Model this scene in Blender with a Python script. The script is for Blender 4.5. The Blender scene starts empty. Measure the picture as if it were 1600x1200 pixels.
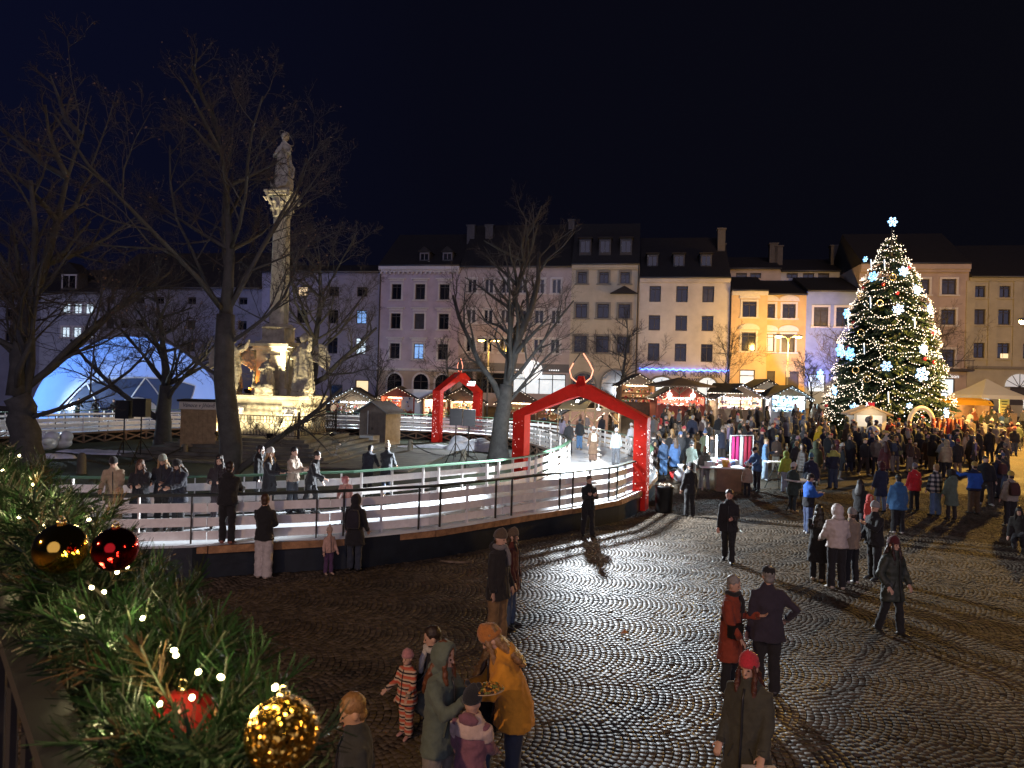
import bpy, math, random
import numpy as np
from mathutils import Vector, Matrix
random.seed(7)
rng = np.random.default_rng(7)
PI = math.pi
S = bpy.context.scene
COL = S.collection

# ------------------------------------------------------------------ camera
CAM_H, FPX, ROLL, PITCH = 4.15, 1100.0, 0.028, 0.0045
CM = Matrix.Rotation(PI / 2 + PITCH, 3, 'X') @ Matrix.Rotation(ROLL, 3, 'Z')
cam_data = bpy.data.cameras.new('camera')
cam_data.sensor_width = 36.0
cam_data.lens = 36.0 * FPX / 1600.0
cam_data.clip_start, cam_data.clip_end = 0.05, 900.0
cam_data.dof.use_dof = True
cam_data.dof.focus_distance = 16.0
cam_data.dof.aperture_fstop = 11.0
cam = bpy.data.objects.new('camera', cam_data)
cam.matrix_world = Matrix.Translation((0, 0, CAM_H)) @ CM.to_4x4()
COL.objects.link(cam)
S.camera = cam

# ------------------------------------------------------------------ night sky, faint town glow, exposure
world = bpy.data.worlds.new('World')
S.world = world
world.use_nodes = True
wn, wl = world.node_tree.nodes, world.node_tree.links
wn.clear()
w_out = wn.new('ShaderNodeOutputWorld'); w_bg = wn.new('ShaderNodeBackground')
w_tc = wn.new('ShaderNodeTexCoord'); w_sep = wn.new('ShaderNodeSeparateXYZ')
w_mr = wn.new('ShaderNodeMapRange'); w_cr = wn.new('ShaderNodeValToRGB')
w_mr.inputs['From Min'].default_value = -0.75; w_mr.inputs['From Max'].default_value = 0.55
w_cr.color_ramp.elements[0].color = (0.0030, 0.0040, 0.0165, 1)
w_cr.color_ramp.elements[1].color = (0.0026, 0.0026, 0.0048, 1)
e = w_cr.color_ramp.elements.new(0.5); e.color = (0.0023, 0.0025, 0.0066, 1)
wl.new(w_tc.outputs['Generated'], w_sep.inputs[0]); wl.new(w_sep.outputs['X'], w_mr.inputs['Value'])
wl.new(w_mr.outputs[0], w_cr.inputs[0]); wl.new(w_cr.outputs[0], w_bg.inputs['Color'])
w_bg.inputs['Strength'].default_value = 1.0
wl.new(w_bg.outputs[0], w_out.inputs[0])

def lamp(kind, name, loc, energy, color, size=0.1, aim=None, spot=None, blend=0.4):
    d = bpy.data.lights.new(name, kind)
    d.energy = energy * (1 if kind == 'SUN' or energy < 1 else 2.2); d.color = color
    if kind == 'SUN': d.angle = size
    else: d.shadow_soft_size = size
    if spot: d.spot_size = math.radians(spot); d.spot_blend = blend
    o = bpy.data.objects.new(name, d); o.location = loc
    if aim is not None:
        o.rotation_euler = (Vector(aim) - Vector(loc)).to_track_quat('-Z', 'Y').to_euler()
    COL.objects.link(o)
    return o

# the glow of the town behind the camera: one weak, very soft, low sun
SUN = lamp('SUN', 'town_glow', (0, -20, 30), 0.58, (0.72, 0.66, 1.0), size=math.radians(50), aim=(-3, 60, 6))
S.view_settings.view_transform = 'Standard'
S.view_settings.look = 'None'
S.view_settings.exposure = 0.0
S.view_settings.gamma = 1.0
S.view_settings.use_curve_mapping = False
S.cycles.use_denoising = True
S.cycles.max_bounces = 6
S.cycles.diffuse_bounces = 2
S.cycles.glossy_bounces = 3
S.cycles.transmission_bounces = 4
S.cycles.transparent_max_bounces = 6
S.cycles.sample_clamp_indirect = 3.0
S.cycles.caustics_reflective = False
S.cycles.caustics_refractive = False

# ------------------------------------------------------------------ where a spot of the photograph stands
def ray(px, py):
    v = CM @ Vector(((px - 800) / FPX, -(py - 600) / FPX, -1.0))
    return v / v.y
def W(px, py, d):
    return Vector((0, 0, CAM_H)) + ray(px, py) * d
def G(px, py, z=0.0):
    r = ray(px, py)
    return Vector((0, 0, CAM_H)) + r * ((z - CAM_H) / r.z)
def sstep(a, b, x):
    t = min(1.0, max(0.0, (x - a) / (b - a))); return t * t * (3 - 2 * t)
def terrain(x, y):                       # the square climbs to the right and to the back
    zr = 0.055 * max(0.0, y - 21.0)
    zl = 0.115 * max(0.0, y - 61.0) * sstep(-48, -14, x)
    t = sstep(4.0, 11.0, x)
    return zl * (1 - t) + max(zl * (1 - t), zr) * t
def GT(px, py):
    r = ray(px, py); d = 3.0; lo = 3.0
    while d < 130:
        p = Vector((0, 0, CAM_H)) + r * d
        if p.z <= terrain(p.x, p.y):
            hi = d
            for _ in range(14):
                m = (lo + hi) / 2; q = Vector((0, 0, CAM_H)) + r * m
                if q.z <= terrain(q.x, q.y): hi = m
                else: lo = m
            p = Vector((0, 0, CAM_H)) + r * hi
            p.z = terrain(p.x, p.y)
            return p
        lo = d; d += 0.25
    p = Vector((0, 0, CAM_H)) + r * 60; p.z = terrain(p.x, p.y); return p
def to_px(p):
    q = CM.transposed() @ (Vector(p) - Vector((0, 0, CAM_H)))
    return 800 + FPX * q.x / -q.z, 600 - FPX * q.y / -q.z

# ------------------------------------------------------------------ materials
MATS = {}
def mat(name, col=(.5, .5, .5), rough=.7, metal=0., vary=0., vscale=4., bump=0., bscale=40., objcol=False, spec=.5,
        emit=None, estr=1., sample=True, coat=0., quilt=0., translucent=0., isl=0., col2=None, sheen=0., rvary=0.):
    if name in MATS: return MATS[name]
    m = bpy.data.materials.new(name); m.use_nodes = True; MATS[name] = m
    n, l = m.node_tree.nodes, m.node_tree.links
    b = n['Principled BSDF']; out = n['Material Output']
    b.inputs['Base Color'].default_value = (*col, 1)
    b.inputs['Roughness'].default_value = rough
    b.inputs['Metallic'].default_value = metal
    b.inputs['Specular IOR Level'].default_value = spec
    if coat: b.inputs['Coat Weight'].default_value = coat; b.inputs['Coat Roughness'].default_value = .15
    if sheen: b.inputs['Sheen Weight'].default_value = sheen
    src = None
    tc = n.new('ShaderNodeTexCoord')
    if objcol:
        oi = n.new('ShaderNodeObjectInfo'); src = oi.outputs['Color']
    if vary:
        nz = n.new('ShaderNodeTexNoise'); nz.inputs['Scale'].default_value = vscale; nz.inputs['Detail'].default_value = 6
        nz.inputs['Roughness'].default_value = .65
        l.new(tc.outputs['Object'], nz.inputs['Vector'])
        mr = n.new('ShaderNodeMapRange'); l.new(nz.outputs[0], mr.inputs[0])
        mr.inputs['From Min'].default_value = .3; mr.inputs['From Max'].default_value = .7
        if col2 is not None:
            mx = n.new('ShaderNodeMix'); mx.data_type = 'RGBA'
            mx.inputs[6].default_value = (*col, 1); mx.inputs[7].default_value = (*col2, 1)
            l.new(mr.outputs[0], mx.inputs[0]); src = mx.outputs[2]
        else:
            mr.inputs['To Min'].default_value = 1 - vary; mr.inputs['To Max'].default_value = 1 + vary
            mx = n.new('ShaderNodeMix'); mx.data_type = 'RGBA'; mx.blend_type = 'MULTIPLY'; mx.inputs[0].default_value = 1
            if src: l.new(src, mx.inputs[6])
            else: mx.inputs[6].default_value = (*col, 1)
            l.new(mr.outputs[0], mx.inputs[7]); src = mx.outputs[2]
        if rvary:
            m2 = n.new('ShaderNodeMapRange'); l.new(nz.outputs[0], m2.inputs[0])
            m2.inputs['From Min'].default_value = .35; m2.inputs['From Max'].default_value = .65
            m2.inputs['To Min'].default_value = rough - rvary; m2.inputs['To Max'].default_value = rough + rvary
            l.new(m2.outputs[0], b.inputs['Roughness'])
    if isl:
        ge = n.new('ShaderNodeNewGeometry'); m3 = n.new('ShaderNodeMapRange')
        l.new(ge.outputs['Random Per Island'], m3.inputs[0])
        m3.inputs['To Min'].default_value = 1 - isl; m3.inputs['To Max'].default_value = 1 + isl
        mx = n.new('ShaderNodeMix'); mx.data_type = 'RGBA'; mx.blend_type = 'MULTIPLY'; mx.inputs[0].default_value = 1
        if src: l.new(src, mx.inputs[6])
        else: mx.inputs[6].default_value = (*col, 1)
        l.new(m3.outputs[0], mx.inputs[7]); src = mx.outputs[2]
    if src: l.new(src, b.inputs['Base Color'])
    nrm = None
    if bump:
        nb = n.new('ShaderNodeTexNoise'); nb.inputs['Scale'].default_value = bscale; nb.inputs['Detail'].default_value = 4
        l.new(tc.outputs['Object'], nb.inputs['Vector'])
        bp = n.new('ShaderNodeBump'); bp.inputs['Strength'].default_value = bump; bp.inputs['Distance'].default_value = .02
        l.new(nb.outputs[0], bp.inputs['Height']); nrm = bp.outputs[0]
    if quilt:
        wv = n.new('ShaderNodeTexWave'); wv.wave_type = 'BANDS'; wv.bands_direction = 'Z'
        wv.inputs['Scale'].default_value = quilt; wv.inputs['Distortion'].default_value = .6; wv.inputs['Detail'].default_value = 1
        l.new(tc.outputs['Object'], wv.inputs['Vector'])
        b2 = n.new('ShaderNodeBump'); b2.inputs['Strength'].default_value = .3; b2.inputs['Distance'].default_value = .02
        l.new(wv.outputs[1], b2.inputs['Height'])
        if nrm: l.new(nrm, b2.inputs['Normal'])
        nrm = b2.outputs[0]
    if nrm: l.new(nrm, b.inputs['Normal'])
    if emit is not None:
        b.inputs['Emission Color'].default_value = (*emit, 1); b.inputs['Emission Strength'].default_value = estr
        if not sample: m.cycles.emission_sampling = 'NONE'
    if translucent:
        tr = n.new('ShaderNodeBsdfTranslucent'); tr.inputs['Color'].default_value = (*col, 1)
        ms = n.new('ShaderNodeMixShader'); ms.inputs[0].default_value = translucent
        l.new(b.outputs[0], ms.inputs[1]); l.new(tr.outputs[0], ms.inputs[2]); l.new(ms.outputs[0], out.inputs[0])
    return m

# ------------------------------------------------------------------ mesh builder
class MB:
    def __init__(s): s.v = []; s.f = []; s.m = []; s.k = 0
    def add(s, vs, fs, k=None):
        o = len(s.v); s.v.extend([tuple(p) for p in vs]); s.f.extend([tuple(i + o for i in q) for q in fs])
        s.m.extend([s.k if k is None else k] * len(fs)); return s
    def box(s, c, size, rz=0., M=None):
        x, y, z = size[0] / 2, size[1] / 2, size[2] / 2
        ca, sa = math.cos(rz), math.sin(rz)
        P = [(i * x, j * y, q * z) for q in (-1, 1) for j in (-1, 1) for i in (-1, 1)]
        if M is not None: P = [M @ Vector(p) for p in P]
        vs = [(c[0] + p[0] * ca - p[1] * sa, c[1] + p[0] * sa + p[1] * ca, c[2] + p[2]) for p in P]
        return s.add(vs, [(0, 2, 3, 1), (4, 5, 7, 6), (0, 1, 5, 4), (1, 3, 7, 5), (3, 2, 6, 7), (2, 0, 4, 6)])
    def bar(s, a, b, w, h, up=(0, 0, 1)):          # rectangular bar from a to b, w across, h along up
        a, b, up = Vector(a), Vector(b), Vector(up)
        t = (b - a).normalized(); sx = t.cross(up)
        if sx.length < 1e-4: sx = t.cross(Vector((1, 0, 0)))
        sx.normalize(); u = sx.cross(t).normalized()
        vs = [p + sx * (i * w / 2) + u * (j * h / 2) for p in (a, b) for i, j in ((-1, -1), (1, -1), (1, 1), (-1, 1))]
        return s.add(vs, [(3, 2, 1, 0), (4, 5, 6, 7), (0, 1, 5, 4), (1, 2, 6, 5), (2, 3, 7, 6), (3, 0, 4, 7)])
    def tube(s, pts, rads, n=8, caps=True, round_=False):
        pts = [Vector(p) for p in pts]
        if not hasattr(rads, '__len__'): rads = [rads] * len(pts)
        rads = list(rads)
        if round_:
            t0 = (pts[0] - pts[1]).normalized(); t1 = (pts[-1] - pts[-2]).normalized(); r0, r1 = rads[0], rads[-1]
            pts = [pts[0] + t0 * r0 * .9, pts[0] + t0 * r0 * .6] + pts + [pts[-1] + t1 * r1 * .6, pts[-1] + t1 * r1 * .9]
            rads = [r0 * .4, r0 * .8] + rads + [r1 * .8, r1 * .4]
        o = len(s.v); u = None
        for i, p in enumerate(pts):
            t = (pts[min(i + 1, len(pts) - 1)] - pts[max(i - 1, 0)])
            t = t.normalized() if t.length > 1e-9 else Vector((0, 0, 1))
            if u is None: u = t.orthogonal().normalized()
            else:
                u = u - t * u.dot(t)
                u = u.normalized() if u.length > 1e-6 else t.orthogonal().normalized()
            w = t.cross(u)
            for j in range(n):
                a = 2 * PI * j / n
                s.v.append(tuple(p + (u * math.cos(a) + w * math.sin(a)) * rads[i]))
        fs = []
        for i in range(len(pts) - 1):
            for j in range(n):
                fs.append((o + i * n + j, o + i * n + (j + 1) % n, o + (i + 1) * n + (j + 1) % n, o + (i + 1) * n + j))
        if caps:
            fs.append(tuple(o + j for j in range(n))[::-1]); L = o + (len(pts) - 1) * n
            fs.append(tuple(L + j for j in range(n)))
        s.f.extend(fs); s.m.extend([s.k] * len(fs)); return s
    def loft(s, rings, caps=True):                  # rings of equal count
        o = len(s.v); n = len(rings[0])
        for r in rings: s.v.extend([tuple(p) for p in r])
        fs = []
        for i in range(len(rings) - 1):
            for j in range(n):
                fs.append((o + i * n + j, o + i * n + (j + 1) % n, o + (i + 1) * n + (j + 1) % n, o + (i + 1) * n + j))
        if caps:
            fs.append(tuple(o + j for j in range(n))[::-1]); L = o + (len(rings) - 1) * n
            fs.append(tuple(L + j for j in range(n)))
        s.f.extend(fs); s.m.extend([s.k] * len(fs)); return s
    def lathe(s, prof, n=16, c=(0, 0, 0), sx=1., sy=1., rot=0.):   # prof: (radius, z)
        return s.loft([[(c[0] + sx * r * math.cos(rot + 2 * PI * j / n), c[1] + sy * r * math.sin(rot + 2 * PI * j / n), c[2] + z)
                        for j in range(n)] for r, z in prof])
    def ball(s, c, r, n=10, m=7, M=None):
        rr = r if hasattr(r, '__len__') else (r, r, r)
        rings = []
        for i in range(m + 1):
            t = -PI / 2 + PI * (i + .02) / (m + .04)
            ring = []
            for j in range(n):
                a = 2 * PI * j / n
                p = Vector((rr[0] * math.cos(t) * math.cos(a), rr[1] * math.cos(t) * math.sin(a), rr[2] * math.sin(t)))
                if M is not None: p = M @ p
                ring.append((c[0] + p.x, c[1] + p.y, c[2] + p.z))
            rings.append(ring)
        return s.loft(rings)
    def prism(s, poly, a, axis='y', t=.1):          # polygon in two coordinates, thickness t from a along axis
        if axis == 'y': f = lambda p, q: (p[0], q, p[1])
        elif axis == 'z': f = lambda p, q: (p[0], p[1], q)
        else: f = lambda p, q: (q, p[0], p[1])
        n = len(poly)
        return s.add([f(p, a) for p in poly] + [f(p, a + t) for p in poly],
                     [tuple(range(n)), tuple(range(2 * n - 1, n - 1, -1))] + [(i, i + n, (i + 1) % n + n, (i + 1) % n) for i in range(n)])
    def xf(s, M, start=0):
        s.v[start:] = [tuple(M @ Vector(p)) for p in s.v[start:]]; return s
    def mesh(s, name, mats, smooth=False):
        me = bpy.data.meshes.new(name)
        me.from_pydata(s.v, [], s.f)
        for m in (mats if isinstance(mats, (list, tuple)) else [mats]): me.materials.append(m)
        if len(me.materials) > 1: me.polygons.foreach_set('material_index', s.m)
        if smooth: me.polygons.foreach_set('use_smooth', [True] * len(me.polygons))
        me.update(); return me
    def build(s, name, mats, parent=None, smooth=False, world=True, base=None, color=None):
        if parent is not None and world:
            Mi = wmat(parent).inverted(); s.v = [tuple(Mi @ Vector(p)) for p in s.v]
        loc = None
        if parent is None:
            a = np.array(s.v); loc = Vector(base) if base is not None else Vector(((a[:, 0].min() + a[:, 0].max()) / 2, (a[:, 1].min() + a[:, 1].max()) / 2, a[:, 2].min()))
            s.v = [tuple(p) for p in (a - np.array(loc))]
        o = bpy.data.objects.new(name, s.mesh(name, mats, smooth)); COL.objects.link(o)
        if parent is not None: o.parent = parent
        else: o.location = loc
        if color: o.color = (*color, 1)
        return o
def wmat(o):
    M = Matrix.Translation(o.location) @ o.rotation_euler.to_matrix().to_4x4() @ Matrix.Diagonal((*o.scale, 1))
    return wmat(o.parent) @ M if o.parent else M
def tag(o, label=None, cat=None, group=None, kind=None):
    if label: o['label'] = label
    if cat: o['category'] = cat
    if group: o['group'] = group
    if kind: o['kind'] = kind
    return o
def thing(name, label, cat, loc=(0, 0, 0), rz=0., group=None, sc=1.):
    o = bpy.data.objects.new(name, None); COL.objects.link(o)
    o.empty_display_size = .2; o.location = loc; o.rotation_euler = (0, 0, rz); o.scale = (sc, sc, sc)
    return tag(o, label, cat, group)
def inst(name, me, parent, loc=(0, 0, 0), rot=(0, 0, 0), sc=1., color=None):
    o = bpy.data.objects.new(name, me); COL.objects.link(o); o.parent = parent
    o.location = loc; o.rotation_euler = rot; o.scale = (sc, sc, sc) if not hasattr(sc, '__len__') else sc
    if color: o.color = (*color, 1)
    return o
def npmesh(name, V, Q, mats, midx=None, smooth=False):     # quads or triangles from arrays
    me = bpy.data.meshes.new(name); V = np.asarray(V, np.float32); Q = np.asarray(Q, np.int32)
    k = Q.shape[1]
    me.vertices.add(len(V)); me.vertices.foreach_set('co', V.ravel())
    me.loops.add(Q.size); me.loops.foreach_set('vertex_index', Q.ravel())
    me.polygons.add(len(Q)); me.polygons.foreach_set('loop_start', np.arange(0, Q.size, k, dtype=np.int32))
    for m in (mats if isinstance(mats, (list, tuple)) else [mats]): me.materials.append(m)
    if midx is not None: me.polygons.foreach_set('material_index', np.asarray(midx, np.int32))
    if smooth: me.polygons.foreach_set('use_smooth', np.ones(len(Q), bool))
    me.update(calc_edges=True); return me
def textmesh(txt, size, m, extrude=.01, shear=0., align='CENTER'):
    cu = bpy.data.curves.new('text', 'FONT'); cu.body = txt; cu.size = size; cu.extrude = extrude; cu.shear = shear
    cu.align_x = align; cu.align_y = 'CENTER'; cu.resolution_u = 2
    o = bpy.data.objects.new('text', cu); COL.objects.link(o)
    dg = bpy.context.evaluated_depsgraph_get(); dg.update()
    me = bpy.data.meshes.new_from_object(o.evaluated_get(dg), depsgraph=dg)
    bpy.data.objects.remove(o); bpy.data.curves.remove(cu)
    me.materials.clear(); me.materials.append(m); return me

# remesh queue: overlapping shapes grown together into one smooth surface, all in one go
RQ = []
def remesh(o, voxel, smooth=4, disp=0., dscale=.2):
    r = o.modifiers.new('r', 'REMESH'); r.mode = 'VOXEL'; r.voxel_size = voxel; r.use_smooth_shade = True
    sm = o.modifiers.new('s', 'SMOOTH'); sm.iterations = smooth; sm.factor = .5
    if disp:
        key = 'clouds_%g' % dscale
        tx = bpy.data.textures.get(key) or bpy.data.textures.new(key, 'CLOUDS'); tx.noise_scale = dscale
        d = o.modifiers.new('d', 'DISPLACE'); d.texture = tx; d.strength = disp; d.mid_level = .5
    RQ.append(o)
def flush_remesh():
    dg = bpy.context.evaluated_depsgraph_get(); dg.update()
    res = []
    for o in RQ:
        me = bpy.data.meshes.new_from_object(o.evaluated_get(dg), depsgraph=dg); res.append((o, me))
    for o, me in res:
        nm = o.data.name; mats = list(o.data.materials); old = o.data
        o.modifiers.clear(); o.data = me
        me.materials.clear()
        for m in mats: me.materials.append(m)
        me.polygons.foreach_set('use_smooth', np.ones(len(me.polygons), bool)); me.update()
        bpy.data.meshes.remove(old); me.name = nm
    RQ.clear()
# ------------------------------------------------------------------ the ground
DZ = 0.68                                     # height of the rink deck
M_PLAZA = mat('plaza_setts_far', (.088, .072, .053), .76, vary=.42, vscale=.6, rvary=.1, spec=.2)
def plaza_nodes(m):
    n, l = m.node_tree.nodes, m.node_tree.links
    b = n['Principled BSDF']; tc = n.new('ShaderNodeTexCoord')
    vo = n.new('ShaderNodeTexVoronoi'); vo.feature = 'DISTANCE_TO_EDGE'; vo.inputs['Scale'].default_value = 9.5
    l.new(tc.outputs['Object'], vo.inputs['Vector'])
    mr = n.new('ShaderNodeMapRange'); mr.inputs['From Max'].default_value = .22; l.new(vo.outputs['Distance'], mr.inputs[0])
    v2 = n.new('ShaderNodeTexVoronoi'); v2.inputs['Scale'].default_value = 9.5; l.new(tc.outputs['Object'], v2.inputs['Vector'])
    ad = n.new('ShaderNodeMath'); ad.operation = 'MULTIPLY_ADD'; ad.inputs[1].default_value = .8
    sp = n.new('ShaderNodeSeparateColor'); l.new(v2.outputs['Color'], sp.inputs[0])
    l.new(sp.outputs[0], ad.inputs[0]); l.new(mr.outputs[0], ad.inputs[2])
    bp = n.new('ShaderNodeBump'); bp.inputs['Strength'].default_value = .55; bp.inputs['Distance'].default_value = .02
    l.new(ad.outputs[0], bp.inputs['Height']); l.new(bp.outputs[0], b.inputs['Normal'])
plaza_nodes(M_PLAZA)
xs = sorted(set(list(np.arange(-60, 60.1, 2.0)) + [-600, -300, -150, -100, -80, 80, 100, 150, 300, 600]))
ys = sorted(set([-60, -20, 0, 4] + list(np.arange(6, 100.1, 1.5)) + [110, 130, 160, 220, 320, 600]))
V = [(x, y, terrain(max(-60, min(x, 60)), min(y, 100)) - .016 * (1 - sstep(25.5, 29, y))) for y in ys for x in xs]
nx = len(xs)
Q = [(j * nx + i, j * nx + i + 1, (j + 1) * nx + i + 1, (j + 1) * nx + i) for j in range(len(ys) - 1) for i in range(nx - 1)]
plaza = bpy.data.objects.new('plaza', npmesh('plaza', V, Q, M_PLAZA, smooth=True)); COL.objects.link(plaza)
tag(plaza, 'dark wet square paved with small granite setts, sloping up to the houses', None, None, 'structure')

# ------------------------------------------------------------------ the rink: a raised ring round the lawn
def spline(P, step=.45):
    P = [Vector((p[0], p[1])) for p in P]; n = len(P); out = []
    for i in range(n):
        a, b, c, d = P[i - 1], P[i], P[(i + 1) % n], P[(i + 2) % n]
        k = max(2, int((c - b).length / step))
        for q in range(k):
            t = q / k
            out.append(.5 * ((2 * b) + (c - a) * t + (2 * a - 5 * b + 4 * c - d) * t * t + (3 * b - a - 3 * c + d) * t ** 3))
    return out
o_px = [(217, 858), (325, 853), (399, 848), (516, 843), (572, 840), (707, 825), (820, 806), (940, 787), (990, 775)]
OUT = [(-30, 17.5), (-22, 13.6), (-14, 13.3)] + [tuple(G(x, y, DZ).xy) for x, y in o_px] + [(5.25, 26.2), (6.4, 30.5), (6.7, 35.5), (6.2, 41.5), (4.4, 48), (1.0, 53.6), (-4, 57.2), (-11, 58.6), (-20, 57.3), (-28, 52), (-32.5, 43), (-34.6, 34), (-34, 25)]
i_px = [(92, 745), (178, 746), (400, 741), (615, 733), (685, 725), (797, 717), (822, 713), (865, 700), (884, 690), (882, 684), (865, 676), (840, 669), (800, 662), (745, 656)]
INN = [(-29, 27), (-25.5, 20.5), (-18, 17.3)] + [tuple(G(x, y, DZ + 1.02).xy) for x, y in i_px] + [(-8.6, 53.2), (-16.5, 52.8), (-23, 48.6), (-27, 40.5), (-29, 34)]
OUTS, INNS = spline(OUT), spline(INN)
def inside(poly, x, y):
    c = False; j = len(poly) - 1
    for i in range(len(poly)):
        a, b = poly[i], poly[j]
        if (a[1] > y) != (b[1] > y) and x < (b[0] - a[0]) * (y - a[1]) / (b[1] - a[1]) + a[0]: c = not c
        j = i
    return c
def offset(path, dist):
    n = len(path); r = []
    for i in range(n):
        t = (path[(i + 1) % n] - path[i - 1]).normalized(); r.append(path[i] + Vector((-t.y, t.x)) * dist)
    return r
area = sum(OUTS[i - 1].x * OUTS[i].y - OUTS[i].x * OUTS[i - 1].y for i in range(len(OUTS)))
SG = 1 if area > 0 else -1                    # offset(+SG) goes inward
from mathutils.geometry import tessellate_polygon
M_ICE = mat('scraped_ice', (.76, .80, .84), .36, vary=.2, vscale=1.1, bump=.12, bscale=14, rvary=.12)
M_TARP = mat('dark_tarpaulin', (.014, .019, .026), .42, vary=.3, vscale=3, bump=.3, bscale=5)
M_RIM = mat('raw_timber', (.36, .19, .085), .7, vary=.45, vscale=6, bump=.3, bscale=30)
M_BRACE = mat('weathered_timber', (.17, .10, .06), .8, vary=.3, vscale=6)
M_WHITE = mat('white_painted_board', (.84, .82, .79), .5, vary=.12, vscale=5, bump=.1, bscale=20)
M_RAILD = mat('dark_green_rail', (.018, .026, .02), .5, vary=.2)
M_RAILG = mat('green_rail', (.07, .17, .10), .5, vary=.2)
M_STEEL = mat('dark_steel_post', (.06, .055, .05), .4, .6)
rink = thing('skating_rink', 'raised oval skating track of white ice with a dark tarpaulin skirt', 'ice rink', (-12, 36, 0))
rv = [Vector((p.x, p.y, DZ)) for p in OUTS]; iv = [Vector((p.x, p.y, DZ)) for p in INNS]
tri = tessellate_polygon([rv, iv])
MB().add(rv + iv, tri).build('ice', M_ICE, rink)
b = MB()
lo = offset(OUTS, .06 * SG)
def strip(mb, path, z0, z1, closed=True):
    n = len(path); o = len(mb.v)
    for p in path:
        mb.v += [(p.x, p.y, (terrain(p.x, p.y) - .1) if z0 is None else z0), (p.x, p.y, z1)]
    for i in range(n if closed else n - 1):
        j = (i + 1) % n; mb.f.append((o + 2 * i, o + 2 * j, o + 2 * j + 1, o + 2 * i + 1)); mb.m.append(mb.k)
strip(b, lo, None, DZ - .012); b.build('skirt', M_TARP, rink)
b = MB(); strip(b, offset(INNS, .35 * SG * -1), -.1, DZ - .02); b.build('underdeck_shade', mat('painted_shade', (.01, .009, .008), .9), rink)  # black sheet standing in for the shade under the deck
def chunks(path, step, lo_y, hi_y, closed=True):          # straight pieces of about step metres along a path
    n = len(path); acc = 0; res = []; a = path[0]
    for i in range(1, n + 1):
        acc += (path[i % n] - path[i - 1]).length
        if acc >= step: res.append((a, path[i % n].copy())); a = path[i % n]; acc = 0
    return [(p, q) for p, q in res if lo_y <= (p.y + q.y) / 2 <= hi_y]
def v3(p, z): return Vector((p.x, p.y, z))
for p, q in chunks(OUTS, 2.3, 12, 34):
    if p.x < -16: continue
    d = (q - p).normalized() * .01
    MB().bar(v3(p + d, DZ - .075 + random.uniform(-.008, .008)), v3(q - d, DZ - .075 + random.uniform(-.008, .008)), .05, .15).build('rim_plank', M_RIM, rink)
for p, q in chunks(INNS, 1.25, 36, 60):                   # timber cross bracing under the far side of the deck
    b = MB(); b.bar(v3(p, 0), v3(p, DZ - .12), .09, .09, (1, 0, 0))
    b.bar(v3(p, .06), v3(q, DZ - .16), .05, .09); o = (q - p).normalized(); nn = Vector((-o.y, o.x)) * .03
    b.bar(v3(p + nn, DZ - .16), v3(q + nn, .06), .05, .09)
    b.build('brace', M_BRACE, rink)
for p, q in chunks(INNS, 2.5, 36, 60): MB().bar(v3(p, DZ - .06), v3(q, DZ - .06), .08, .12).build('edge_beam', M_BRACE, rink)

def fence(label, path, lo_y, hi_y, xlo, xhi, rail, dark, slats=(.75, .44, .16), step=2.45, hh=1.02, group=None):
    seg = [(p, q) for p, q in chunks(path, step, lo_y, hi_y) if xlo <= (p.x + q.x) / 2 <= xhi]
    c = sum(((p + q) / 2 for p, q in seg), Vector((0, 0))) / len(seg)
    t = thing('rink_fence', label, 'rink fence', (c.x, c.y, DZ), group=group)
    for p, q in seg:
        d = (q - p).normalized(); nn = Vector((-d.y, d.x)) * .035
        for z in slats:
            e = random.uniform(-.006, .006)
            MB().bar(v3(p + d * .01 + nn, DZ + z + e), v3(q - d * .01 + nn, DZ + z - e), .025, .185).build('slat', M_WHITE, t)
        MB().bar(v3(p - d * .004, DZ + hh), v3(q + d * .004, DZ + hh), .15, .05).build('handrail', rail, t)
        for k, s in ((.3, 1), ((q - p).length - .3, 1), ((q - p).length / 2, 0)):
            o = p + d * k
            m = M_STEEL if (s and dark) else M_WHITE
            off = -nn * .35 if s else nn * 1.75
            w = .05 if (s and dark) else .09
            MB().bar(v3(o + off, DZ - (.1 if dark and s else 0)), v3(o + off, DZ + hh - .03), w, .03, (d.x, d.y, 0)).build('post', m, t)
    return t
OFN = offset(OUTS, .26 * SG); IFN = offset(INNS, -.16 * SG)
fence('long curved outer rink fence, white boards under a dark handrail, nearest the square', OFN, 12, 27.4, -15, 6, M_RAILD, True)
fence('short outer rink fence piece with a green rail behind the big red arch', OFN, 27.4, 33, 4, 9, M_RAILG, False)
fence('outer rink fence on the far right bend, in front of the wooden shelter', OFN, 33, 61, -40, 9, M_RAILG, False)
fence('near inner rink fence, white boards with a green handrail beside the lawn', IFN, 14, 34.5, -16, 4, M_RAILG, False)
fence('far inner rink fence with a black handrail above the timber bracing', IFN, 34.5, 58, -40, 4, M_RAILD, True)

# ------------------------------------------------------------------ lawn inside the ring
M_LAWN = mat('frosty_lawn', (.055, .075, .03), .9, vary=.5, vscale=.8, bump=.6, bscale=30, col2=(.03, .038, .02))
isl = offset(INNS, .1 * SG)
iv = [Vector((p.x, p.y, .015)) for p in isl]
lawn = MB().add(iv, tessellate_polygon([iv])).build('lawn', M_LAWN)
tag(lawn, 'worn green lawn inside the skating track', None, None, 'structure')

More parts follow.
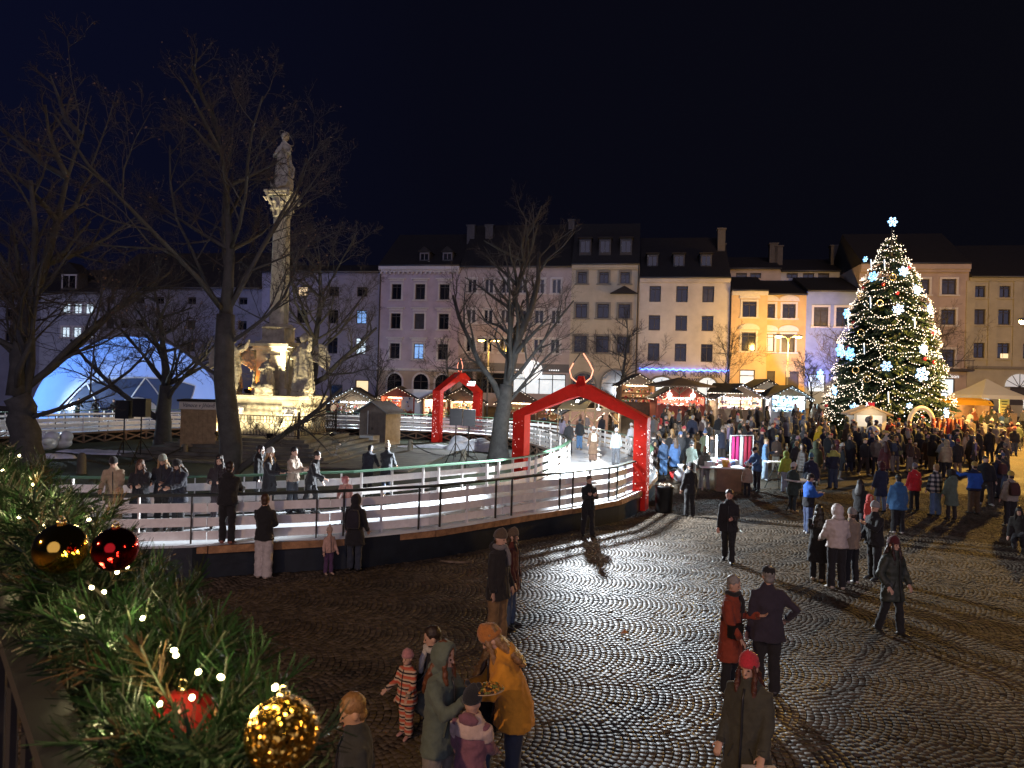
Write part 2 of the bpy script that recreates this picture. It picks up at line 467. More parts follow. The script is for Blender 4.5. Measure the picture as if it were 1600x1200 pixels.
# ------------------------------------------------------------------ setts: real stones laid in arcs
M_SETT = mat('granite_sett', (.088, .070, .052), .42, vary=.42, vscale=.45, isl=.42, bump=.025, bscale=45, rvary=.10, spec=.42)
def sheen_mask(m):                             # lamp sheen painted by mask in the middle of the square, duller around it
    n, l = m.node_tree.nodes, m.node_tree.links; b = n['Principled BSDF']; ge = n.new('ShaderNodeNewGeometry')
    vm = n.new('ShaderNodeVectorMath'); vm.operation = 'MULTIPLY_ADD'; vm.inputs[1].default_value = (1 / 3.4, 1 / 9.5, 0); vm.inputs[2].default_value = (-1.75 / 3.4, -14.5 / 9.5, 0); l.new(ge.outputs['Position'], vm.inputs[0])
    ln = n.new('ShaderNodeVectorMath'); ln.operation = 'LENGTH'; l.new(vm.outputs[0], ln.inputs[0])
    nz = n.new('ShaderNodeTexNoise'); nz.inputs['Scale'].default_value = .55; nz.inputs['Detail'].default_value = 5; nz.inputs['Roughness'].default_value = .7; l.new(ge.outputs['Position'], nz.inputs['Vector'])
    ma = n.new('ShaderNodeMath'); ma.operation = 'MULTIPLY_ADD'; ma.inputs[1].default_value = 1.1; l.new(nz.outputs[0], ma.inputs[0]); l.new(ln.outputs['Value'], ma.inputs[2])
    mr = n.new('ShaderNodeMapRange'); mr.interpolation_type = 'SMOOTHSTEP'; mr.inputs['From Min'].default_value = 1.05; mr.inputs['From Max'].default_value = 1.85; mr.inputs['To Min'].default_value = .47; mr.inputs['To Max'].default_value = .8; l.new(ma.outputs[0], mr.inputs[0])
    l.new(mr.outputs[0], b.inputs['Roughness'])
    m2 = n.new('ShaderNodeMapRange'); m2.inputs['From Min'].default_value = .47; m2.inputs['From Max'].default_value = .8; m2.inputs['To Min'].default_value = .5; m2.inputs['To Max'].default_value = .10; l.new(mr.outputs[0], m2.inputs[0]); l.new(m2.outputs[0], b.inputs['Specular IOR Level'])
sheen_mask(M_SETT)
Wd, Rr, sv = 1.40, 1.02, .095
pos = []
Lrot = math.radians(-97); cr, sr = math.cos(Lrot), math.sin(Lrot)
half = math.asin(Wd / 2 / Rr)
narc = int(2 * half * Rr / .096)
for ci in range(-26, -1):
    u0 = ci * Wd; ph = random.uniform(0, sv)
    for k in range(-290, 291):
        v0 = k * sv + ph
        # quick reject on the arc's middle
        X, Y = u0 * cr - v0 * sr, u0 * sr + v0 * cr
        if not (5.0 < Y < 30) or abs(X) > .80 * Y + 5.5: continue
        sh = random.uniform(-.5, .5)
        for a in range(narc):
            th = -half + (a + .5 + sh * .8) * 2 * half / narc
            if abs(th) > half: continue
            pos.append((u0 + Rr * math.sin(th), v0 + Rr * (math.cos(th) - 1), th))
pos = np.array(pos)
X = pos[:, 0] * cr - pos[:, 1] * sr; Y = pos[:, 0] * sr + pos[:, 1] * cr; TH = Lrot - pos[:, 2]
ok = (Y > 7.0) & (Y < 28.2) & (np.abs(X) < .775 * Y + 4.0)
X, Y, TH = X[ok], Y[ok], TH[ok]
ON = np.array([(p.x, p.y) for p in lo])
def inside_np(P, X, Y):
    c = np.zeros(len(X), bool); j = len(P) - 1
    for i in range(len(P)):
        a, bb = P[i], P[j]
        if a[1] != bb[1]:
            c ^= ((a[1] > Y) != (bb[1] > Y)) & (X < (bb[0] - a[0]) * (Y - a[1]) / (bb[1] - a[1]) + a[0])
        j = i
    return c
ok = ~inside_np(ON, X, Y); X, Y, TH = X[ok], Y[ok], TH[ok]
od = np.argsort(Y + .25 * np.abs(X)); X, Y, TH = X[od], Y[od], TH[od]
tz = np.array([terrain(x, y) for x, y in zip(X, Y)])
inframe = np.array([(to_px((x, y, 0))[1] < 1205 and -5 < to_px((x, y, 0))[0] < 1605) for x, y in zip(X[:3000], Y[:3000])])
big = np.zeros(len(X), bool); idx = np.where(inframe)[0][:300]; big[idx] = True
def sett_block(X, Y, TH, Z, local=False):
    n = len(X)
    hw = .0458 + rng.uniform(-.005, .002, n); hh = .0448 + rng.uniform(-.004, .002, n)
    tx, ty = rng.normal(0, .014, n), rng.normal(0, .014, n); zz = Z + rng.normal(0, .003, n)
    ring = np.array([(-1, -1), (1, -1), (1, 1), (-1, 1)], float)
    Vs = np.zeros((n, 12, 3))
    for r, (s, dz) in enumerate(((1.0, -.045), (.98, -.010), (.87, .003))):
        for k in range(4):
            jit = rng.normal(0, .0035, (n, 2)) if r else 0
            px = ring[k, 0] * hw * s; py = ring[k, 1] * hh * s
            if r: px = px + jit[:, 0]; py = py + jit[:, 1]
            c, s_ = np.cos(TH), np.sin(TH)
            Vs[:, r * 4 + k, 0] = X + px * c - py * s_; Vs[:, r * 4 + k, 1] = Y + px * s_ + py * c
            Vs[:, r * 4 + k, 2] = zz + dz + (px * tx + py * ty if r else 0)
    f = [(8, 9, 10, 11)]
    for r in (0, 1):
        for k in range(4): f.append((r * 4 + k, r * 4 + (k + 1) % 4, r * 4 + 4 + (k + 1) % 4, r * 4 + 4 + k))
    f = np.array(f); Qs = (np.arange(n)[:, None, None] * 12 + f[None]).reshape(-1, 4)
    return Vs.reshape(-1, 3), Qs
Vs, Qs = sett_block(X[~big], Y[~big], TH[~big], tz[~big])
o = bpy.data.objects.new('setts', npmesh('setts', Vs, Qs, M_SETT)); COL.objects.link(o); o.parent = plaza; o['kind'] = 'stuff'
prot = []
for k in range(6):
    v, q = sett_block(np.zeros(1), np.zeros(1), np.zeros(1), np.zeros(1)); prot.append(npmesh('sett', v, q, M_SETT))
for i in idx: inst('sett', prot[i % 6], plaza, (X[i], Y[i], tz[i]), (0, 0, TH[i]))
NSETT = len(X)

# ------------------------------------------------------------------ the row of houses along the far side
FA = W(600, 600, 80); FB = W(1400, 600, 71)
FA = Vector((FA.x, FA.y, 0)); FB = Vector((FB.x, FB.y, 0)); FU = (FB - FA).normalized(); FN = Vector((FU.y, -FU.x, 0))   # towards the square
def FS(px, py):                              # pixel -> (along the row, height)
    r = ray(px, py); O = Vector((0, 0, CAM_H)); d = (FA - O).dot(FN) / r.dot(FN); p = O + r * d
    return (p - FA).dot(FU), p.z
FROT = math.atan2(FU.y, FU.x)
def FP(s, z, out=0.): p = FA + FU * s + FN * out; return Vector((p.x, p.y, z))
M_GLASS = mat('dark_window_glass', (.008, .009, .013), .12, spec=.6)
M_GLASS2 = mat('grey_window_glass', (.016, .016, .021), .15, spec=.6, vary=.5, vscale=2); M_CURT = mat('curtained_glass', (.04, .038, .042), .3, spec=.5, vary=.6, vscale=2.5)
M_FRAMED = mat('brown_window_frame', (.05, .04, .035), .6)
M_FRAMEW = mat('white_window_frame', (.45, .44, .44), .6)
M_ROOF = mat('dark_roof_tiles', (.016, .013, .013), .85, vary=.3, vscale=2.5, bump=.4, bscale=9)
M_TRIM = mat('pale_stucco_trim', (.58, .55, .55), .8, vary=.1)
M_GREYTRIM = mat('grey_stucco_trim', (.22, .2, .17), .8, vary=.1)
M_LITW = mat('lit_window_warm', (.5, .4, .3), .5, emit=(1, .72, .4), estr=1.1, sample=False)
M_LITC = mat('lit_window_cold', (.4, .45, .5), .5, emit=(.72, .88, 1.0), estr=1.0, sample=False)
M_LITB = mat('lit_window_blue', (.2, .3, .5), .5, emit=(.25, .5, 1.0), estr=.8, sample=False)
M_SHOP = mat('lit_shop_window', (.5, .5, .5), .4, emit=(.86, .95, 1.0), estr=.75, vary=.7, vscale=2.2)
M_SIGNW = mat('lit_white_sign', (.8, .8, .8), .4, emit=(.95, .97, 1.0), estr=.95)
WIN = {}
M_GUT = mat('zinc_gutter', (.12, .12, .125), .5, .6)
def window_meshes(w, h, style, fm):
    key = (round(w, 1), round(h, 1), style, fm.name)
    if key not in WIN:
        f = MB(); t = .08
        f.box((-w / 2 + t / 2, 0, 0), (t, .10, h)); f.box((w / 2 - t / 2, 0, 0), (t, .10, h))
        f.box((0, 0, h / 2 - t / 2), (w - 2 * t, .10, t)); f.box((0, 0, -h / 2 + t / 2), (w - 2 * t, .10, t))
        if style == 'double': f.box((0, -.01, 0), (.16, .12, h - 2 * t))
        else:
            f.box((0, -.01, -h * .1), (.06, .10, h * .8 - 2 * t)); f.box((0, -.012, h * .3), (w - 2 * t, .10, .07)); f.box((0, -.01, h * .4 - t * .3), (.05, .08, h * .2 - t))
        p = MB(); p.box((0, .03, 0), (w - .1, .02, h - .1))
        WIN[key] = (f.mesh('window', fm), p)
    return WIN[key]
def house(label, x0, x1, ytop, wall, cols, rows, ww, style='cross', fm=M_FRAMED, trim=None, tm=None, roof_h=4.5, roof_d=6.5, out=0., dep=12.,
          lit={}, doors=(), eave=.45, skip=(), lintel=0, wallb=None):
    ymid = ytop + 60
    s0 = FS(x0, ymid)[0]; s1 = FS(x1, ymid)[0]; zt = FS((x0 + x1) / 2, ytop)[1]; xm = (x0 + x1) / 2
    base = FP((s0 + s1) / 2, 0, out); zb = terrain(base.x, min(base.y, 100)) - .4
    t = thing('town_house', label, 'house', (base.x, base.y, zb), FROT)
    cx = (s0 + s1) / 2; wd = s1 - s0
    # openings in local coordinates: x along the row, z above zb
    ops = []
    for ri, (ya, yb, w_, sty) in enumerate([(r + (ww, style))[:4] if len(r) < 4 else r for r in rows]):
        for ci, c in enumerate(cols):
            if (ri, ci) in skip: continue
            s, z1 = FS(c, ya if ri == 0 else rows[0][0]); z1 = FS(xm, ya)[1]; z0 = FS(xm, yb)[1]
            ops.append((s - cx - w_ / 2, s - cx + w_ / 2, z0 - zb, z1 - zb, (ri, ci), sty))
    dops = []
    for dx0, dx1, ya, yb, kind in doors:
        a = FS(dx0, (ya + yb) / 2)[0] - cx; q = FS(dx1, (ya + yb) / 2)[0] - cx
        dops.append((a, q, max(.45, FS(xm, yb)[1] - zb), FS(xm, ya)[1] - zb, kind, None))
    allo = ops + dops
    gx = sorted(set([-wd / 2, wd / 2] + [v for o in allo for v in o[:2]])); gz = sorted(set([0, zt - zb] + [v for o in allo for v in o[2:4]]))
    f = MB(); D = .22
    for i in range(len(gx) - 1):
        for k in range(len(gz) - 1):
            mx, mz = (gx[i] + gx[i + 1]) / 2, (gz[k] + gz[k + 1]) / 2
            if any(o[0] < mx < o[1] and o[2] < mz < o[3] for o in allo): continue
            f.add([(gx[i], 0, gz[k]), (gx[i + 1], 0, gz[k]), (gx[i + 1], 0, gz[k + 1]), (gx[i], 0, gz[k + 1])], [(0, 1, 2, 3)])
    for o in allo:
        a, q, z0, z1 = o[:4]
        f.add([(a, 0, z0), (q, 0, z0), (q, 0, z1), (a, 0, z1), (a, D, z0), (q, D, z0), (q, D, z1), (a, D, z1)], [(0, 4, 5, 1), (1, 5, 6, 2), (2, 6, 7, 3), (3, 7, 4, 0)])
    h = zt - zb
    f.add([(-wd / 2, 0, 0), (wd / 2, 0, 0), (wd / 2, dep, 0), (-wd / 2, dep, 0), (-wd / 2, 0, h), (wd / 2, 0, h), (wd / 2, dep, h), (-wd / 2, dep, h)],
          [(1, 2, 6, 5), (2, 3, 7, 6), (3, 0, 4, 7), (4, 5, 6, 7)])
    f.build('wall', wall, t, world=False)
    # roof, ridge along the row
    r = MB(); w2 = wd / 2 - .02
    r.add([(-w2, -eave, h - .02), (w2, -eave, h - .02), (w2, roof_d, h + roof_h), (-w2, roof_d, h + roof_h), (w2, dep + .3, h - .02), (-w2, dep + .3, h - .02),
           (-w2, -eave, h + .16), (w2, -eave, h + .16)], [(6, 7, 2, 3), (3, 2, 4, 5), (0, 1, 7, 6), (1, 4, 2, 7), (0, 6, 3, 5)])
    roof = r.build('roof', M_ROOF, t, world=False)
    MB().tube([(-w2, -eave - .08, h + .02), (w2, -eave - .08, h + .02)], .09, 6).build('gutter', M_GUT, t, True, world=False)
    t['h'] = h
    for a, q, z0, z1, key, sty in ops:
        fmesh, pm = window_meshes(q - a, z1 - z0, sty, fm)
        w = inst('window', fmesh, t, ((a + q) / 2, .15, (z0 + z1) / 2))
        pk = ('p', pm, lit.get(key))
        m = lit.get(key) or random.choice((M_GLASS, M_GLASS, M_GLASS2, M_CURT))
        kk = (id(pm), m.name)
        if kk not in WIN: WIN[kk] = pm.mesh('pane', m)
        inst('pane', WIN[kk], w)
        if trim:
            ks = (round(q - a, 2), round(z1 - z0, 2), trim, (tm or M_TRIM).name, lintel)
            if ks not in WIN:
                s = MB(); ow, oh, e = q - a, z1 - z0, .2
                s.box((-ow / 2 - e / 2, -.19, 0), (e, .08, oh)); s.box((ow / 2 + e / 2, -.19, 0), (e, .08, oh))
                s.box((0, -.19, oh / 2 + e / 2), (ow + 2 * e, .08, e)); s.box((0, -.23, -oh / 2 - .09), (ow + .6, .2, .14))
                if lintel == 1: s.box((0, -.25, oh / 2 + .62), (ow + .9, .24, .16)); s.box((0, -.2, oh / 2 + .42), (ow + .5, .1, .22))
                if lintel == 2:
                    pts = [(-ow / 2 - .35, oh / 2 + .3), (ow / 2 + .35, oh / 2 + .3)] + [((ow / 2 + .35) * math.cos(k), oh / 2 + .42 + .5 * math.sin(k)) for k in [PI * j / 8 for j in range(9)]]
                    s.prism(pts, -.26, 'y', .14)
                WIN[ks] = s.mesh('window_surround', tm or M_TRIM)
            inst('window_surround', WIN[ks], w)
    for a, q, z0, z1, kind, _ in dops:
        m = {'shop': M_SHOP, 'dark': M_GLASS, 'door': M_FRAMED, 'warm': M_LITW, 'cold': M_LITC}[kind]
        d = MB(); w_, hh = q - a, z1 - z0; tk = .1
        d.box((-w_ / 2 + tk / 2, 0, 0), (tk, .12, hh)); d.box((w_ / 2 - tk / 2, 0, 0), (tk, .12, hh)); d.box((0, 0, hh / 2 - tk / 2), (w_ - 2 * tk, .12, tk))
        k = max(1, round(w_ / 1.6))
        for j in range(1, k): d.box((-w_ / 2 + w_ * j / k, 0, -.05), (.09, .12, hh - .1))
        if hh > 2: d.box((0, -.01, hh / 2 - hh * .28), (w_ - 2 * tk, .1, .09))
        o = d.build('door' if kind == 'door' else 'shop_window', M_FRAMED, t, world=False); o.location = ((a + q) / 2, .14, (z0 + z1) / 2)
        p = MB().box((0, .05, 0), (w_ - .1, .04, hh)); p.build('pane', m, o, world=False)
    return t, cx, zb, h, wd
def moulding(t, wd, z, hgt, dep, m, name='cornice', dent=0):
    b = MB(); b.box((0, -dep / 2 - .01, z), (wd - .03, dep, hgt)); b.box((0, -dep * .35, z - hgt * .75), (wd - .05, dep * .6, hgt * .5))
    if dent:
        k = int(wd / .5)
        for i in range(k): b.box((-wd / 2 + (i + .5) * wd / k, -dep * .42, z - hgt * 1.25), (.22, dep * .55, .24))
    return b.build(name, m, t, world=False)
def dormer(t, x, h, z, w=1.2, hh=1.5, roof='gable', front=mat('dormer_trim', (.13, .12, .13), .8), y=None, slope=.69):
    yy = (z - .16) / slope - .45 if y is None else y
    b = MB(); b.box((0, .7, hh / 2), (w, 1.6, hh)); d = b.build('dormer', mat('dormer_cladding', (.05, .045, .045), .8), t, world=False)
    d.location = (x, yy, h + z)
    MB().box((0, -.12, hh * .5), (w * .7, .03, hh * .66)).build('pane', M_GLASS, d, world=False)
    fr = MB(); fr.box((-w * .4, -.13, hh * .5), (.12, .07, hh * .75)); fr.box((w * .4, -.13, hh * .5), (.12, .07, hh * .75)); fr.box((0, -.13, hh * .5), (.08, .07, hh * .66)); fr.box((0, -.13, hh * .88), (w * .9, .08, .16)); fr.build('frame', front, d, world=False)
    r = MB()
    if roof == 'gable': r.prism([(-w * .65, hh), (w * .65, hh), (0, hh + w * .55)], -.35, 'y', 2.2)
    else: r.box((0, .6, hh + .07), (w * 1.2, 2.0, .12))
    r.build('dormer_roof', M_ROOF, d, world=False)
def chimney(t, x, y, z, m, w=.7, h=1.8):
    b = MB(); b.box((x, y, z + h / 2), (w, w, h)); b.box((x, y, z + h + .06), (w + .2, w + .2, .14)); b.build('chimney', m, t, world=False)
def band(t, wd, z, hgt, m, name='plinth', out=.06):
    MB().box((0, -out / 2 - .002, z), (wd - .02, out, hgt)).build(name, m, t, world=False)
def drainpipe(t, x, h):
    MB().tube([(x, -.4, h), (x, -.4, h - .4), (x, -.14, h - 1), (x, -.14, .3)], .07, 6).build('drainpipe', M_FRAMED, t, world=False, smooth=True)
def stucco(name, c, v=.17): return mat(name, c, .85, vary=v, vscale=.55, bump=.15, bscale=25)
M_CHIM = mat('chimney_plaster', (.09, .08, .075), .9, vary=.2)
TB = 1.35
h0 = house('low dark blue house front at the far left edge behind the thick tree', -150, 62, 468, stucco('blue_grey_stucco', (.20, .21, .28)), [-60, -20, 15], [(482, 500), (516, 532)], 1.1, trim=None)
h1 = house('small house with a white attic gable and six lit windows, left', 62, 155, 458, stucco('white_blue_stucco', (.36, .39, .47)), [104, 122, 140], [(474, 490), (511, 527)], 1.15,
           fm=M_FRAMEW, trim='t', lit={(r, c): M_LITC for r in (0, 1) for c in range(3)}, roof_h=4)
dormer(h1[0], -.2, h1[3], .3, 2.4, 2.2, 'gable', M_TRIM, y=.1)
h2 = house('plain grey house hidden behind the branches of the big bare tree', 155, 408, 451, stucco('grey_stucco', (.22, .215, .25)), [173, 196, 219, 250, 300, 345, 380], [(464, 475), (500, 514), (535, 549)], 1.1, roof_h=5.5)
h3 = house('grey plastered house behind the column with one yellow lit window', 408, 592, 426, stucco('lilac_grey_stucco', (.30, .285, .34)), [430, 473, 522, 566], [(448, 463), (484, 505), (527, 552)], 1.25,
           lit={(0, 1): M_LITW, (2, 3): M_LITC, (1, 3): M_LITB}, roof_h=2.0, doors=[(555, 576, 592, 612, 'warm'), (515, 535, 600, 620, 'dark')])
h4 = house('lilac four storey house with white window surrounds and arched ground floor', 592, 718, 416, stucco('lilac_stucco', (.46, .39, .46)), [620, 657, 695], [(444, 468), (490, 514), (537, 561)], 1.15,
           trim='t', lintel=1, roof_h=5.0, lit={(2, 1): M_LITB}, skip=((2, 1),) if 0 else ())
t, cx, zb, hh, wd = h4
moulding(t, wd, hh - .25, .42, .5, M_TRIM, dent=1); moulding(t, wd, FS(655, 577)[1] - zb, .16, .25, M_TRIM, 'string_course'); drainpipe(t, -wd / 2 + .15, hh)
band(t, wd, (FS(655, 580)[1] - zb) / 2, FS(655, 580)[1] - zb, stucco('ochre_ground_floor', (.40, .32, .25)), 'ground_floor')
def arch_window(t, x, z0, w, h, m=M_GLASS, tm=M_TRIM):
    n = 8; arc = [(x + w / 2 * math.cos(PI * j / n), z0 + h - w / 2 + w / 2 * math.sin(PI * j / n)) for j in range(n + 1)]
    o = MB(); o.prism([(x - w / 2, z0), (x + w / 2, z0)] + arc, -.10, 'y', .04); p = o.build('arched_window', m, t, world=False)
    R = w / 2 + .2; r = MB()
    P = [(x + w / 2, z0)] + arc + [(x - w / 2, z0)]; Qo = [(x + R, z0)] + [(x + R * math.cos(PI * j / n), z0 + h - w / 2 + R * math.sin(PI * j / n)) for j in range(n + 1)] + [(x - R, z0)]
    for i in range(len(P) - 1):
        q = [P[i], P[i + 1], Qo[i + 1], Qo[i]]; r.prism(q, -.17, 'y', .10)
    r.build('arch_surround', tm, p, world=False)
    g = MB(); g.box((x, -.12, z0 + h * .45), (.07, .05, h * .9)); g.box((x, -.12, z0 + h - w / 2), (w, .05, .07)); g.build('frame', M_FRAMED, p, world=False)
for px in (617, 658, 692): arch_window(t, FS(px, 600)[0] - cx, FS(655, 612)[1] - zb, 1.7, 2.0)
for x in (663, 699): dormer(t, FS(x, 405)[0] - cx, hh, .6, 1.2, 1.0, 'gable')
h5 = house('long pale pink house with narrow double windows and a bright round shop sign', 718, 892, 418, stucco('pink_beige_stucco', (.44, .37, .36)), [738, 764.5, 791, 817, 844, 870], [(436, 458), (484, 505), (529, 551)], 1.0, 'double',
           fm=M_FRAMEW, trim='t', roof_h=6.2, doors=[(722, 738, 582, 614, 'dark'), (744, 792, 583, 615, 'dark'), (801, 884, 583, 614, 'shop')])
t, cx, zb, hh, wd = h5
band(t, wd, FS(800, 574)[1] - zb, .9, mat('shop_fascia', (.12, .11, .11), .6), 'fascia')
o = MB().lathe([(1.12, 0), (1.12, .12)], 24); o.xf(Matrix.Rotation(PI / 2, 4, 'X')); o = o.build('round_sign', M_SIGNW, t, world=False); o.location = (FS(832, 580)[0] - cx, -.16, FS(832, 579)[1] - zb)
sg = textmesh('•••••', .75, M_SIGNW)
inst('sign_lettering', sg, t, (FS(866, 579)[0] - cx, -.2, FS(866, 579)[1] - zb), (PI / 2, 0, 0), .9)
inst('sign_lettering', sg, t, (FS(805, 578)[0] - cx, -.2, FS(805, 578)[1] - zb), (PI / 2, 0, 0), .7)
for px in (708 + 14, 752): chimney(t, FS(px, 380)[0] - cx, 4.5, hh + 2.2, M_CHIM, .9, 3.4)
chimney(t, FS(885, 370)[0] - cx, 6, hh + 4, M_CHIM, .7, 2.5)
h6 = house('cream house with a mansard roof and a dark arched gateway', 892, 998, 414, stucco('cream_stucco', (.50, .43, .32)), [910, 944, 977], [(425, 443, 1.0, 'cross'), (475, 497, 1.25, 'cross'), (525, 551, 1.4, 'cross')], 1.1,
           trim='t', tm=M_GREYTRIM, roof_h=5.2, roof_d=3.2)
t, cx, zb, hh, wd = h6
moulding(t, wd, hh - .2, .3, .4, stucco('cream_stucco', (.5, .43, .32)))
for x in (914, 945, 978): dormer(t, FS(x, 392)[0] - cx, hh, 1.1, 1.3, 1.8, 'flat', mat('dormer_frame', (.055, .055, .065), .7), y=.3)
arch_window(t, FS(961, 600)[0] - cx, .4, 2.9, FS(960, 578)[1] - zb - .4, M_GLASS, M_GREYTRIM); arch_window(t, FS(912, 600)[0] - cx, .4, 2.4, FS(912, 583)[1] - zb - .4, M_GLASS, M_GREYTRIM)
o = MB(); x = FS(977, 455)[0] - cx; z = FS(977, 455)[1] - zb; o.prism([(x - 1.6, z - .3), (x + 1.3, z - .3), (x - .1, z + .5)], -.7, 'y', .7); o.build('canopy', M_ROOF, t, world=False)
drainpipe(t, wd / 2 - .1, hh)
h7 = house("white jeweller's house with blue neon above the shop lettering", 998, 1140, 435, stucco('warm_white_stucco', (.56, .51, .46)), [1024, 1066, 1107], [(447, 472), (493, 517), (537, 565)], 1.2,
           trim=None, roof_h=5.6, roof_d=6)
t, cx, zb, hh, wd = h7
moulding(t, wd, hh - .15, .3, .35, stucco('warm_white_stucco', (.56, .51, .46)))
for x in (1020, 1062, 1105): dormer(t, FS(x, 407)[0] - cx, hh, 1.3, 1.2, 1.5, 'flat', mat('dormer_frame', (.055, .055, .065), .7))
chimney(t, FS(1140, 380)[0] - cx - .4, 4, hh + 3, M_CHIM, .8, 3)
M_NEONB = mat('blue_neon', (.1, .2, .6), .4, emit=(.06, .16, 1.0), estr=9.0)
b = MB(); p0, p1 = FS(999, 577), FS(1138, 579); k = 26; pts = [(p0[0] - cx + (p1[0] - p0[0]) * i / k, -.16, (p0[1] + p1[1]) / 2 - zb + .07 * (-1) ** i) for i in range(k + 1)]
b.tube(pts, .06, 5); b.build('neon_strip', M_NEONB, t, world=False)
M_LETD = mat('dark_lettering', (.01, .01, .03), .5)
for txt, xa, xb, yy in (('ZLATNICTVÍ', 1035, 1071, 583), ('HODINÁŘSTVÍ', 1079, 1128, 585)):
    a, q = FS(xa, yy), FS(xb, yy); me = textmesh(txt, .8, M_LETD)
    wtx = max(v.co.x for v in me.vertices) - min(v.co.x for v in me.vertices); inst('lettering', me, t, ((a[0] + q[0]) / 2 - cx, -.03, a[1] - zb), (PI / 2, 0, 0), ((q[0] - a[0]) / wtx, 1.0, 1))
me = textmesh('Čoyr', .8, M_LETD, shear=.35); inst('lettering', me, t, (FS(1075, 593)[0] - cx, -.03, FS(1075, 593)[1] - zb), (PI / 2, 0, 0), 1.2)
arch_window(t, FS(1034, 600)[0] - cx, .45, 3.2, FS(1034, 589)[1] - zb - .45, M_SHOP, M_GREYTRIM); arch_window(t, FS(1105, 600)[0] - cx, .45, 2.0, FS(1105, 590)[1] - zb - .45, M_SHOP, M_GREYTRIM)
h8 = house('narrow pink front with arched window hoods beside the street lamp', 1141, 1197, 456, stucco('pink_stucco', (.56, .41, .27)), [1170], [(472, 496), (520, 549)], 1.4, trim='t', lintel=2, roof_h=2.5, out=.5, doors=[(1154, 1178, 578, 611, 'shop')])
moulding(h8[0], h8[4], h8[3] - .15, .3, .35, M_TRIM)
h9 = house('orange ochre house lit by the double street lamp', 1197, 1259, 461, stucco('ochre_stucco', (.54, .37, .17)), [1201, 1233], [(475, 497), (522, 550)], 1.3, trim='t', lintel=2, roof_h=2.5,
           lit={(1, 0): M_LITW}, doors=[(1191 + 7, 1211, 580, 612, 'door'), (1227, 1248, 580, 612, 'door')], skip=((0, 0),) if 0 else ())
h10 = house('blue lit house front left of the big Christmas tree', 1259, 1342, 456, stucco('pale_blue_stucco', (.24, .30, .52)), [1283, 1318], [(480, 510)], 1.4, trim='t', roof_h=2.5, doors=[(1262, 1290, 585, 612, 'cold')])
# set-back attic storeys behind those three roofs
for lab, x0, x1, y0, m, wx in (('beige attic storey with two windows set back above the ochre house', 1140, 1241, 403, stucco('beige_stucco', (.46, .38, .33)), [1175, 1199]),
                               ('blue lit attic storey set back above the roofs left of the tree top', 1241, 1350, 407, stucco('blue_white_stucco', (.46, .46, .50)), [1262, 1290, 1316])):
    hb = house(lab, x0, x1, y0, m, wx, [(409, 418)], 1.2, out=-7, roof_h=2.6, dep=9)
    for px in (x0 + 5, x1 - 4): chimney(hb[0], FS(px, 400)[0] - hb[1], 3, hb[3] + .8, M_CHIM, .9, 2.6)
h11 = house('tall pink brown house half hidden by the Christmas tree', 1342, 1513, 413, stucco('brown_pink_stucco', (.40, .32, .29)), [1370, 1404, 1441, 1483], [(436, 460), (483, 507), (545, 572)], 1.35, trim='t', roof_h=4.5, doors=[(1464, 1492, 590, 617, 'cold')])
moulding(h11[0], h11[4], h11[3] - .3, .5, .5, stucco('brown_pink_stucco', (.40, .32, .29)))
t, cx, zb, hh, wd = h11
o = MB(); x = FS(1478, 578)[0] - cx; z = FS(1478, 578)[1] - zb; o.box((x, -.6, z), (4.2, 1.2, .2))
for k in range(12): o.box((x - 2 + k * .36, -1.15, z + .5), (.03, .03, .8))
o.box((x, -1.15, z + .92), (4.2, .06, .06)); o.build('balcony', M_FRAMED, t, world=False)
inst('sign_lettering', textmesh('DrWelson', .7, M_SIGNW), t, (FS(1478, 587)[0] - cx, -.2, FS(1478, 588)[1] - zb), (PI / 2, 0, 0), .75)
h12 = house('olive house with tall pilasters at the right edge behind the white tent', 1513, 1720, 434, stucco('olive_cream_stucco', (.40, .36, .27)), [1531, 1570, 1610, 1650], [(447, 465, 1.0, 'cross'), (484, 508, 1.1, 'cross'), (537, 561, 1.1, 'cross')], 1.1,
            trim='t', tm=stucco('olive_cream_stucco', (.40, .36, .27)), roof_h=4.5, lit={}, doors=[(1578, 1606, 606, 634, 'door')])
t, cx, zb, hh, wd = h12
pz = FS(1560, 574)[1] - zb
for px in (1515, 1550, 1589, 1630): MB().box((FS(px, 500)[0] - cx, -.07, (pz + hh - .3) / 2), (.75, .12, hh - .3 - pz)).build('pilaster', stucco('olive_cream_stucco', (.4, .36, .27)), t, world=False)
moulding(t, wd, pz, .2, .2, M_GREYTRIM, 'string_course'); moulding(t, wd, hh - .12, .25, .3, stucco('olive_cream_stucco', (.40, .36, .27)))
# white fanlight over the door, with its spokes
x, z = FS(1592, 605)[0] - cx, FS(1592, 605)[1] - zb; R = 1.3
p = MB().prism([(x + R * math.cos(PI * j / 12), z + R * math.sin(PI * j / 12)) for j in range(13)], -.12, 'y', .06).build('fanlight', mat('fanlight_glass', (.6, .62, .62), .4, emit=(.8, .85, .9), estr=.35), t, world=False)
s = MB()
for j in range(0, 13, 2): s.bar((x, -.14, z), (x + R * math.cos(PI * j / 12), -.14, z + R * math.sin(PI * j / 12)), .05, .05)
s.build('frame', M_FRAMED, p, world=False)
o = MB().box((FS(1570, 556)[0] - cx, .10, FS(1570, 556)[1] - zb), (.7, .02, .45)).build('lit_pane', M_LITW, t, world=False)
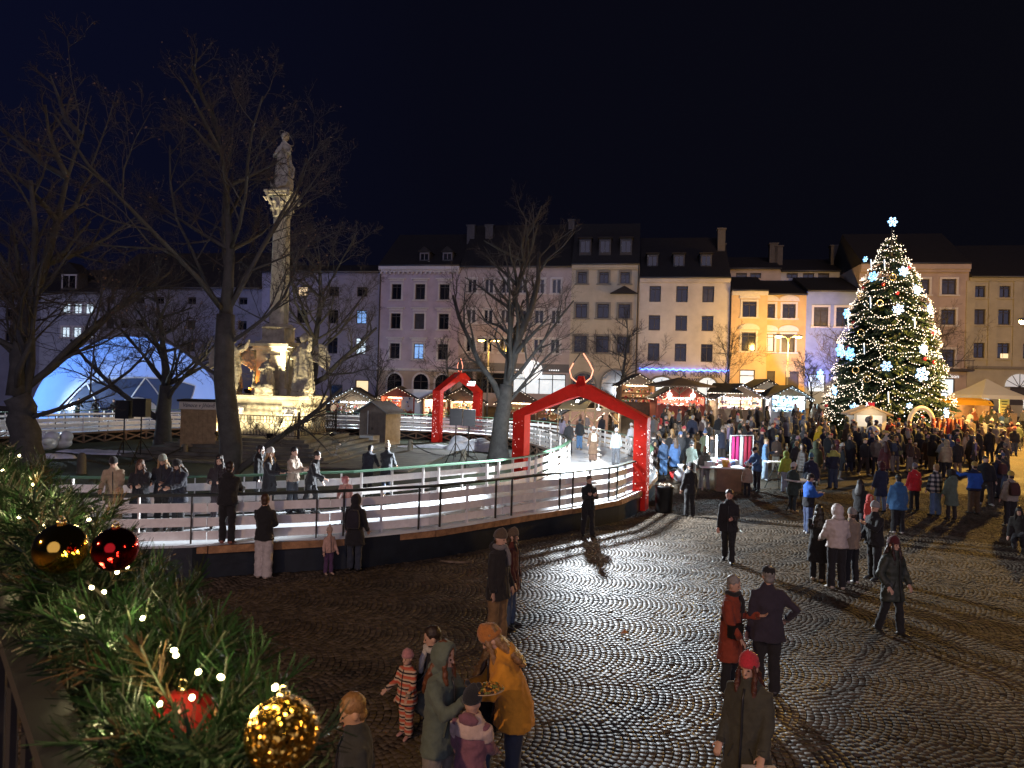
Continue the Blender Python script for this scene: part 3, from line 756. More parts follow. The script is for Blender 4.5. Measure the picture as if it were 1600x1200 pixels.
# ------------------------------------------------------------------ bare trees
M_BARK = mat('tree_bark', (.056, .055, .052), .9, vary=.35, vscale=3, bump=.8, bscale=14)
M_TWIG = mat('twigs', (.056, .047, .045), .9)
M_LEAF = mat('withered_leaf', (.15, .095, .06), .7, isl=.5)
def seg_mesh(name, segs, n, m):
    A = np.array([s[0] for s in segs]); B = np.array([s[1] for s in segs]); ra = np.array([s[2] for s in segs]); rb = np.array([s[3] for s in segs])
    t = B - A; t /= np.linalg.norm(t, axis=1, keepdims=True) + 1e-9
    h = np.where(np.abs(t[:, 2:3]) < .9, np.array([[0, 0, 1.]]), np.array([[1., 0, 0]]))
    u = np.cross(t, h); u /= np.linalg.norm(u, axis=1, keepdims=True); w = np.cross(t, u)
    V = np.zeros((len(A), 2 * n, 3))
    for j in range(n):
        a = 2 * PI * j / n; d = u * math.cos(a) + w * math.sin(a)
        V[:, j] = A + d * ra[:, None]; V[:, n + j] = B + d * rb[:, None]
    f = np.array([(j, (j + 1) % n, n + (j + 1) % n, n + j) for j in range(n)])
    Q = (np.arange(len(A))[:, None, None] * 2 * n + f[None]).reshape(-1, 4)
    return npmesh(name, V.reshape(-1, 3), Q, m, smooth=True)
def bare_tree(label, base, height, r0, seed, fork=.3, nl=6, spread=.55, lean=(0, 0), depth=4, leaves=0, group='bare trees on the square', limbs=(), twk=1.0, twm=None, dens=1.0, ldr=.62):
    R = random.Random(seed)
    t = thing('bare_tree', label, 'tree', base, 0, group)
    bt = MB(); S1, S2, ends = [], [], []
    def poly(p, d, L, r, rend, k, wob, up):
        pts, rs = [p], [r]
        for i in range(k):
            d = (d + Vector((R.gauss(0, wob), R.gauss(0, wob), R.gauss(0, wob) * .6 + up))).normalized()
            p = p + d * (L / k); pts.append(p); rs.append(rend + (r - rend) * (1 - (i + 1) / k) ** (1.35 if k == 7 else 1))
        return pts, rs
    def grow(p, d, L, r, lev):
        k = 5 if lev < 2 else 3
        pts, rs = poly(p, d, L, r, r * (.35 if lev < 2 else .25), k, .10 + .05 * lev, .05)
        if lev == 1: bt.tube(pts, rs, 7)
        else:
            (S1 if lev == 2 else S2).extend([(tuple(a), tuple(b), x, y) for a, b, x, y in zip(pts, pts[1:], rs, rs[1:])])
        if lev >= depth + 1:
            ends.append(pts[-1]); return
        nch = max(2, int(round(((0, 7, 7, 6, 4)[lev] if lev < 5 else 3) * dens)))
        for c in range(nch):
            f = .22 + .75 * (c + R.random()) / nch
            i = min(k - 1, int(f * k)); q = pts[i] + (pts[i + 1] - pts[i]) * (f * k - i)
            tt = (pts[i + 1] - pts[i]).normalized(); side = tt.cross(Vector((R.gauss(0, 1), R.gauss(0, 1), R.gauss(0, 1)))).normalized()
            an = math.radians(R.uniform(28, 62)); dd = tt * math.cos(an) + side * math.sin(an); dd.z += .12
            grow(q, dd.normalized(), L * R.uniform(.38, .62) * (1 - .35 * f), max(.006, rs[i] * R.uniform(.42, .6)), lev + 1)
    top = Vector((lean[0], lean[1], height * fork))
    tr, trr = [Vector((0, 0, -.2)), Vector((0, 0, .25)), Vector((0, 0, 1.0))], [r0 * 1.5, r0 * 1.22, r0]
    for i in range(1, 6):
        f = i / 5; tr.append(Vector((top.x * f + R.gauss(0, .06), top.y * f + R.gauss(0, .06), 1 + (top.z - 1) * f))); trr.append(r0 * (1 - .22 * f))
    # the leader goes on above the fork
    p = tr[-1]
    ld, lr_ = poly(p, Vector((lean[0] * .05, 0, 1)), height * (.92 - fork), r0 * ldr, .012, 7, .09, .04)
    bt.tube(tr, trr, 12); bt.tube(ld, lr_, 8)
    for i in range(nl):
        f = R.random() * .75 * (i / nl) + .0; q = ld[min(6, int(f * 7))]
        a = 2 * PI * (i + R.uniform(-.3, .3)) / nl; el = math.radians(R.uniform(38, 72))
        d = Vector((math.cos(a) * math.cos(el) * (spread / .55), math.sin(a) * math.cos(el) * (spread / .55), math.sin(el))).normalized()
        grow(q, d, height * R.uniform(.36, .52) * (1 - .3 * f), r0 * R.uniform(.16, .27), 1)
    for i in range(int(10 * dens)):
        f = .25 + .72 * i / (10 * dens); q = ld[min(6, int(f * 7))]; a = R.uniform(0, 2 * PI); el = math.radians(R.uniform(20, 60))
        grow(q, Vector((math.cos(a) * math.cos(el), math.sin(a) * math.cos(el), math.sin(el))), height * R.uniform(.16, .28) * (1.1 - .5 * f), r0 * .22, 2)
    for (fz, dx, dy, dzz, L, rr) in limbs:               # big limbs the photograph shows one by one
        i = min(len(tr) - 1, max(1, int(fz * (len(tr) - 1)))); grow(tr[i], Vector((dx, dy, dzz)).normalized(), L, rr, 1)
    bt.build('trunk', M_BARK, t, True, world=False)
    inst('branches', seg_mesh('branches', S1, 5, M_BARK), t)['kind'] = 'stuff'
    o = inst('twigs', seg_mesh('twigs', [(a, b, x * twk, y * twk) for a, b, x, y in S2], 3, twm or M_TWIG), t); o['kind'] = 'stuff'
    leaves = int(leaves * .6)
    if leaves:
        pts = [R.choice(ends) for _ in range(leaves)]
        C = np.array([tuple(p) for p in pts]) + rng.normal(0, .12, (leaves, 3)); n = len(C)
        u = rng.normal(0, 1, (n, 3)); u /= np.linalg.norm(u, axis=1)[:, None]; w = np.cross(u, rng.normal(0, 1, (n, 3))); w /= np.linalg.norm(w, axis=1)[:, None]
        s = rng.uniform(.025, .05, (n, 1)); Vv = np.stack([C - u * s, C + w * s * .6, C + u * s, C - w * s * .6], 1).reshape(-1, 3)
        o = inst('leaves', npmesh('leaves', Vv, np.arange(4 * n).reshape(-1, 4), M_LEAF), t); o['kind'] = 'stuff'
    return t
def at(px, d, z=None):
    p = W(px, 600, d); return Vector((p.x, p.y, terrain(p.x, p.y) if z is None else z))
bare_tree('huge bare tree with twin trunks at the left edge, nearest the garland', at(48, 26.5, 0), 16.5, .56, 11, fork=.2, nl=6, spread=.7, lean=(-.4, 0), limbs=((.8, 1, .1, .32, 6.0, .10), (.9, .22, 0, 1, 8.5, .19), (.7, -.4, .2, .9, 8, .2)), twk=1.0)
bare_tree('tall bare tree in front of the column steps, the one forking low', at(362, 22.5, 0), 14.8, .36, 23, fork=.42, nl=6, spread=.42, lean=(-.3, 0), leaves=1400, limbs=((.34, 1, .1, .85, 4.6, .13), (.85, -1, .1, .5, 4.0, .06), (.9, 1, 0, .9, 4.2, .07)), twk=1.0)
bare_tree('dark bare tree between the blue dome and the kiosk sign', at(257, 41, 0), 11.5, .45, 31, fork=.32, nl=7, spread=.8, limbs=((.5, -1, -.2, .45, 7, .19), (.8, .6, -.2, .9, 5, .15)), leaves=700)
bare_tree('bare tree standing behind the column monument', at(481, 46, 0), 14.5, .42, 47, fork=.40, nl=8, spread=.65, leaves=500, lean=(.3, 0), limbs=((.85, .9, 0, .5, 6, .2),))
bare_tree('tall forked bare tree between the two red arches', at(782, 40.5, 0), 15.8, .52, 52, fork=.27, nl=4, spread=.34, lean=(.3, 0), limbs=((.75, -.42, 0, 1, 7.5, .2), (.95, .34, 0, 1, 9, .3), (.8, .9, .2, .9, 5, .12)), twk=.7, dens=1.0, ldr=.42)
for px, d, hh, r, sd, lab, lv in ((700, 66, 9.0, .18, 61, 'small bare tree beside the left street lamp behind the small red arch', 300), (972, 64, 10.2, .24, 62, 'round crowned bare tree in front of the cream mansard house', 0),
                              (1132, 64, 8.8, .13, 63, 'slim bare tree beside the blue neon sign', 0), (588, 67, 7.5, .16, 64, 'small bare tree behind the grey shed', 250), (1268, 60, 6.5, .14, 65, 'bare sapling lit orange by the right double street lamp', 250),
                              (1313, 66, 9.2, .16, 66, 'bare tree in front of the blue lit house', 0), (1462, 63, 11.2, .25, 67, 'bare tree behind the right flank of the Christmas tree', 0), (752, 70, 7.2, .14, 68, 'bare tree in front of the lit round shop sign', 100)):
    bare_tree(lab, at(px, d), hh, r, sd, fork=.3, nl=6, spread=.8, depth=3, leaves=lv, group='small bare trees before the houses', twk=1.5)

# ------------------------------------------------------------------ column monument
M_STONE = mat('weathered_sandstone', (.42, .385, .30), .85, vary=.4, vscale=2.2, bump=.5, bscale=9)
M_STEP = mat('stone_step', (.155, .15, .12), .8, vary=.35, vscale=1.5, bump=.35, bscale=12)
M_IRON = mat('black_iron', (.012, .012, .012), .5, .4)
mc = W(433, 600, 41); MC = Vector((mc.x, mc.y, 0))
mon = thing('column_monument', 'tall stone column with a robed statue on its capital, floodlit on a stepped base', 'monument', MC, math.radians(-8))
for k in range(6):
    L = 11.2 - k * .95; z = k * .17
    s = MB(); s.box((0, 0, z + .085), (L, L, .17)); s.box((0, 0, z + .158), (L + .07, L + .07, .03))
    s.build('step', M_STEP, mon, world=False)
b = MB(); b.box((3.2, -1.2, .05), (13.5, 11, .10)); b.build('platform', M_STEP, mon, world=False)
ZB = 1.02
b = MB(); b.box((0, 0, ZB + .12), (4.3, 4.3, .24)); b.box((0, 0, ZB + 1.15), (3.9, 3.9, 1.85))
for sx in (1, -1):
    for sy in (1, -1): b.box((sx * 1.75, sy * 1.75, ZB + 1.15), (.75, .75, 1.84))
b.build('lower_pedestal', M_STONE, mon, world=False)
MB().lathe([(2.95, 0), (3.1, .08), (3.15, .2), (2.9, .25)], 4, (0, 0, ZB + 2.08), rot=PI / 4).build('ledge', M_STONE, mon, world=False)
b = MB(); b.box((0, 0, ZB + 2.5), (2.3, 2.3, .36)); b.box((0, 0, ZB + 3.75), (1.75, 1.75, 2.2)); b.box((0, -.9, ZB + 3.75), (1.2, .06, 1.6)); b.box((.9, 0, ZB + 3.75), (.06, 1.2, 1.6))
b.build('upper_pedestal', M_STONE, mon, world=False)
b = MB(); b.box((0, 0, ZB + 4.95), (2.05, 2.05, .2)); b.box((0, 0, ZB + 5.14), (2.35, 2.35, .18)); b.box((0, 0, ZB + 5.3), (1.9, 1.9, .14)); b.build('cornice', M_STONE, mon, world=False)
b = MB(); b.box((0, 0, ZB + 5.75), (1.35, 1.35, .75)); b.lathe([(.85, 0), (.95, .1), (.8, .22), (.72, .3)], 16, (0, 0, ZB + 6.1)); b.build('column_base', M_STONE, mon, world=False)
b = MB(); b.loft([[(w * cx_, w * cy_, z) for cx_, cy_ in ((-.5, -.36), (-.36, -.5), (.36, -.5), (.5, -.36), (.5, .36), (.36, .5), (-.36, .5), (-.5, .36))] for z, w in ((ZB + 6.38, .86), (ZB + 8.5, .85), (ZB + 10.6, .81), (ZB + 12.6, .76))])
b.build('shaft', M_STONE, mon, world=False)
zc = ZB + 12.6; b = MB(); b.lathe([(.52, 0), (.58, .05), (.52, .1), (.47, .14), (.5, .6), (.64, 1.1), (.7, 1.15)], 16, (0, 0, zc))
b.box((0, 0, zc + 1.3), (1.65, 1.65, .16)); b.box((0, 0, zc + 1.43), (1.8, 1.8, .12))
for row, (z0, rr, n) in enumerate(((.15, .5, 8), (.5, .54, 8))):
    for j in range(n):
        a = 2 * PI * (j + .5 * row) / n; c, s_ = math.cos(a), math.sin(a)
        b.tube([(rr * c, rr * s_, zc + z0), (rr * 1.12 * c, rr * 1.12 * s_, zc + z0 + .3), (rr * 1.45 * c, rr * 1.45 * s_, zc + z0 + .42), (rr * 1.55 * c, rr * 1.55 * s_, zc + z0 + .30)], [.12, .13, .09, .05], 6, round_=True)
for sx in (1, -1):
    for sy in (1, -1): b.tube([(.5 * sx, .5 * sy, zc + .7), (.72 * sx, .72 * sy, zc + 1.12), (.85 * sx, .85 * sy, zc + 1.05), (.76 * sx, .76 * sy, zc + .92)], [.08, .1, .1, .07], 6, round_=True)
b.v = [(p[0] * .88, p[1] * .88, p[2]) for p in b.v]; b.build('capital', M_STONE, mon, world=False)
def robed(b, o, s, R, rz=0., arm=1, wings=False, seat=False):
    st = len(b.v)
    prof = ((.34, .30, 0, 0), (.36, .32, .15, 0), (.30, .26, .7, .03), (.26, .21, 1.05, -.03), (.27, .20, 1.25, 0), (.30, .2, 1.45, .03), (.16, .14, 1.6, .02), (.08, .09, 1.67, 0))
    b.loft([[(x0 + rx * (1 + .10 * math.sin(5 * a + z * 3 + R)) * math.cos(a), ry * (1 + .10 * math.sin(5 * a + z * 3 + R)) * math.sin(a), z) for a in [2 * PI * j / 20 for j in range(20)]] for rx, ry, z, x0 in prof])
    b.ball((.03, -.03, 1.83), (.12, .14, .17), 10, 8); b.ball((.03, .05, 1.87), (.15, .15, .17), 10, 8)
    b.tube([(-.24, 0, 1.45), (-.36, -.15, 1.15), (-.08, -.3, 1.2)], [.1, .09, .06], 8, round_=True)
    if arm: b.tube([(.26, 0, 1.45), (.42, -.12, 1.2), (.2, -.32, 1.32)], [.1, .09, .06], 8, round_=True)
    else: b.tube([(.26, 0, 1.45), (.5, -.2, 1.55), (.62, -.3, 1.85)], [.1, .08, .05], 8, round_=True)
    for k in range(5):
        a = R + k * 1.3; b.tube([(.27 * math.cos(a), .22 * math.sin(a), 1.3), (.33 * math.cos(a + .3), .3 * math.sin(a + .3), .7), (.38 * math.cos(a + .2), .34 * math.sin(a + .2), .05)], [.05, .07, .08], 6, round_=True)
    if wings:
        for sx in (1, -1): b.loft([[(sx * x, .22 + .05 * k, z), (sx * (x + .05), .3 + .05 * k, z + w), (sx * (x + .02), .36 + .05 * k, z + w), (sx * (x - .03), .28 + .05 * k, z)] for k, (x, z, w) in enumerate(((.12, 1.1, .45), (.35, 1.0, .7), (.6, .85, .75), (.8, .7, .5)))])
    M = Matrix.Translation(o) @ Matrix.Rotation(rz, 4, 'Z') @ Matrix.Diagonal((s, s, s, 1)); b.xf(M, st)
b = MB(); robed(b, (0, 0, zc + 1.75), 1.62, .4, math.radians(-15)); b.ball((0, 0, zc + 1.7), (.7, .7, .3), 14, 8)
b.tube([(-.75, -.35, zc + 2.1), (-.55, -.6, zc + 1.8), (0, -.75, zc + 1.7), (.5, -.6, zc + 1.85), (.62, -.45, zc + 2.15)], [.03, .1, .14, .1, .03], 8)
b.tube([(.55, 0, zc + 3.2), (.75, .1, zc + 2.9), (.7, .1, zc + 2.4), (.45, 0, zc + 2.3)], .07, 7, round_=True)
b.v = [(p[0] * .84, p[1] * .84, p[2]) for p in b.v]; o = b.build('statue', M_STONE, mon, world=False); remesh(o, .035, 1, .10, .16)
b = MB(); c = Vector((.05, .2, zc + 4.75)); b.tube([c + Vector((.42 * math.cos(a), .3 * math.sin(a), .25 * math.sin(a) - .45 * math.cos(a))) for a in [2 * PI * j / 16 for j in range(17)]], .028, 6)
b.build('halo', mat('gilded_metal', (.75, .7, .55), .3, 1.), mon, True, world=False)
for lab, x, y, sd, rz, wg, arm, sc_ in (('floodlit stone figure with raised arm at the left corner of the column base', -1.9, -1.75, 1.2, .3, True, 0, 1.5), ('small floodlit stone figure in the middle before the column base', .35, -1.95, 2.2, 0, False, 1, 1.0),
                                   ('twisting stone figure at the right corner of the column base', 2.05, -1.1, 3.1, -.5, True, 0, 1.62), ('stone figure at the back corner of the column base, half hidden', -1.9, 1.9, .2, 2, True, 1, 1.5)):
    p = MC + Matrix.Rotation(math.radians(-8), 3, 'Z') @ Vector((x, y, ZB + 2.32))
    b = MB(); robed(b, (0, 0, .25), sc_, sd, rz, arm, wg); b.box((0, 0, .14), (1.0, .9, .28)); b.ball((.2, -.35, .45), (.32, .28, .3), 8, 6); b.ball((-.3, -.3, .4), (.28, .25, .26), 8, 6)
    b.v = [tuple(Vector(q) + p) for q in b.v]
    o = b.build('statue', M_STONE, base=p); tag(o, lab, 'statue', 'stone figures round the column'); remesh(o, .032, 1, .10, .14)
rl = thing('iron_railing', 'black ornamental wrought iron railing round the column base', 'railing', MC + Vector((0, 0, ZB)), math.radians(-8))
for k in range(4):
    b = MB(); Ls = 5.2; hh = 1.2
    b.box((0, -Ls / 2, hh), (Ls, .05, .05)); b.box((0, -Ls / 2, .14), (Ls, .04, .04)); b.box((0, -Ls / 2, hh * .82), (Ls, .03, .03))
    n = 14
    for i in range(n):
        x = -Ls / 2 + (i + .5) * Ls / n; q = Ls / n / 2
        for a, c in (((-q, .14), (-q, .42)), ((-q, .42), (0, .55)), ((0, .55), (q, .42)), ((0, .55), (0, .72)), ((0, .72), (-q, .85)), ((0, .72), (q, .85)), ((-q, .85), (-q, hh)), ((0, .85), (0, hh)), ((0, .14), (0, .40))):
            b.bar((x + a[0], -Ls / 2, a[1]), (x + c[0], -Ls / 2, c[1]), .028, .028, (0, 1, 0))
        if i % 3 == 1:
            for j in range(4): b.bar((x - .16 * math.cos(PI * j / 4), -Ls / 2, .63 - .16 * math.sin(PI * j / 4)), (x + .16 * math.cos(PI * j / 4), -Ls / 2, .63 + .16 * math.sin(PI * j / 4)), .03, .03, (0, 1, 0))
    b.xf(Matrix.Rotation(PI / 2 * k, 4, 'Z')); b.build('railing_panel', M_IRON, rl, world=False)
    b = MB().box((Ls / 2, -Ls / 2, .68), (.10, .10, 1.36)); b.ball((Ls / 2, -Ls / 2, 1.4), .08, 8, 6); b.xf(Matrix.Rotation(PI / 2 * k, 4, 'Z')); b.build('post', M_IRON, rl, world=False)
M_PAPER = mat('white_notice', (.8, .8, .8), .6)
for lab, x, w in (('white picture notice on the left of the railed column base', -1.35, .95), ('white notice with dark print right of the railed column base', 1.85, .8)):
    p = MC + Matrix.Rotation(math.radians(-8), 3, 'Z') @ Vector((x, -2.12, ZB + 1.45))
    n = thing('notice_board', lab, 'notice', p, math.radians(-8), 'notices on the column base')
    MB().box((0, 0, 0), (w, .04, .45)).build('board', M_PAPER, n, world=False)
    MB().prism([(-.3, -.15), (.2, -.15), (.25, .02), (-.1, .12)], -.026, 'y', .004).build('print', mat('grey_print', (.1, .1, .12), .7), n, world=False)
    MB().box((0, .02, -.8), (.05, .03, 1.4)).build('post', M_IRON, n, world=False)
# warm floodlights standing on the steps
YEL = (1.0, .82, .48)
def flood(label, loc, aim, energy, col, spot=95, size=.12, face=True, group=None, sz=1.):
    t = thing('floodlight', label, 'floodlight', loc, 0, group)
    d = (Vector(aim) - Vector(loc)).normalized(); q = d.to_track_quat('-Y', 'Z').to_matrix().to_4x4()
    b = MB(); b.box((0, .06, 0), (.34, .12, .26)); b.box((0, .13, 0), (.26, .05, .2)); q = q @ Matrix.Diagonal((sz, sz, sz, 1)); b.xf(q); b.build('housing', M_IRON, t, world=False)
    b = MB(); b.box((0, -.004, 0), (.30, .008, .22)); b.xf(q); b.build('lens', mat('lens_%d_%d_%d' % tuple(int(c * 9) for c in col), (.8, .8, .8), .3, emit=col, estr=14., sample=False), t, world=False)
    l = lamp('SPOT', 'flood_beam', Vector(loc) + d * .08, energy, col, size, aim, spot, .5)
    return t
Rm = Matrix.Rotation(math.radians(-8), 3, 'Z')
for lab, x, y, ax, ay, az, en, col in (('left of two front floodlights on the column steps', -1.6, -3.6, -.6, 0, 4.2, 500, YEL), ('right of two front floodlights on the column steps', 1.5, -3.6, .3, 0, 4.6, 500, YEL),
                              ('floodlight on the right side of the column steps', 3.7, -.6, .5, 0, 5.0, 700, YEL), ('floodlight on the left side of the column steps', -3.7, .3, 0, 0, 5.0, 700, YEL), ):
    p = MC + Rm @ Vector((x, y, ZB + .25)); q = MC + Rm @ Vector((ax, ay, az + 1.3)); flood(lab, p, q, en, col, 110, group='column floodlights')
p = MC + Rm @ Vector((-1.15, -1.2, ZB + 2.55)); flood('small orange floodlight on the ledge beside the left stone figure', p, MC + Rm @ Vector((-1.0, 0, ZB + 5)), 150, (1, .30, .03), 90, group='column floodlights')
p = MC + Rm @ Vector((.2, -2.7, ZB + 2.6))
lamp('SPOT', 'flood_beam', MC + Rm @ Vector((1.0, -1.45, ZB + 2.5)), 4200, YEL, .1, MC + Vector((0, 0, zc + 1)), 34, .6)

# ------------------------------------------------------------------ things on the lawn
def bollard(lab, px, py, h=.75):
    p = G(px, py); t = thing('stone_bollard', lab, 'bollard', p, 0, 'stone bollards with chains on the lawn')
    MB().lathe([(.2, 0), (.18, .1), (.165, h * .8), (.13, h * .95), (.06, h)], 12).build('pillar', M_STEP, t, True, world=False); return p
bs = [bollard('stone bollard beside the grey shed', 641, 706), bollard('stone bollard in front of the right tripod', 724, 724), bollard('stone bollard left, in front of the white seats', 127, 741, .9), bollard('stone bollard just below the kiosk', 288, 716)]
def chain(lab, a, c, sag=.45):
    a = a + Vector((0, 0, .62)); c = c + Vector((0, 0, .62)); L = (c - a).length; n = int(L / .13); b = MB(); pts = []
    for i in range(n + 1):
        f = i / n; pts.append(a + (c - a) * f - Vector((0, 0, 4 * sag * f * (1 - f))))
    for i in range(n):
        d = (pts[i + 1] - pts[i]); m = (pts[i] + pts[i + 1]) / 2; s = d.cross(Vector((0, 0, 1))).normalized() * .03; u = Vector((0, 0, .03)) if i % 2 else s
        if i % 2 == 0: u = s
        b.bar(pts[i] - d * .2 + u, pts[i + 1] + d * .2 + u, .018, .018); b.bar(pts[i] - d * .2 - u, pts[i + 1] + d * .2 - u, .018, .018)
    o = b.build('chain', M_IRON); tag(o, lab, 'chain', 'chains between the bollards'); o['kind'] = 'thing'
chain('dark chain hanging between the shed bollard and the tripod bollard', bs[0], bs[1]); chain('dark chain hanging between the two left bollards', bs[2], bs[3], .5)
chain('dark chain from the tripod bollard towards the forked tree', bs[1], G(800, 735))
M_SNOW = mat('old_snow', (.70, .74, .80), .75, vary=.2, vscale=3, bump=.6, bscale=9)
def heap(lab, px, py, rx, ry, h, sd, grp='heaps of scraped snow'):
    R = random.Random(sd); p = G(px, py); b = MB()
    for k in range(7): b.ball((R.uniform(-.6, .6) * rx, R.uniform(-.6, .6) * ry, 0), (rx * R.uniform(.35, .7), ry * R.uniform(.35, .7), h * R.uniform(.5, 1)), 12, 8)
    b.v = [(q[0] + p.x, q[1] + p.y, max(-.05, q[2]) + p.z) for q in b.v]
    o = b.build('snow_heap', mat('dirty_slush', (.22, .17, .12), .8, vary=.5, vscale=6, bump=.8, bscale=20) if 'dirty' in lab else M_SNOW, smooth=True); tag(o, lab, 'snow heap', grp); remesh(o, .09, 3, .12, .4)
heap('tall heap of scraped snow behind the right tripod', 733, 703, 1.3, .9, 1.0, 3); heap('low wide snow heap left of the forked tree trunk', 762, 705, 1.1, .8, .8, 4)
heap('flat snow patch at the foot of the shed', 668, 699, 2.6, .6, .22, 5); heap('long low snow bank left under the timber bracing', 160, 709, 3.2, .7, .25, 6); heap('snow patch below the white moulded seats', 95, 716, 1.2, .5, .3, 8)
heap('dirty ridge of frozen slush along the dark rink skirt', 742, 879, 1.0, .25, .07, 7)
def swan_seat(lab, px, py, rz):
    p = G(px, py); t = thing('skating_aid', lab, 'skating aid', p, rz, 'white moulded skating aids')
    b = MB(); b.ball((0, 0, .35), (.62, .42, .36), 14, 8); b.ball((.3, 0, .7), (.36, .42, .34), 12, 8); b.ball((-.32, .34, .55), (.42, .1, .22), 10, 6); b.ball((-.32, -.34, .55), (.42, .1, .22), 10, 6); b.tube([(-.55, 0, .4), (-.8, 0, .75), (-.7, 0, 1.0), (-.85, 0, 1.0)], [.14, .1, .09, .05], 8, round_=True)
    o = b.build('shell', mat('white_plastic', (.7, .72, .74), .35), t, world=False); remesh(o, .05, 3)
swan_seat('white moulded seat shaped skating aid lying under the deck, larger one', 93, 702, .4); swan_seat('white moulded skating aid beside the thick tree trunk', 73, 704, 1.4); 
def tripod(lab, px, py, d, boxes, hh):
    p = W(px, 600, d); p.z = 0; t = thing('loudspeaker_stand', lab, 'speaker stand', p, 0, 'loudspeakers on tripods')
    for k, (dx, dz_) in enumerate(boxes):
        b = MB(); b.box((dx, 0, hh + dz_), (.62, .5, .85)); b.box((dx, -.255, hh + dz_), (.5, .02, .72)); b.build('speaker', mat('black_speaker', (.012, .013, .016), .5), t, world=False)
        b = MB(); b.tube([(dx, 0, hh - .4 + dz_), (dx, 0, .5)], .03, 6)
        for a in (.4, 2.5, 4.6): b.tube([(dx, 0, 1.25), (dx + .75 * math.cos(a), .75 * math.sin(a), .0)], .018, 5); b.tube([(dx, 0, .55), (dx + .42 * math.cos(a), .42 * math.sin(a), .55)], .012, 5)
        b.build('tripod', M_IRON, t, world=False)
tripod('pair of black loudspeakers on tripods in front of the dome', 206, 700, 33, ((-.3, -.05), (.5, .05)), 2.65); tripod('pair of black loudspeakers on tripods right of the small red arch', 722, 715, 36, ((-.25, 0), (.42, -.02)), 2.55)
# grey shed and the concrete block in front
p = G(593, 694); sh = thing('garden_shed', 'small grey wooden shed with a pitched roof on the lawn', 'shed', p, math.radians(-24))
b = MB(); b.prism([(-1.05, 0), (1.05, 0), (1.05, 2.25), (0, 2.85), (-1.05, 2.25)], -.9, 'y', 1.8); b.build('wall', mat('brown_boarding', (.115, .085, .07), .75, vary=.25, vscale=3), sh, world=False)
for i in range(9):
    b = MB().box((1.055, -.9 + .1 + i * .2, 1.12), (.02, .185, 2.2)); b.build('plank', mat('lit_side_boarding', (.42, .36, .26), .75, vary=.25, vscale=3), sh, world=False)  # paler boards: the light on the right side painted into their colour
for i in range(10): MB().box((-1.05 + .105 + i * .21, -.91, 1.12), (.198, .02, 2.22)).build('plank', MATS['brown_boarding'], sh, world=False)
for sx in (1, -1): MB().bar((sx * .02, -1.1, 2.93), (sx * .02, 1.1, 2.93), .01, .01).add([(0, -1.15, 2.9), (0, 1.15, 2.9), (sx * 1.35, 1.15, 2.13), (sx * 1.35, -1.15, 2.13), (0, -1.15, 2.96), (0, 1.15, 2.96), (sx * 1.35, 1.15, 2.19), (sx * 1.35, -1.15, 2.19)], [(0, 1, 2, 3), (7, 6, 5, 4), (0, 3, 7, 4), (3, 2, 6, 7), (2, 1, 5, 6)]).build('roof', mat('grey_roof_felt', (.17, .18, .20), .8, vary=.2), sh, world=False)
MB().box((-.35, -.93, 1.3), (.06, .03, 2.0)).build('door_batten', M_FRAMEW, sh, world=False); MB().box((.0, -.93, 1.1), (.05, .05, .18)).build('handle', M_IRON, sh, world=False)
p = G(577, 697); tag(MB().box((p.x, p.y, .36), (1.0, .9, .72), -.3).build('concrete_block', mat('concrete', (.33, .34, .34), .9, vary=.2)), 'pale concrete block at the foot of the grey shed', 'block')
# kiosk with its fascia sign, left of the monument
p = W(313, 600, 37.5); p.z = 0; k = thing('wooden_kiosk', 'plain wooden kiosk with a white lettered sign, left of the column', 'kiosk', p, math.radians(14))
b = MB(); b.box((0, .6, 1.3), (1.75, 1.6, 2.6)); b.build('wall', mat('ochre_boarding', (.30, .22, .13), .8, vary=.3, vscale=4), k, world=False)
for i in range(8): MB().box((-.77 + i * .22, -.215, 1.3), (.21, .02, 2.55)).build('plank', MATS['ochre_boarding'], k, world=False)
MB().box((0, -.26, 2.72), (1.9, .08, .42)).build('sign_board', mat('sign_cream', (.62, .60, .56), .6), k, world=False)
inst('lettering', textmesh('Vánoce v Jihlavě', .3, M_LETD, .004, .3), k, (0, -.305, 2.72), (PI / 2, 0, 0), (.8, 1, 1))
MB().box((0, .6, 2.97), (2.1, 2.0, .1)).build('roof', M_ROOF, k, world=False)

# ------------------------------------------------------------------ blue lit dome
dc = at(208, 61, 0); dome = thing('dome_tent', 'large dome tent glowing blue with a clear panelled front', 'dome tent', dc + Vector((0, 0, .2)), 0)
M_FAB = mat('white_dome_fabric', (.72, .76, .82), .7, translucent=.45, vary=.08, vscale=.6)
M_CLR = mat('clear_dome_panel', (.09, .11, .15), .25, translucent=.3)
R = 7.4; bm_v, bm_f = [], []
t_ = (1 + 5 ** .5) / 2
iv = [Vector(v).normalized() for v in ((-1, t_, 0), (1, t_, 0), (-1, -t_, 0), (1, -t_, 0), (0, -1, t_), (0, 1, t_), (0, -1, -t_), (0, 1, -t_), (t_, 0, -1), (t_, 0, 1), (-t_, 0, -1), (-t_, 0, 1))]
ifc = [(0, 11, 5), (0, 5, 1), (0, 1, 7), (0, 7, 10), (0, 10, 11), (1, 5, 9), (5, 11, 4), (11, 10, 2), (10, 7, 6), (7, 1, 8), (3, 9, 4), (3, 4, 2), (3, 2, 6), (3, 6, 8), (3, 8, 9), (4, 9, 5), (2, 4, 11), (6, 2, 10), (8, 6, 7), (9, 8, 1)]
Rr_ = Matrix.Rotation(math.radians(31.7), 3, 'X')
iv = [Rr_ @ v for v in iv]
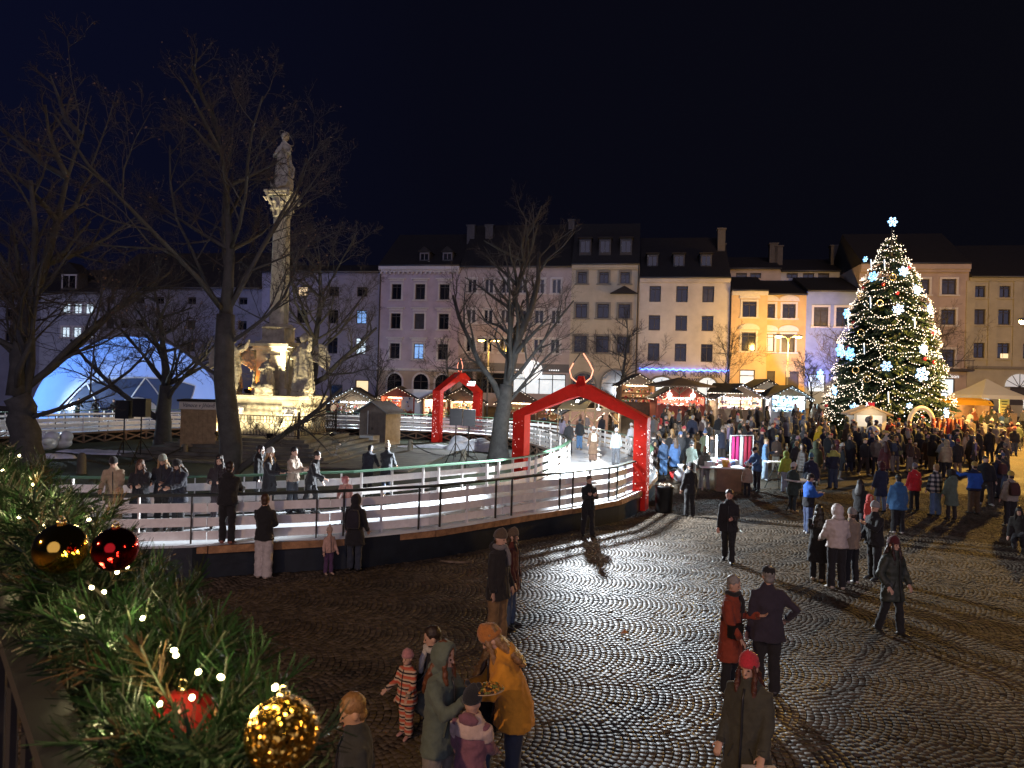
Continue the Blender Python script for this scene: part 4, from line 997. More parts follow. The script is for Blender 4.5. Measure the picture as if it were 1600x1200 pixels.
for _ in range(1):
    nf = []; cache = {}
    def mid(a, b):
        key = (min(a, b), max(a, b))
        if key not in cache: iv.append(((iv[a] + iv[b]) / 2).normalized()); cache[key] = len(iv) - 1
        return cache[key]
    for a, b, c in ifc:
        x, y, z = mid(a, b), mid(b, c), mid(c, a); nf += [(a, x, z), (b, y, x), (c, z, y), (x, y, z)]
    ifc = nf
fab, clr, strut = MB(), MB(), MB(); DV = {}
front = Vector((.50, -.85, .12)).normalized(); es = set()
for f in ifc:
    P = [iv[i] for i in f]; cen = sum(P, Vector()) / 3
    if min(p.z for p in P) < -.35: continue
    isf = cen.dot(front) > .76
    # subdivide each panel so the skin is round
    n = 4; grid = {}
    m = clr if isf else fab
    for i in range(n + 1):
        for j in range(n + 1 - i):
            q = (P[0] * (n - i - j) + P[1] * i + P[2] * j).normalized() * R; q.z = max(q.z, -.1); kk = (id(m), round(q.x, 3), round(q.y, 3), round(q.z, 3))
            if kk not in DV: DV[kk] = len(m.v); m.v.append(tuple(q))
            grid[i, j] = DV[kk]
    for i in range(n):
        for j in range(n - i):
            m.f.append((grid[i, j], grid[i + 1, j], grid[i, j + 1])); m.m.append(0)
            if i + j < n - 1: m.f.append((grid[i + 1, j], grid[i + 1, j + 1], grid[i, j + 1])); m.m.append(0)
    if isf:
        for a, b in ((0, 1), (1, 2), (2, 0)): es.add(tuple(sorted((f[a], f[b]))))
for a, b in es: strut.tube([(iv[a] * (1 - k / 4) + iv[b] * k / 4).normalized() * (R + .03) for k in range(5)], .055, 5)
fab.build('skin', M_FAB, dome, True, world=False); clr.build('clear_front', M_CLR, dome, True, world=False); strut.build('strut', mat('white_strut', (.7, .75, .8), .5), dome, world=False)
b = MB(); ea = math.atan2(front.y, front.x)
for r1_, r2_, y0, y1 in ((1.9, 1.5, 0, 1.6),):
    n = 14
    for k in range(n):
        a0, a1 = PI * k / n, PI * (k + 1) / n
        for rr in (0,):
            P = [(math.cos(a) * r, y, math.sin(a) * r * 1.25) for y in (y0, y1) for r, a in ((r1_, a0), (r1_, a1), (r2_, a1), (r2_, a0))]
            b.add(P, [(0, 1, 2, 3), (7, 6, 5, 4), (0, 4, 5, 1), (3, 2, 6, 7)])
b.xf(Matrix.Rotation(ea + PI / 2, 4, 'Z') @ Matrix.Translation((0, -R - .9, 0))); b.build('entrance_arch', M_FAB, dome, world=False)
lamp('POINT', 'dome_blue_light', dc + Vector((-1.5, 0, 2.5)), 1300, (.13, .34, 1.0), 1.0)
lamp('SPOT', 'dome_wash', dc + Vector((-9, -11, 3.0)), 2400, (.10, .30, 1.0), .3, dc + Vector((-2, -3, 4)), 75)

# ------------------------------------------------------------------ red portal arches over the track
M_RED = mat('red_lacquer', (.66, .022, .012), .62, vary=.15, spec=.15)
M_NEON = mat('neon_outline', (.9, .5, .35), .4, emit=(1.0, .34, .20), estr=2.4, sample=False)
M_PERF = mat('lit_perforation', (.9, .8, .8), .4, emit=(1, .80, .74), estr=.9, sample=False)
def portal(lab, L, Rg, zs, za, w, dpt, zl=0., zr=0.):
    L, Rg = Vector((*L, 0)), Vector((*Rg, 0)); u = (Rg - L).normalized(); wd = (Rg - L).length; rz = math.atan2(u.y, u.x)
    c = (L + Rg) / 2; t = thing('red_portal', lab, 'portal arch', c, rz, 'red portal arches over the rink')
    h = wd / 2
    def beam(name, poly): MB().prism(poly, -dpt / 2, 'y', dpt).build(name, M_RED, t, world=False)
    sl = (za - zs) / h; k = w * 1.02; iy = zs - .10
    beam('post', [(-h - w / 2, zl - .05), (-h + w / 2, zl - .05), (-h + w / 2, iy), (-h - w / 2, zs)]); beam('post', [(h - w / 2, zr - .05), (h + w / 2, zr - .05), (h + w / 2, zs), (h - w / 2, iy)])
    v = w * math.sqrt(1 + sl * sl) * .95
    g = .30
    beam('rafter', [(-h - w / 2, zs + .003), (-h + w / 2, iy + .003), (-g, za - v - g * sl * 0 - .02), (-.0015, za - v + .06), (-.0015, za - .09), (-g, za)])
    beam('rafter', [(h + w / 2, zs + .003), (g, za), (.0015, za - .09), (.0015, za - v + .06), (g, za - v - .02), (h - w / 2, iy + .003)][::-1])
    fl = [(-.10, 0), (-.36, .22), (-.44, .5), (-.30, .78), (-.06, 1.15)]
    for sx in (1, -1):
        pf = [(sx * x, -.02, za + .03 + z * .95) for x, z in fl]; MB().tube(pf if sx < 0 else pf[:4], .021, 6).build('neon_flame', M_NEON, t, True, world=False)
        if sx > 0: MB().tube(pf[3:], .02, 6).build('unlit_flame', M_IRON, t, True, world=False)
    MB().prism([(-.2, za - .05), (.2, za - .05), (.10, za + .30), (-.10, za + .30)], -.05, 'y', .1).build('finial', M_RED, t, world=False)
    b = MB(); R_ = random.Random(int(wd * 100))
    for sx in (1, -1):
        for side in range(2):
            for i in range(46):
                z = R_.uniform(.35, iy - .15); r = R_.choice((.009, .012, .02)) * (1.3 if z < 1.2 else 1)
                if side == 0:
                    if R_.random() < .5: continue
                    x = sx * h + R_.uniform(-.36, .36) * w; b.lathe([(r, 0), (r, .006)], 6); b.v[-12:] = [(x + q[0], -dpt / 2 - .008 + q[2] * .9, z + q[1]) for q in b.v[-12:]]
                else:
                    y = R_.uniform(-.3, .3) * dpt; o = sx * h + (w / 2 + .004) * (1 if sx > 0 else -1); st = len(b.v)
                    b.box((o, y, z), (.01, r * 1.6, r * R_.choice((1, 2, 3))))
    o = b.build('perforations', M_PERF, t, world=False); o['kind'] = 'stuff'
    return t, c, u
A1L, A1R = (.40, 26.3), tuple(GT(1000, 796).xy)
portal('big red portal arch with neon flame over the near track', A1L, A1R, 3.22, 4.32, .46, .62)
A2 = (-5.35, 51.2), (-2.75, 57.2)
portal('small far red portal arch with neon flame over the back track', A2[0], A2[1], 3.75, 5.15, .52, .62)
COLD = (.86, .93, 1.0)
a1c = Vector(((A1L[0] + A1R[0]) / 2, (A1L[1] + A1R[1]) / 2, 0))
flood('white floodlight hung under the ridge of the big red arch', a1c + Vector((-.15, -.38, 3.72)), a1c + Vector((4.2, -7.6, -1.2)), 3700, COLD, 84, .16, sz=.4)
lamp('SPOT', 'flood_beam', a1c + Vector((0, .42, 3.7)), 4200, COLD, .15, a1c + Vector((.9, 10, -1.5)), 105, .6)
lamp('SPOT', 'flood_beam', a1c + Vector((-.5, -.4, 3.6)), 13000, COLD, .15, Vector((-4.2, 20.2, DZ)), 38, .6)  # extra beam without a housing, added to brighten the near track
a2c = Vector((-4.0, 54.2, 0))
flood('glaring white floodlight on the right rafter of the far red arch', Vector((-3.2, 55.2, 4.35)), Vector((-2.2, 51.5, DZ)), 2600, COLD, 120, .2, sz=1.9)
lamp('SPOT', 'flood_spill', Vector((-5, 55.6, 4.3)), 1500, COLD, .2, Vector((-12, 55.5, DZ)), 110)
fl = flood('white floodlight at the left edge lighting the far skating track', at(2, 50, 0) + Vector((-1.5, 0, 3.2)), Vector((-24, 47, .5)), 3200, (.72, .88, 1.0), 140, .25)
MB().tube([at(2, 50, 0) + Vector((-1.5, .1, 0)), at(2, 50, 0) + Vector((-1.5, .1, 3.1))], .04, 6).build('mast', M_IRON, fl)
MB().bar(a1c + Vector((-.15, -.32, 3.72)), a1c + Vector((-.15, -.26, 3.9)), .05, .05).build('bracket', M_IRON, bpy.data.objects['floodlight.005'] if 'floodlight.005' in bpy.data.objects else None) if False else None
# ------------------------------------------------------------------ Christmas tree
CT = at(1387, 48); CTH = 13.9
M_NEED = mat('fir_needles', (.028, .055, .022), .6, isl=.45)
M_BULB = mat('fairy_bulb_warm', (.8, .7, .6), .4, emit=(1.0, .86, .68), estr=3.2, sample=False)
M_BULBW = mat('fairy_bulb_white', (.8, .8, .8), .4, emit=(.82, .92, 1.0), estr=4.0, sample=False)
M_FLAKE = mat('ice_blue_led', (.6, .7, .8), .4, emit=(.16, .50, 1.0), estr=2.2, sample=False)
ctree = thing('christmas_tree', 'huge Christmas tree hung with warm fairy lights and blue white snowflakes', 'Christmas tree', CT)
def crad(z):                                  # crown radius at a height
    f = z / CTH
    r = np.interp(f, [0, .06, .16, .3, .45, .6, .75, .86, .93, 1.0], [4.1, 4.1, 3.75, 3.3, 2.95, 2.5, 1.85, 1.1, .62, .10])
    return float(r) * (1 + .05 * math.sin(f * 42))
MB().tube([(0, 0, -.2), (0, 0, 5), (.05, 0, 10), (0, 0, CTH + .3)], [.34, .26, .14, .04], 10).build('trunk', M_BARK, ctree, True, world=False)
Rg_ = random.Random(5); Vn, Qn, segs = [], [], []
NB = 1500
for i in range(NB):
    f = 1 - math.sqrt(Rg_.random()) ; f = min(.985, f * 1.02); z = .35 + f * (CTH - .5)
    a = Rg_.uniform(0, 2 * PI); R1 = crad(z) * Rg_.uniform(.84, 1.07); R0 = R1 * Rg_.uniform(.25, .5)
    dr = -.22 * R1
    A = Vector((R0 * math.cos(a), R0 * math.sin(a), z + .25)); B = Vector((R1 * math.cos(a), R1 * math.sin(a), z + dr * .6))
    tip = B + Vector((math.cos(a) * .12, math.sin(a) * .12, .12))
    segs += [(tuple(A), tuple(B), .022, .012), (tuple(B), tuple(tip), .012, .005)]
    nb = max(5, int((R1 - R0) / .13)); side = Vector((-math.sin(a), math.cos(a), 0))
    for k in range(nb):
        q = A + (B - A) * ((k + Rg_.random()) / nb) if k < nb - 1 else B
        for sg in (1, -1):
            L = Rg_.uniform(.28, .55) * (1.1 - .5 * k / nb) * (.55 + .45 * min(1, R1 / 2.5))
            d = ((B - A).normalized() * .75 + side * sg * Rg_.uniform(.5, 1.0) + Vector((0, 0, Rg_.uniform(-.35, .1)))).normalized()
            w = d.cross(Vector((Rg_.gauss(0, 1), Rg_.gauss(0, 1), Rg_.gauss(0, 1)))).normalized() * Rg_.uniform(.05, .085)
            o = len(Vn); Vn += [tuple(q), tuple(q + d * L * .45 + w), tuple(q + d * L), tuple(q + d * L * .45 - w)]; Qn.append((o, o + 1, o + 2, o + 3))
            w2 = d.cross(w).normalized() * .06; o = len(Vn); Vn += [tuple(q), tuple(q + d * L * .5 + w2), tuple(q + d * L * .95), tuple(q + d * L * .5 - w2)]; Qn.append((o, o + 1, o + 2, o + 3))
o = inst('needles', npmesh('needles', Vn, Qn, M_NEED), ctree); o['kind'] = 'stuff'
o = inst('boughs', seg_mesh('boughs', segs, 4, M_BARK), ctree); o['kind'] = 'stuff'
OCT = np.array([(1, 0, 0), (-1, 0, 0), (0, 1, 0), (0, -1, 0), (0, 0, 1), (0, 0, -1)], float)
OCF = np.array([(0, 2, 4), (2, 1, 4), (1, 3, 4), (3, 0, 4), (2, 0, 5), (1, 2, 5), (3, 1, 5), (0, 3, 5)])
def bulbs(name, pts, r, m, parent=None, base=None):
    P = np.array([tuple(p) for p in pts]); n = len(P)
    rr = (r * rng.uniform(.7, 1.3, n))[:, None, None]
    Vv = (P[:, None, :] + OCT[None] * rr).reshape(-1, 3); Tt = (np.arange(n)[:, None, None] * 6 + OCF[None]).reshape(-1, 3)
    o = bpy.data.objects.new(name, npmesh(name, Vv, Tt, m)); COL.objects.link(o)
    if parent: o.parent = parent
    o['kind'] = 'stuff'; return o
bp, bw = [], []
z = CTH - .1; tier = 0
while z > .9:
    n = max(3, int(2 * PI * crad(z) / 2.1)); off = Rg_.uniform(0, 2 * PI)
    for k in range(n):
        a0, a1 = off + 2 * PI * k / n, off + 2 * PI * (k + 1) / n; z0, z1 = z + Rg_.gauss(0, .16), z + Rg_.gauss(0, .16); sag = Rg_.uniform(.15, .7) * min(1, crad(z) / 2.5)
        L = (a1 - a0) * crad(z) + sag; m = max(4, int(L / .15))
        for i in range(m):
            f = i / m; zz = z0 + (z1 - z0) * f - 4 * sag * f * (1 - f); a = a0 + (a1 - a0) * f; r = crad(max(.1, zz)) * 1.03 + Rg_.gauss(0, .06)
            bp.append((r * math.cos(a), r * math.sin(a), zz + Rg_.gauss(0, .04)))
    z -= .36 + .22 * (1 - z / CTH) + Rg_.uniform(-.1, .1); tier += 1
for k in range(26):                           # strands running up and down the tree
    a = Rg_.uniform(0, 2 * PI); zt = Rg_.uniform(2.5, CTH - .3); L = Rg_.uniform(1.2, 3.4); m = int(L / .14); da = Rg_.uniform(-.25, .25)
    for i in range(m):
        zz = zt - i * .14; aa = a + da * i / m + Rg_.gauss(0, .02)
        if zz > .4: r = crad(zz) * 1.02 + Rg_.gauss(0, .06); bp.append((r * math.cos(aa), r * math.sin(aa), zz))
for k in range(300):
    zz = (1 - math.sqrt(Rg_.random())) * CTH; a = Rg_.uniform(0, 2 * PI); r = crad(zz) * Rg_.uniform(.85, 1.05); (bw if k % 4 == 0 else bp).append((r * math.cos(a), r * math.sin(a), max(.3, zz)))
bulbs('fairy_lights', bp, .030, M_BULB, ctree); bulbs('white_fairy_lights', bw, .036, M_BULBW, ctree)
for k in range(9):
    z = (1.5, 1.5, 3.2, 3.4, 5, 5.4, 7.4, 9.2, 11.4)[k]; a = -PI / 2 + (-.8, .7, 0, -1.2, .8, -.3, .3, -.5, .2)[k]; r = crad(z) + .9
    lamp('POINT', 'fairy_glow', CT + Vector((r * math.cos(a), r * math.sin(a), z)), 26, (1, .84, .62), .5)
def flake_mesh(r, m):
    b = MB()
    for k in range(6):
        a = PI / 3 * k; c, s_ = math.cos(a), math.sin(a); b.bar((0, 0, 0), (c * r, 0, s_ * r), .05, .055, (0, 1, 0))
        for f, l in ((.45, .34), (.72, .26)):
            for sg in (1, -1):
                a2 = a + sg * .95; b.bar((c * r * f, 0, s_ * r * f), (c * r * f + l * r * math.cos(a2), 0, s_ * r * f + l * r * math.sin(a2)), .045, .05, (0, 1, 0))
    n = 6; b.tube([(.2 * r * math.cos(PI / 3 * k), 0, .2 * r * math.sin(PI / 3 * k)) for k in range(7)], .03, 4)
    return b.mesh('snowflake', m)
FM = flake_mesh(.37, M_FLAKE)
top = MB(); st = bpy.data.objects.new('snowflake', FM); COL.objects.link(st); st.location = CT + Vector((0, -.1, CTH + .75)); st.scale = (.95,) * 3
tag(st, 'glowing blue white snowflake star on the very tip of the Christmas tree', 'snowflake light')
fl_px = [(1364, 432, 'first snowflake light below the left of the tree top'), (1412, 424, 'snowflake light high on the right near a red ball'), (1433, 453, 'snowflake light on the upper right edge'), (1404, 483, 'snowflake light in the upper middle of the tree'),
         (1453, 483, 'snowflake light alone on the right outline halfway up'), (1323, 490, 'snowflake light on the left outline halfway up'), (1313, 548, 'smaller snowflake beside the large one, middle left'), (1328, 553, 'large snowflake light, middle left of the tree'),
         (1443, 546, 'snowflake light, middle right of the tree'), (1385, 572, 'snowflake light in the very centre of the lower tree'), (1441, 585, 'large bright snowflake on the lower right of the tree'), (1281, 585, 'snowflake light on the far lower left tip'),
         (1304, 610, 'snowflake light on the lower left above the stalls'), (1335, 638, 'snowflake light left of the little hut roof'), (1421, 634, 'small diamond shaped light right of the hut roof'), (1479, 645, 'snowflake light at the lowest right corner of the tree'), (1352, 405, 'faint snowflake light high on the left')]
def on_tree(px, py):
    r = ray(px, py); o = Vector((0, 0, CAM_H)); d = 40.0
    while d < 48:
        p = o + r * d; q = p - CT
        if 0 < q.z < CTH and math.hypot(q.x, q.y) <= crad(q.z) + .12: return p
        d += .05
    return W(px, py, 47.2)
for px, py, lab in fl_px:
    p = on_tree(px, py); q = p - CT; o = bpy.data.objects.new('snowflake', FM); COL.objects.link(o); o.location = p
    o.rotation_euler = (random.uniform(-.2, .2), random.uniform(0, 1), math.atan2(q.y, q.x) + PI / 2); s_ = (1.3 if 'large' in lab else .55 if 'small' in lab or 'faint' in lab else .95); o.scale = (s_,) * 3
    tag(o, lab, 'snowflake light', 'snowflake lights on the Christmas tree')
M_RB = mat('red_ball_gloss', (.45, .02, .02), .2, coat=.5); M_GR = mat('gold_ring', (.75, .6, .3), .25, 1.)
for i, (px, py, lab) in enumerate(((1420, 418, 'red ball near the top right of the tree'), (1380, 444, 'red ball under the upper left snowflake'), (1402, 458, 'red ball in the upper middle of the tree'), (1333, 504, 'red ball on the left side halfway up'), (1324, 541, 'red ball above the large left snowflake'),
                                  (1458, 521, 'red ball on the right outline'), (1459, 566, 'red ball on the lower right outline'), (1445, 561, 'red ball above the large right snowflake'), (1291, 634, 'red ball low on the left'), (1348, 450, 'red ball on the upper left outline'))):
    o = MB().ball((0, 0, 0), .12, 12, 9); p = on_tree(px, py); o.v = [(q[0] + p.x, q[1] + p.y, q[2] + p.z) for q in o.v]
    tag(o.build('bauble', M_RB, smooth=True), lab, 'bauble', 'red balls on the Christmas tree')
for px, py, lab in ((1395, 433, 'gold ring ornament below the right snowflake at the top'), (1345, 463, 'gold ring ornament on the upper left outline'), (1375, 474, 'small gold ring ornament in the upper middle'), (1345, 520, 'gold ring ornament on the left middle'), (1337, 578, 'gold ring ornament on the lower left'), (1355, 592, 'gold pendant ring on the lower middle')):
    p = on_tree(px, py); b = MB().tube([p + Vector((.22 * math.cos(a), 0, .22 * math.sin(a))) for a in [2 * PI * k / 14 for k in range(15)]], .035, 6)
    tag(b.build('ring_ornament', M_GR, smooth=True), lab, 'ornament', 'gold rings on the Christmas tree')
for px, py, lab in ((1360, 415, 'white icicle stick ornament near the top left'), (1381, 415, 'thin icicle stick ornament in the upper middle'), (1359, 474, 'tilted icicle stick ornament left of centre'), (1324, 506, 'white icicle stick on the left outline'), (1428, 506, 'white icicle stick right of centre'), (1349, 546, 'icicle stick ornament in the middle of the tree'), (1387, 622, 'icicle stick low in the middle of the tree')):
    p = on_tree(px, py); b = MB().tube([p + Vector((0, -.05, .38)), p + Vector((.05, -.05, -.3))], [.045, .03], 6, round_=True)
    tag(b.build('icicle_ornament', mat('icicle_led', (.7, .75, .8), .3, emit=(.6, .8, 1), estr=.9, sample=False), smooth=True), lab, 'ornament', 'icicle sticks on the Christmas tree')

# ------------------------------------------------------------------ street lamps
SOD = (1.0, .56, .12)
M_POLE = mat('grey_lamp_pole', (.25, .24, .22), .5, .5)
def street_lamp(lab, px, d, ztop, arms, en, rz=0., group='double armed street lamps'):
    p = at(px, d); t = thing('street_lamp', lab, 'street lamp', p, rz, group); h = ztop - p.z
    MB().tube([(0, 0, 0), (0, 0, 1), (0, 0, h - .2)], [.11, .09, .06], 8).build('pole', M_POLE, t, True, world=False)
    for dx in arms:
        MB().tube([(0, 0, h - .5), (dx * .3, 0, h - .1), (dx, 0, h)], .035, 6).build('arm', M_POLE, t, True, world=False)
        MB().ball((dx * 1.25, 0, h + .04), (.42, .2, .13), 10, 6).build('lamp_head', M_POLE, t, True, world=False)
        MB().ball((dx * 1.25, 0, h - .06), (.34, .16, .14), 10, 6).build('lamp_bowl', mat('sodium_bowl', (.9, .7, .4), .4, emit=(1.0, .62, .16), estr=22., sample=False), t, True, world=False)
        q = Matrix.Rotation(rz, 3, 'Z') @ Vector((dx * 1.25, 0, h - .3)); lamp('POINT', 'sodium_light', p + q, en, SOD, .22)
    MB().box((0, -.14, h - 3.3), (.28, .1, 1.1)).build('lit_panel', mat('lamp_banner', (.7, .6, .4), .5, emit=(1, .7, .3), estr=.8, sample=False), t, world=False)
    return t
street_lamp('double armed orange street lamp before the pink house, left of the forked tree', 762, 71, W(762, 531, 71).z, (-.6, .6), 190)
street_lamp('double armed orange street lamp before the ochre house, left of the Christmas tree', 1230, 66, W(1230, 525, 66).z, (-.75, .75), 1250)
t = street_lamp('orange street lamp with long arms reaching in at the right edge', 1634, 42, W(1600, 505, 42).z, (-2.2, -1.5), 4300, .5, None)
# added warm fill lights, unseen: two behind the viewer, one off to the right
for x, y, z, en, c in ((-7, -1.5, 6.8, 900, (1, .60, .30)), (9, -1.5, 7.0, 330, (1, .62, .34)), (30, 20, 7.5, 150, (1, .56, .22))):
    lamp('POINT', 'warm_fill_light', (x, y, z), en, c, .10)

q = at(1296, 66); lamp('SPOT', 'blue_facade_light', q + Vector((0, 0, 1.2)), 1700, (.10, .26, 1.0), .2, q + Vector((1.2, 8, 7.5)), 56)
# ------------------------------------------------------------------ market stalls
M_WOOD = mat('stall_boards', (.16, .085, .045), .75, vary=.3, vscale=4)
M_WOODL = mat('pale_stall_boards', (.42, .30, .18), .75, vary=.25, vscale=4)
M_SROOF = mat('dark_stall_roof', (.022, .018, .017), .85, vary=.3)
M_STUFF = [mat('goods_%s' % n, c, .5) for n, c in (('white', (.7, .7, .68)), ('red', (.45, .05, .04)), ('green', (.10, .22, .10)), ('cream', (.6, .48, .3)), ('brown', (.2, .1, .05)), ('blue', (.1, .2, .45)), ('pink', (.6, .25, .3)))]
def stall(lab, px, d, w, hgt, lightc, en, roofm=None, woodm=None, rz=0., strings='both', dep=2.4, dens=1., counter=True, seed=0, trim=False, ov=.35, gcols=None, sm=None):
    R_ = random.Random(seed + int(px)); p = at(px, d); t = thing('market_stall', lab, 'market stall', p, rz, 'wooden market stalls')
    wd = woodm or M_WOOD; eh = hgt - .9 * w / 3.2
    MB().box((0, dep, (eh) / 2), (w, .06, eh)).build('back_wall', wd, t, world=False)
    for sx in (1, -1):
        MB().box((sx * (w / 2 - .03), dep / 2 + .02, eh / 2), (.06, dep - .08, eh)).build('side_wall', wd, t, world=False)
        MB().box((sx * (w / 2 - .06), -.05, eh / 2), (.12, .12, eh)).build('post', wd, t, world=False)
    if counter: MB().box((0, -.06, .5), (w - .3, .08, 1.0)).box((0, -.05, 1.03), (w - .1, .6, .05)).build('counter', wd, t, world=False)
    MB().prism([(-w / 2, eh), (w / 2, eh), (0, hgt - .06)], -.12, 'y', .06).build('gable', M_WOODL if trim else wd, t, world=False)
    hw = w / 2 + ov; zl = hgt - (hgt - eh) * hw / (w / 2)
    for sx in (1, -1):
        MB().add([(0, -.75, hgt), (sx * hw, -.75, zl), (sx * hw, dep + .4, zl), (0, dep + .4, hgt), (0, -.75, hgt + .09), (sx * hw, -.75, zl + .09), (sx * hw, dep + .4, zl + .09), (0, dep + .4, hgt + .09)],
                 [(0, 1, 2, 3), (4, 7, 6, 5), (0, 4, 5, 1), (1, 5, 6, 2), (2, 6, 7, 3)]).build('roof', roofm or M_SROOF, t, world=False)
    for k, z in enumerate((1.45, 1.85)):
        MB().box((0, dep - .25, z), (w - .3, .35, .04)).build('shelf', wd, t, world=False)
    b = MB(); n = len(M_STUFF); gc = gcols or range(n)
    for (y, z) in ((dep - .25, 1.47), (dep - .25, 1.87), (-.1, 1.06), (.1, 1.06), (-.7 if counter else .2, 1.5)):
        for i in range(int(w / .2 * dens)):
            x = R_.uniform(-w / 2 + .2, w / 2 - .2); s_ = R_.uniform(.06, .17); b.k = R_.choice(list(gc))
            if y < -.5: z = R_.uniform(1.3, eh - .05); y2 = -.35
            else: y2 = y + R_.uniform(-.12, .12)
            if R_.random() < .6: b.box((x, y2, z + s_ * .6), (s_, s_ * .8, s_ * 1.2), R_.uniform(0, 1))
            else: b.ball((x, y2, z + s_ * .6), s_ * .6, 6, 4)
    o = b.build('goods', M_STUFF, t, world=False); o['kind'] = 'stuff'
    MB().tube([(-w * .3, .5, eh - .12), (w * .3, .5, eh - .12)], .04, 6, round_=True).build('tube_light', mat('stall_tube_%d_%d_%d' % tuple(int(c * 9) for c in lightc), (.8, .8, .8), .4, emit=lightc, estr=9., sample=False), t, world=False)
    M = Matrix.Translation(p) @ Matrix.Rotation(rz, 4, 'Z')
    lamp('POINT', 'stall_light', M @ Vector((0, .3, eh - .35)), en, lightc, .25)
    P_ = []
    for sx in (1, -1):
        n = int(hw / .13)
        for i in range(n + 1): P_.append((sx * hw * i / n, -.80, hgt - (hgt - zl) * i / n - .05 + R_.gauss(0, .03)))
        if strings == 'both':
            for i in range(int(dep / .16)): P_.append((sx * hw, -.75 + i * .18, zl - .05 + R_.gauss(0, .03)))
    if trim:
        for i in range(int(w / .12)): P_.append((-w / 2 + i * .12, -.3, eh + R_.gauss(0, .05)))
    bulbs('string_lights', P_[::2], .03, sm or M_BULB, t)
    return t
CW, WW, PK, CY = (.84, .93, 1.0), (1.0, .72, .42), (1.0, .86, .86), (.62, .88, 1.0)
stall('market stall glaring white and blue, left beyond the back of the rink', 553, 64, 4.2, 3.3, (.70, .90, 1.0), 300, trim=True, gcols=(0, 0, 5, 1, 3), dens=1.6, sm=M_BULBW)
stall('reddish lit market stall with a brown roof behind the grey shed', 622, 66, 3.2, 3.3, WW, 200, woodm=mat('red_boards', (.35, .08, .05), .7), seed=2)
stall('open market stall on posts beside the white trailer', 683, 65, 2.6, 3.1, (1, .66, .36), 170, seed=3, counter=False)
stall('warm lit stall with fairy light edged roof under the far red arch', 722, 67, 4.2, 3.2, WW, 260, woodm=M_WOODL, seed=4, dens=1.4)
stall('dim stall with a light edged gable right of the forked tree', 812, 66, 4.0, 3.3, WW, 90, seed=5)
stall('dark stall with a light edged gable behind the timber shelter', 878, 63, 4.4, 3.3, WW, 90, seed=6)
stall('stall with a glowing amber gable above the right limb of the big arch', 997, 60, 3.0, 3.4, WW, 150, seed=7, trim=True)
stall('red fronted sweet stall with two bright round bulbs below the jeweller', 1064, 57, 4.0, 2.9, (1, .80, .62), 380, woodm=mat('red_boards', (.35, .08, .05), .7), seed=8, dens=1.7, gcols=(1, 0, 6, 3))
stall('white lit stall crammed with pale goods, left of two bright stalls', 1156, 55, 3.6, 3.0, PK, 420, woodm=M_WOODL, seed=9, trim=True, dens=1.9, gcols=(0, 0, 3, 6), sm=M_BULBW)
stall('icy blue white lit stall nearest the Christmas tree', 1232, 54, 2.7, 3.0, CY, 420, woodm=mat('white_boards', (.55, .55, .55), .7), seed=10, trim=True, dens=1.8, gcols=(0, 5, 0, 5, 2), sm=M_BULBW)
stall('unlit dark roofed stall between the two brightest stalls', 1196, 58, 2.8, 3.3, WW, 45, seed=11)
# round bulbs of the sweet stall
for sx, lab in ((-1, 'left big round bulb in the red sweet stall'), (1, 'right big round bulb in the red sweet stall')):
    p = at(1064, 57) + Vector((sx * .95, -.2, 1.9)); o = MB().ball((0, 0, 0), .2, 10, 8); o.tube([(0, 0, .18), (0, 0, .6)], .015, 4); o.v = [(q[0] + p.x, q[1] + p.y, q[2] + p.z) for q in o.v]
    tag(o.build('globe_lamp', mat('globe_glow', (.9, .9, .9), .4, emit=(1, .92, .82), estr=6., sample=False), smooth=True), lab, 'lamp')
# awning left of the white stall, fringed umbrella of the sweet stall
p = at(1128, 54); aw = thing('dark_awning', 'black sloping awning left of the white lit stall', 'awning', p, 0)
MB().add([(-1.3, -.6, 2.35), (1.4, -.6, 2.35), (.9, 1.6, 3.05), (-.2, 1.6, 3.05), (-1.3, -.6, 2.43), (1.4, -.6, 2.43), (.9, 1.6, 3.13), (-.2, 1.6, 3.13)], [(3, 2, 1, 0), (4, 5, 6, 7), (0, 1, 5, 4), (1, 2, 6, 5), (2, 3, 7, 6), (3, 0, 4, 7)]).build('canopy', M_SROOF, aw, world=False)
for x in (-1.2, 1.3): MB().tube([(x, -.55, 0), (x, -.55, 2.36)], .04, 6).build('post', M_WOOD, aw, world=False)
P_ = [(-1.3 + 2.7 * i / 22, -.65, 2.33) for i in range(23)]; bulbs('string_lights', P_, .035, M_BULB, aw)
p = at(1062, 53.5); um = thing('stall_umbrella', 'wide brown umbrella canopy over the red sweet stall', 'umbrella', p, 0)
MB().lathe([(2.7, 2.75), (2.75, 2.85), (1.4, 3.15), (.1, 3.45)], 8, rot=.3).build('canopy', mat('brown_canvas', (.09, .065, .05), .8), um, world=False)
MB().tube([(0, 0, 0), (0, 0, 3.4)], .045, 6).build('pole', M_WOOD, um, world=False)
for k in range(4):
    a = .3 + PI / 2 * k; MB().bar((0, 0, 2.2), (1.2 * math.cos(a), 1.2 * math.sin(a), 3.05), .05, .05).build('strut', M_WOODL, um, world=False)
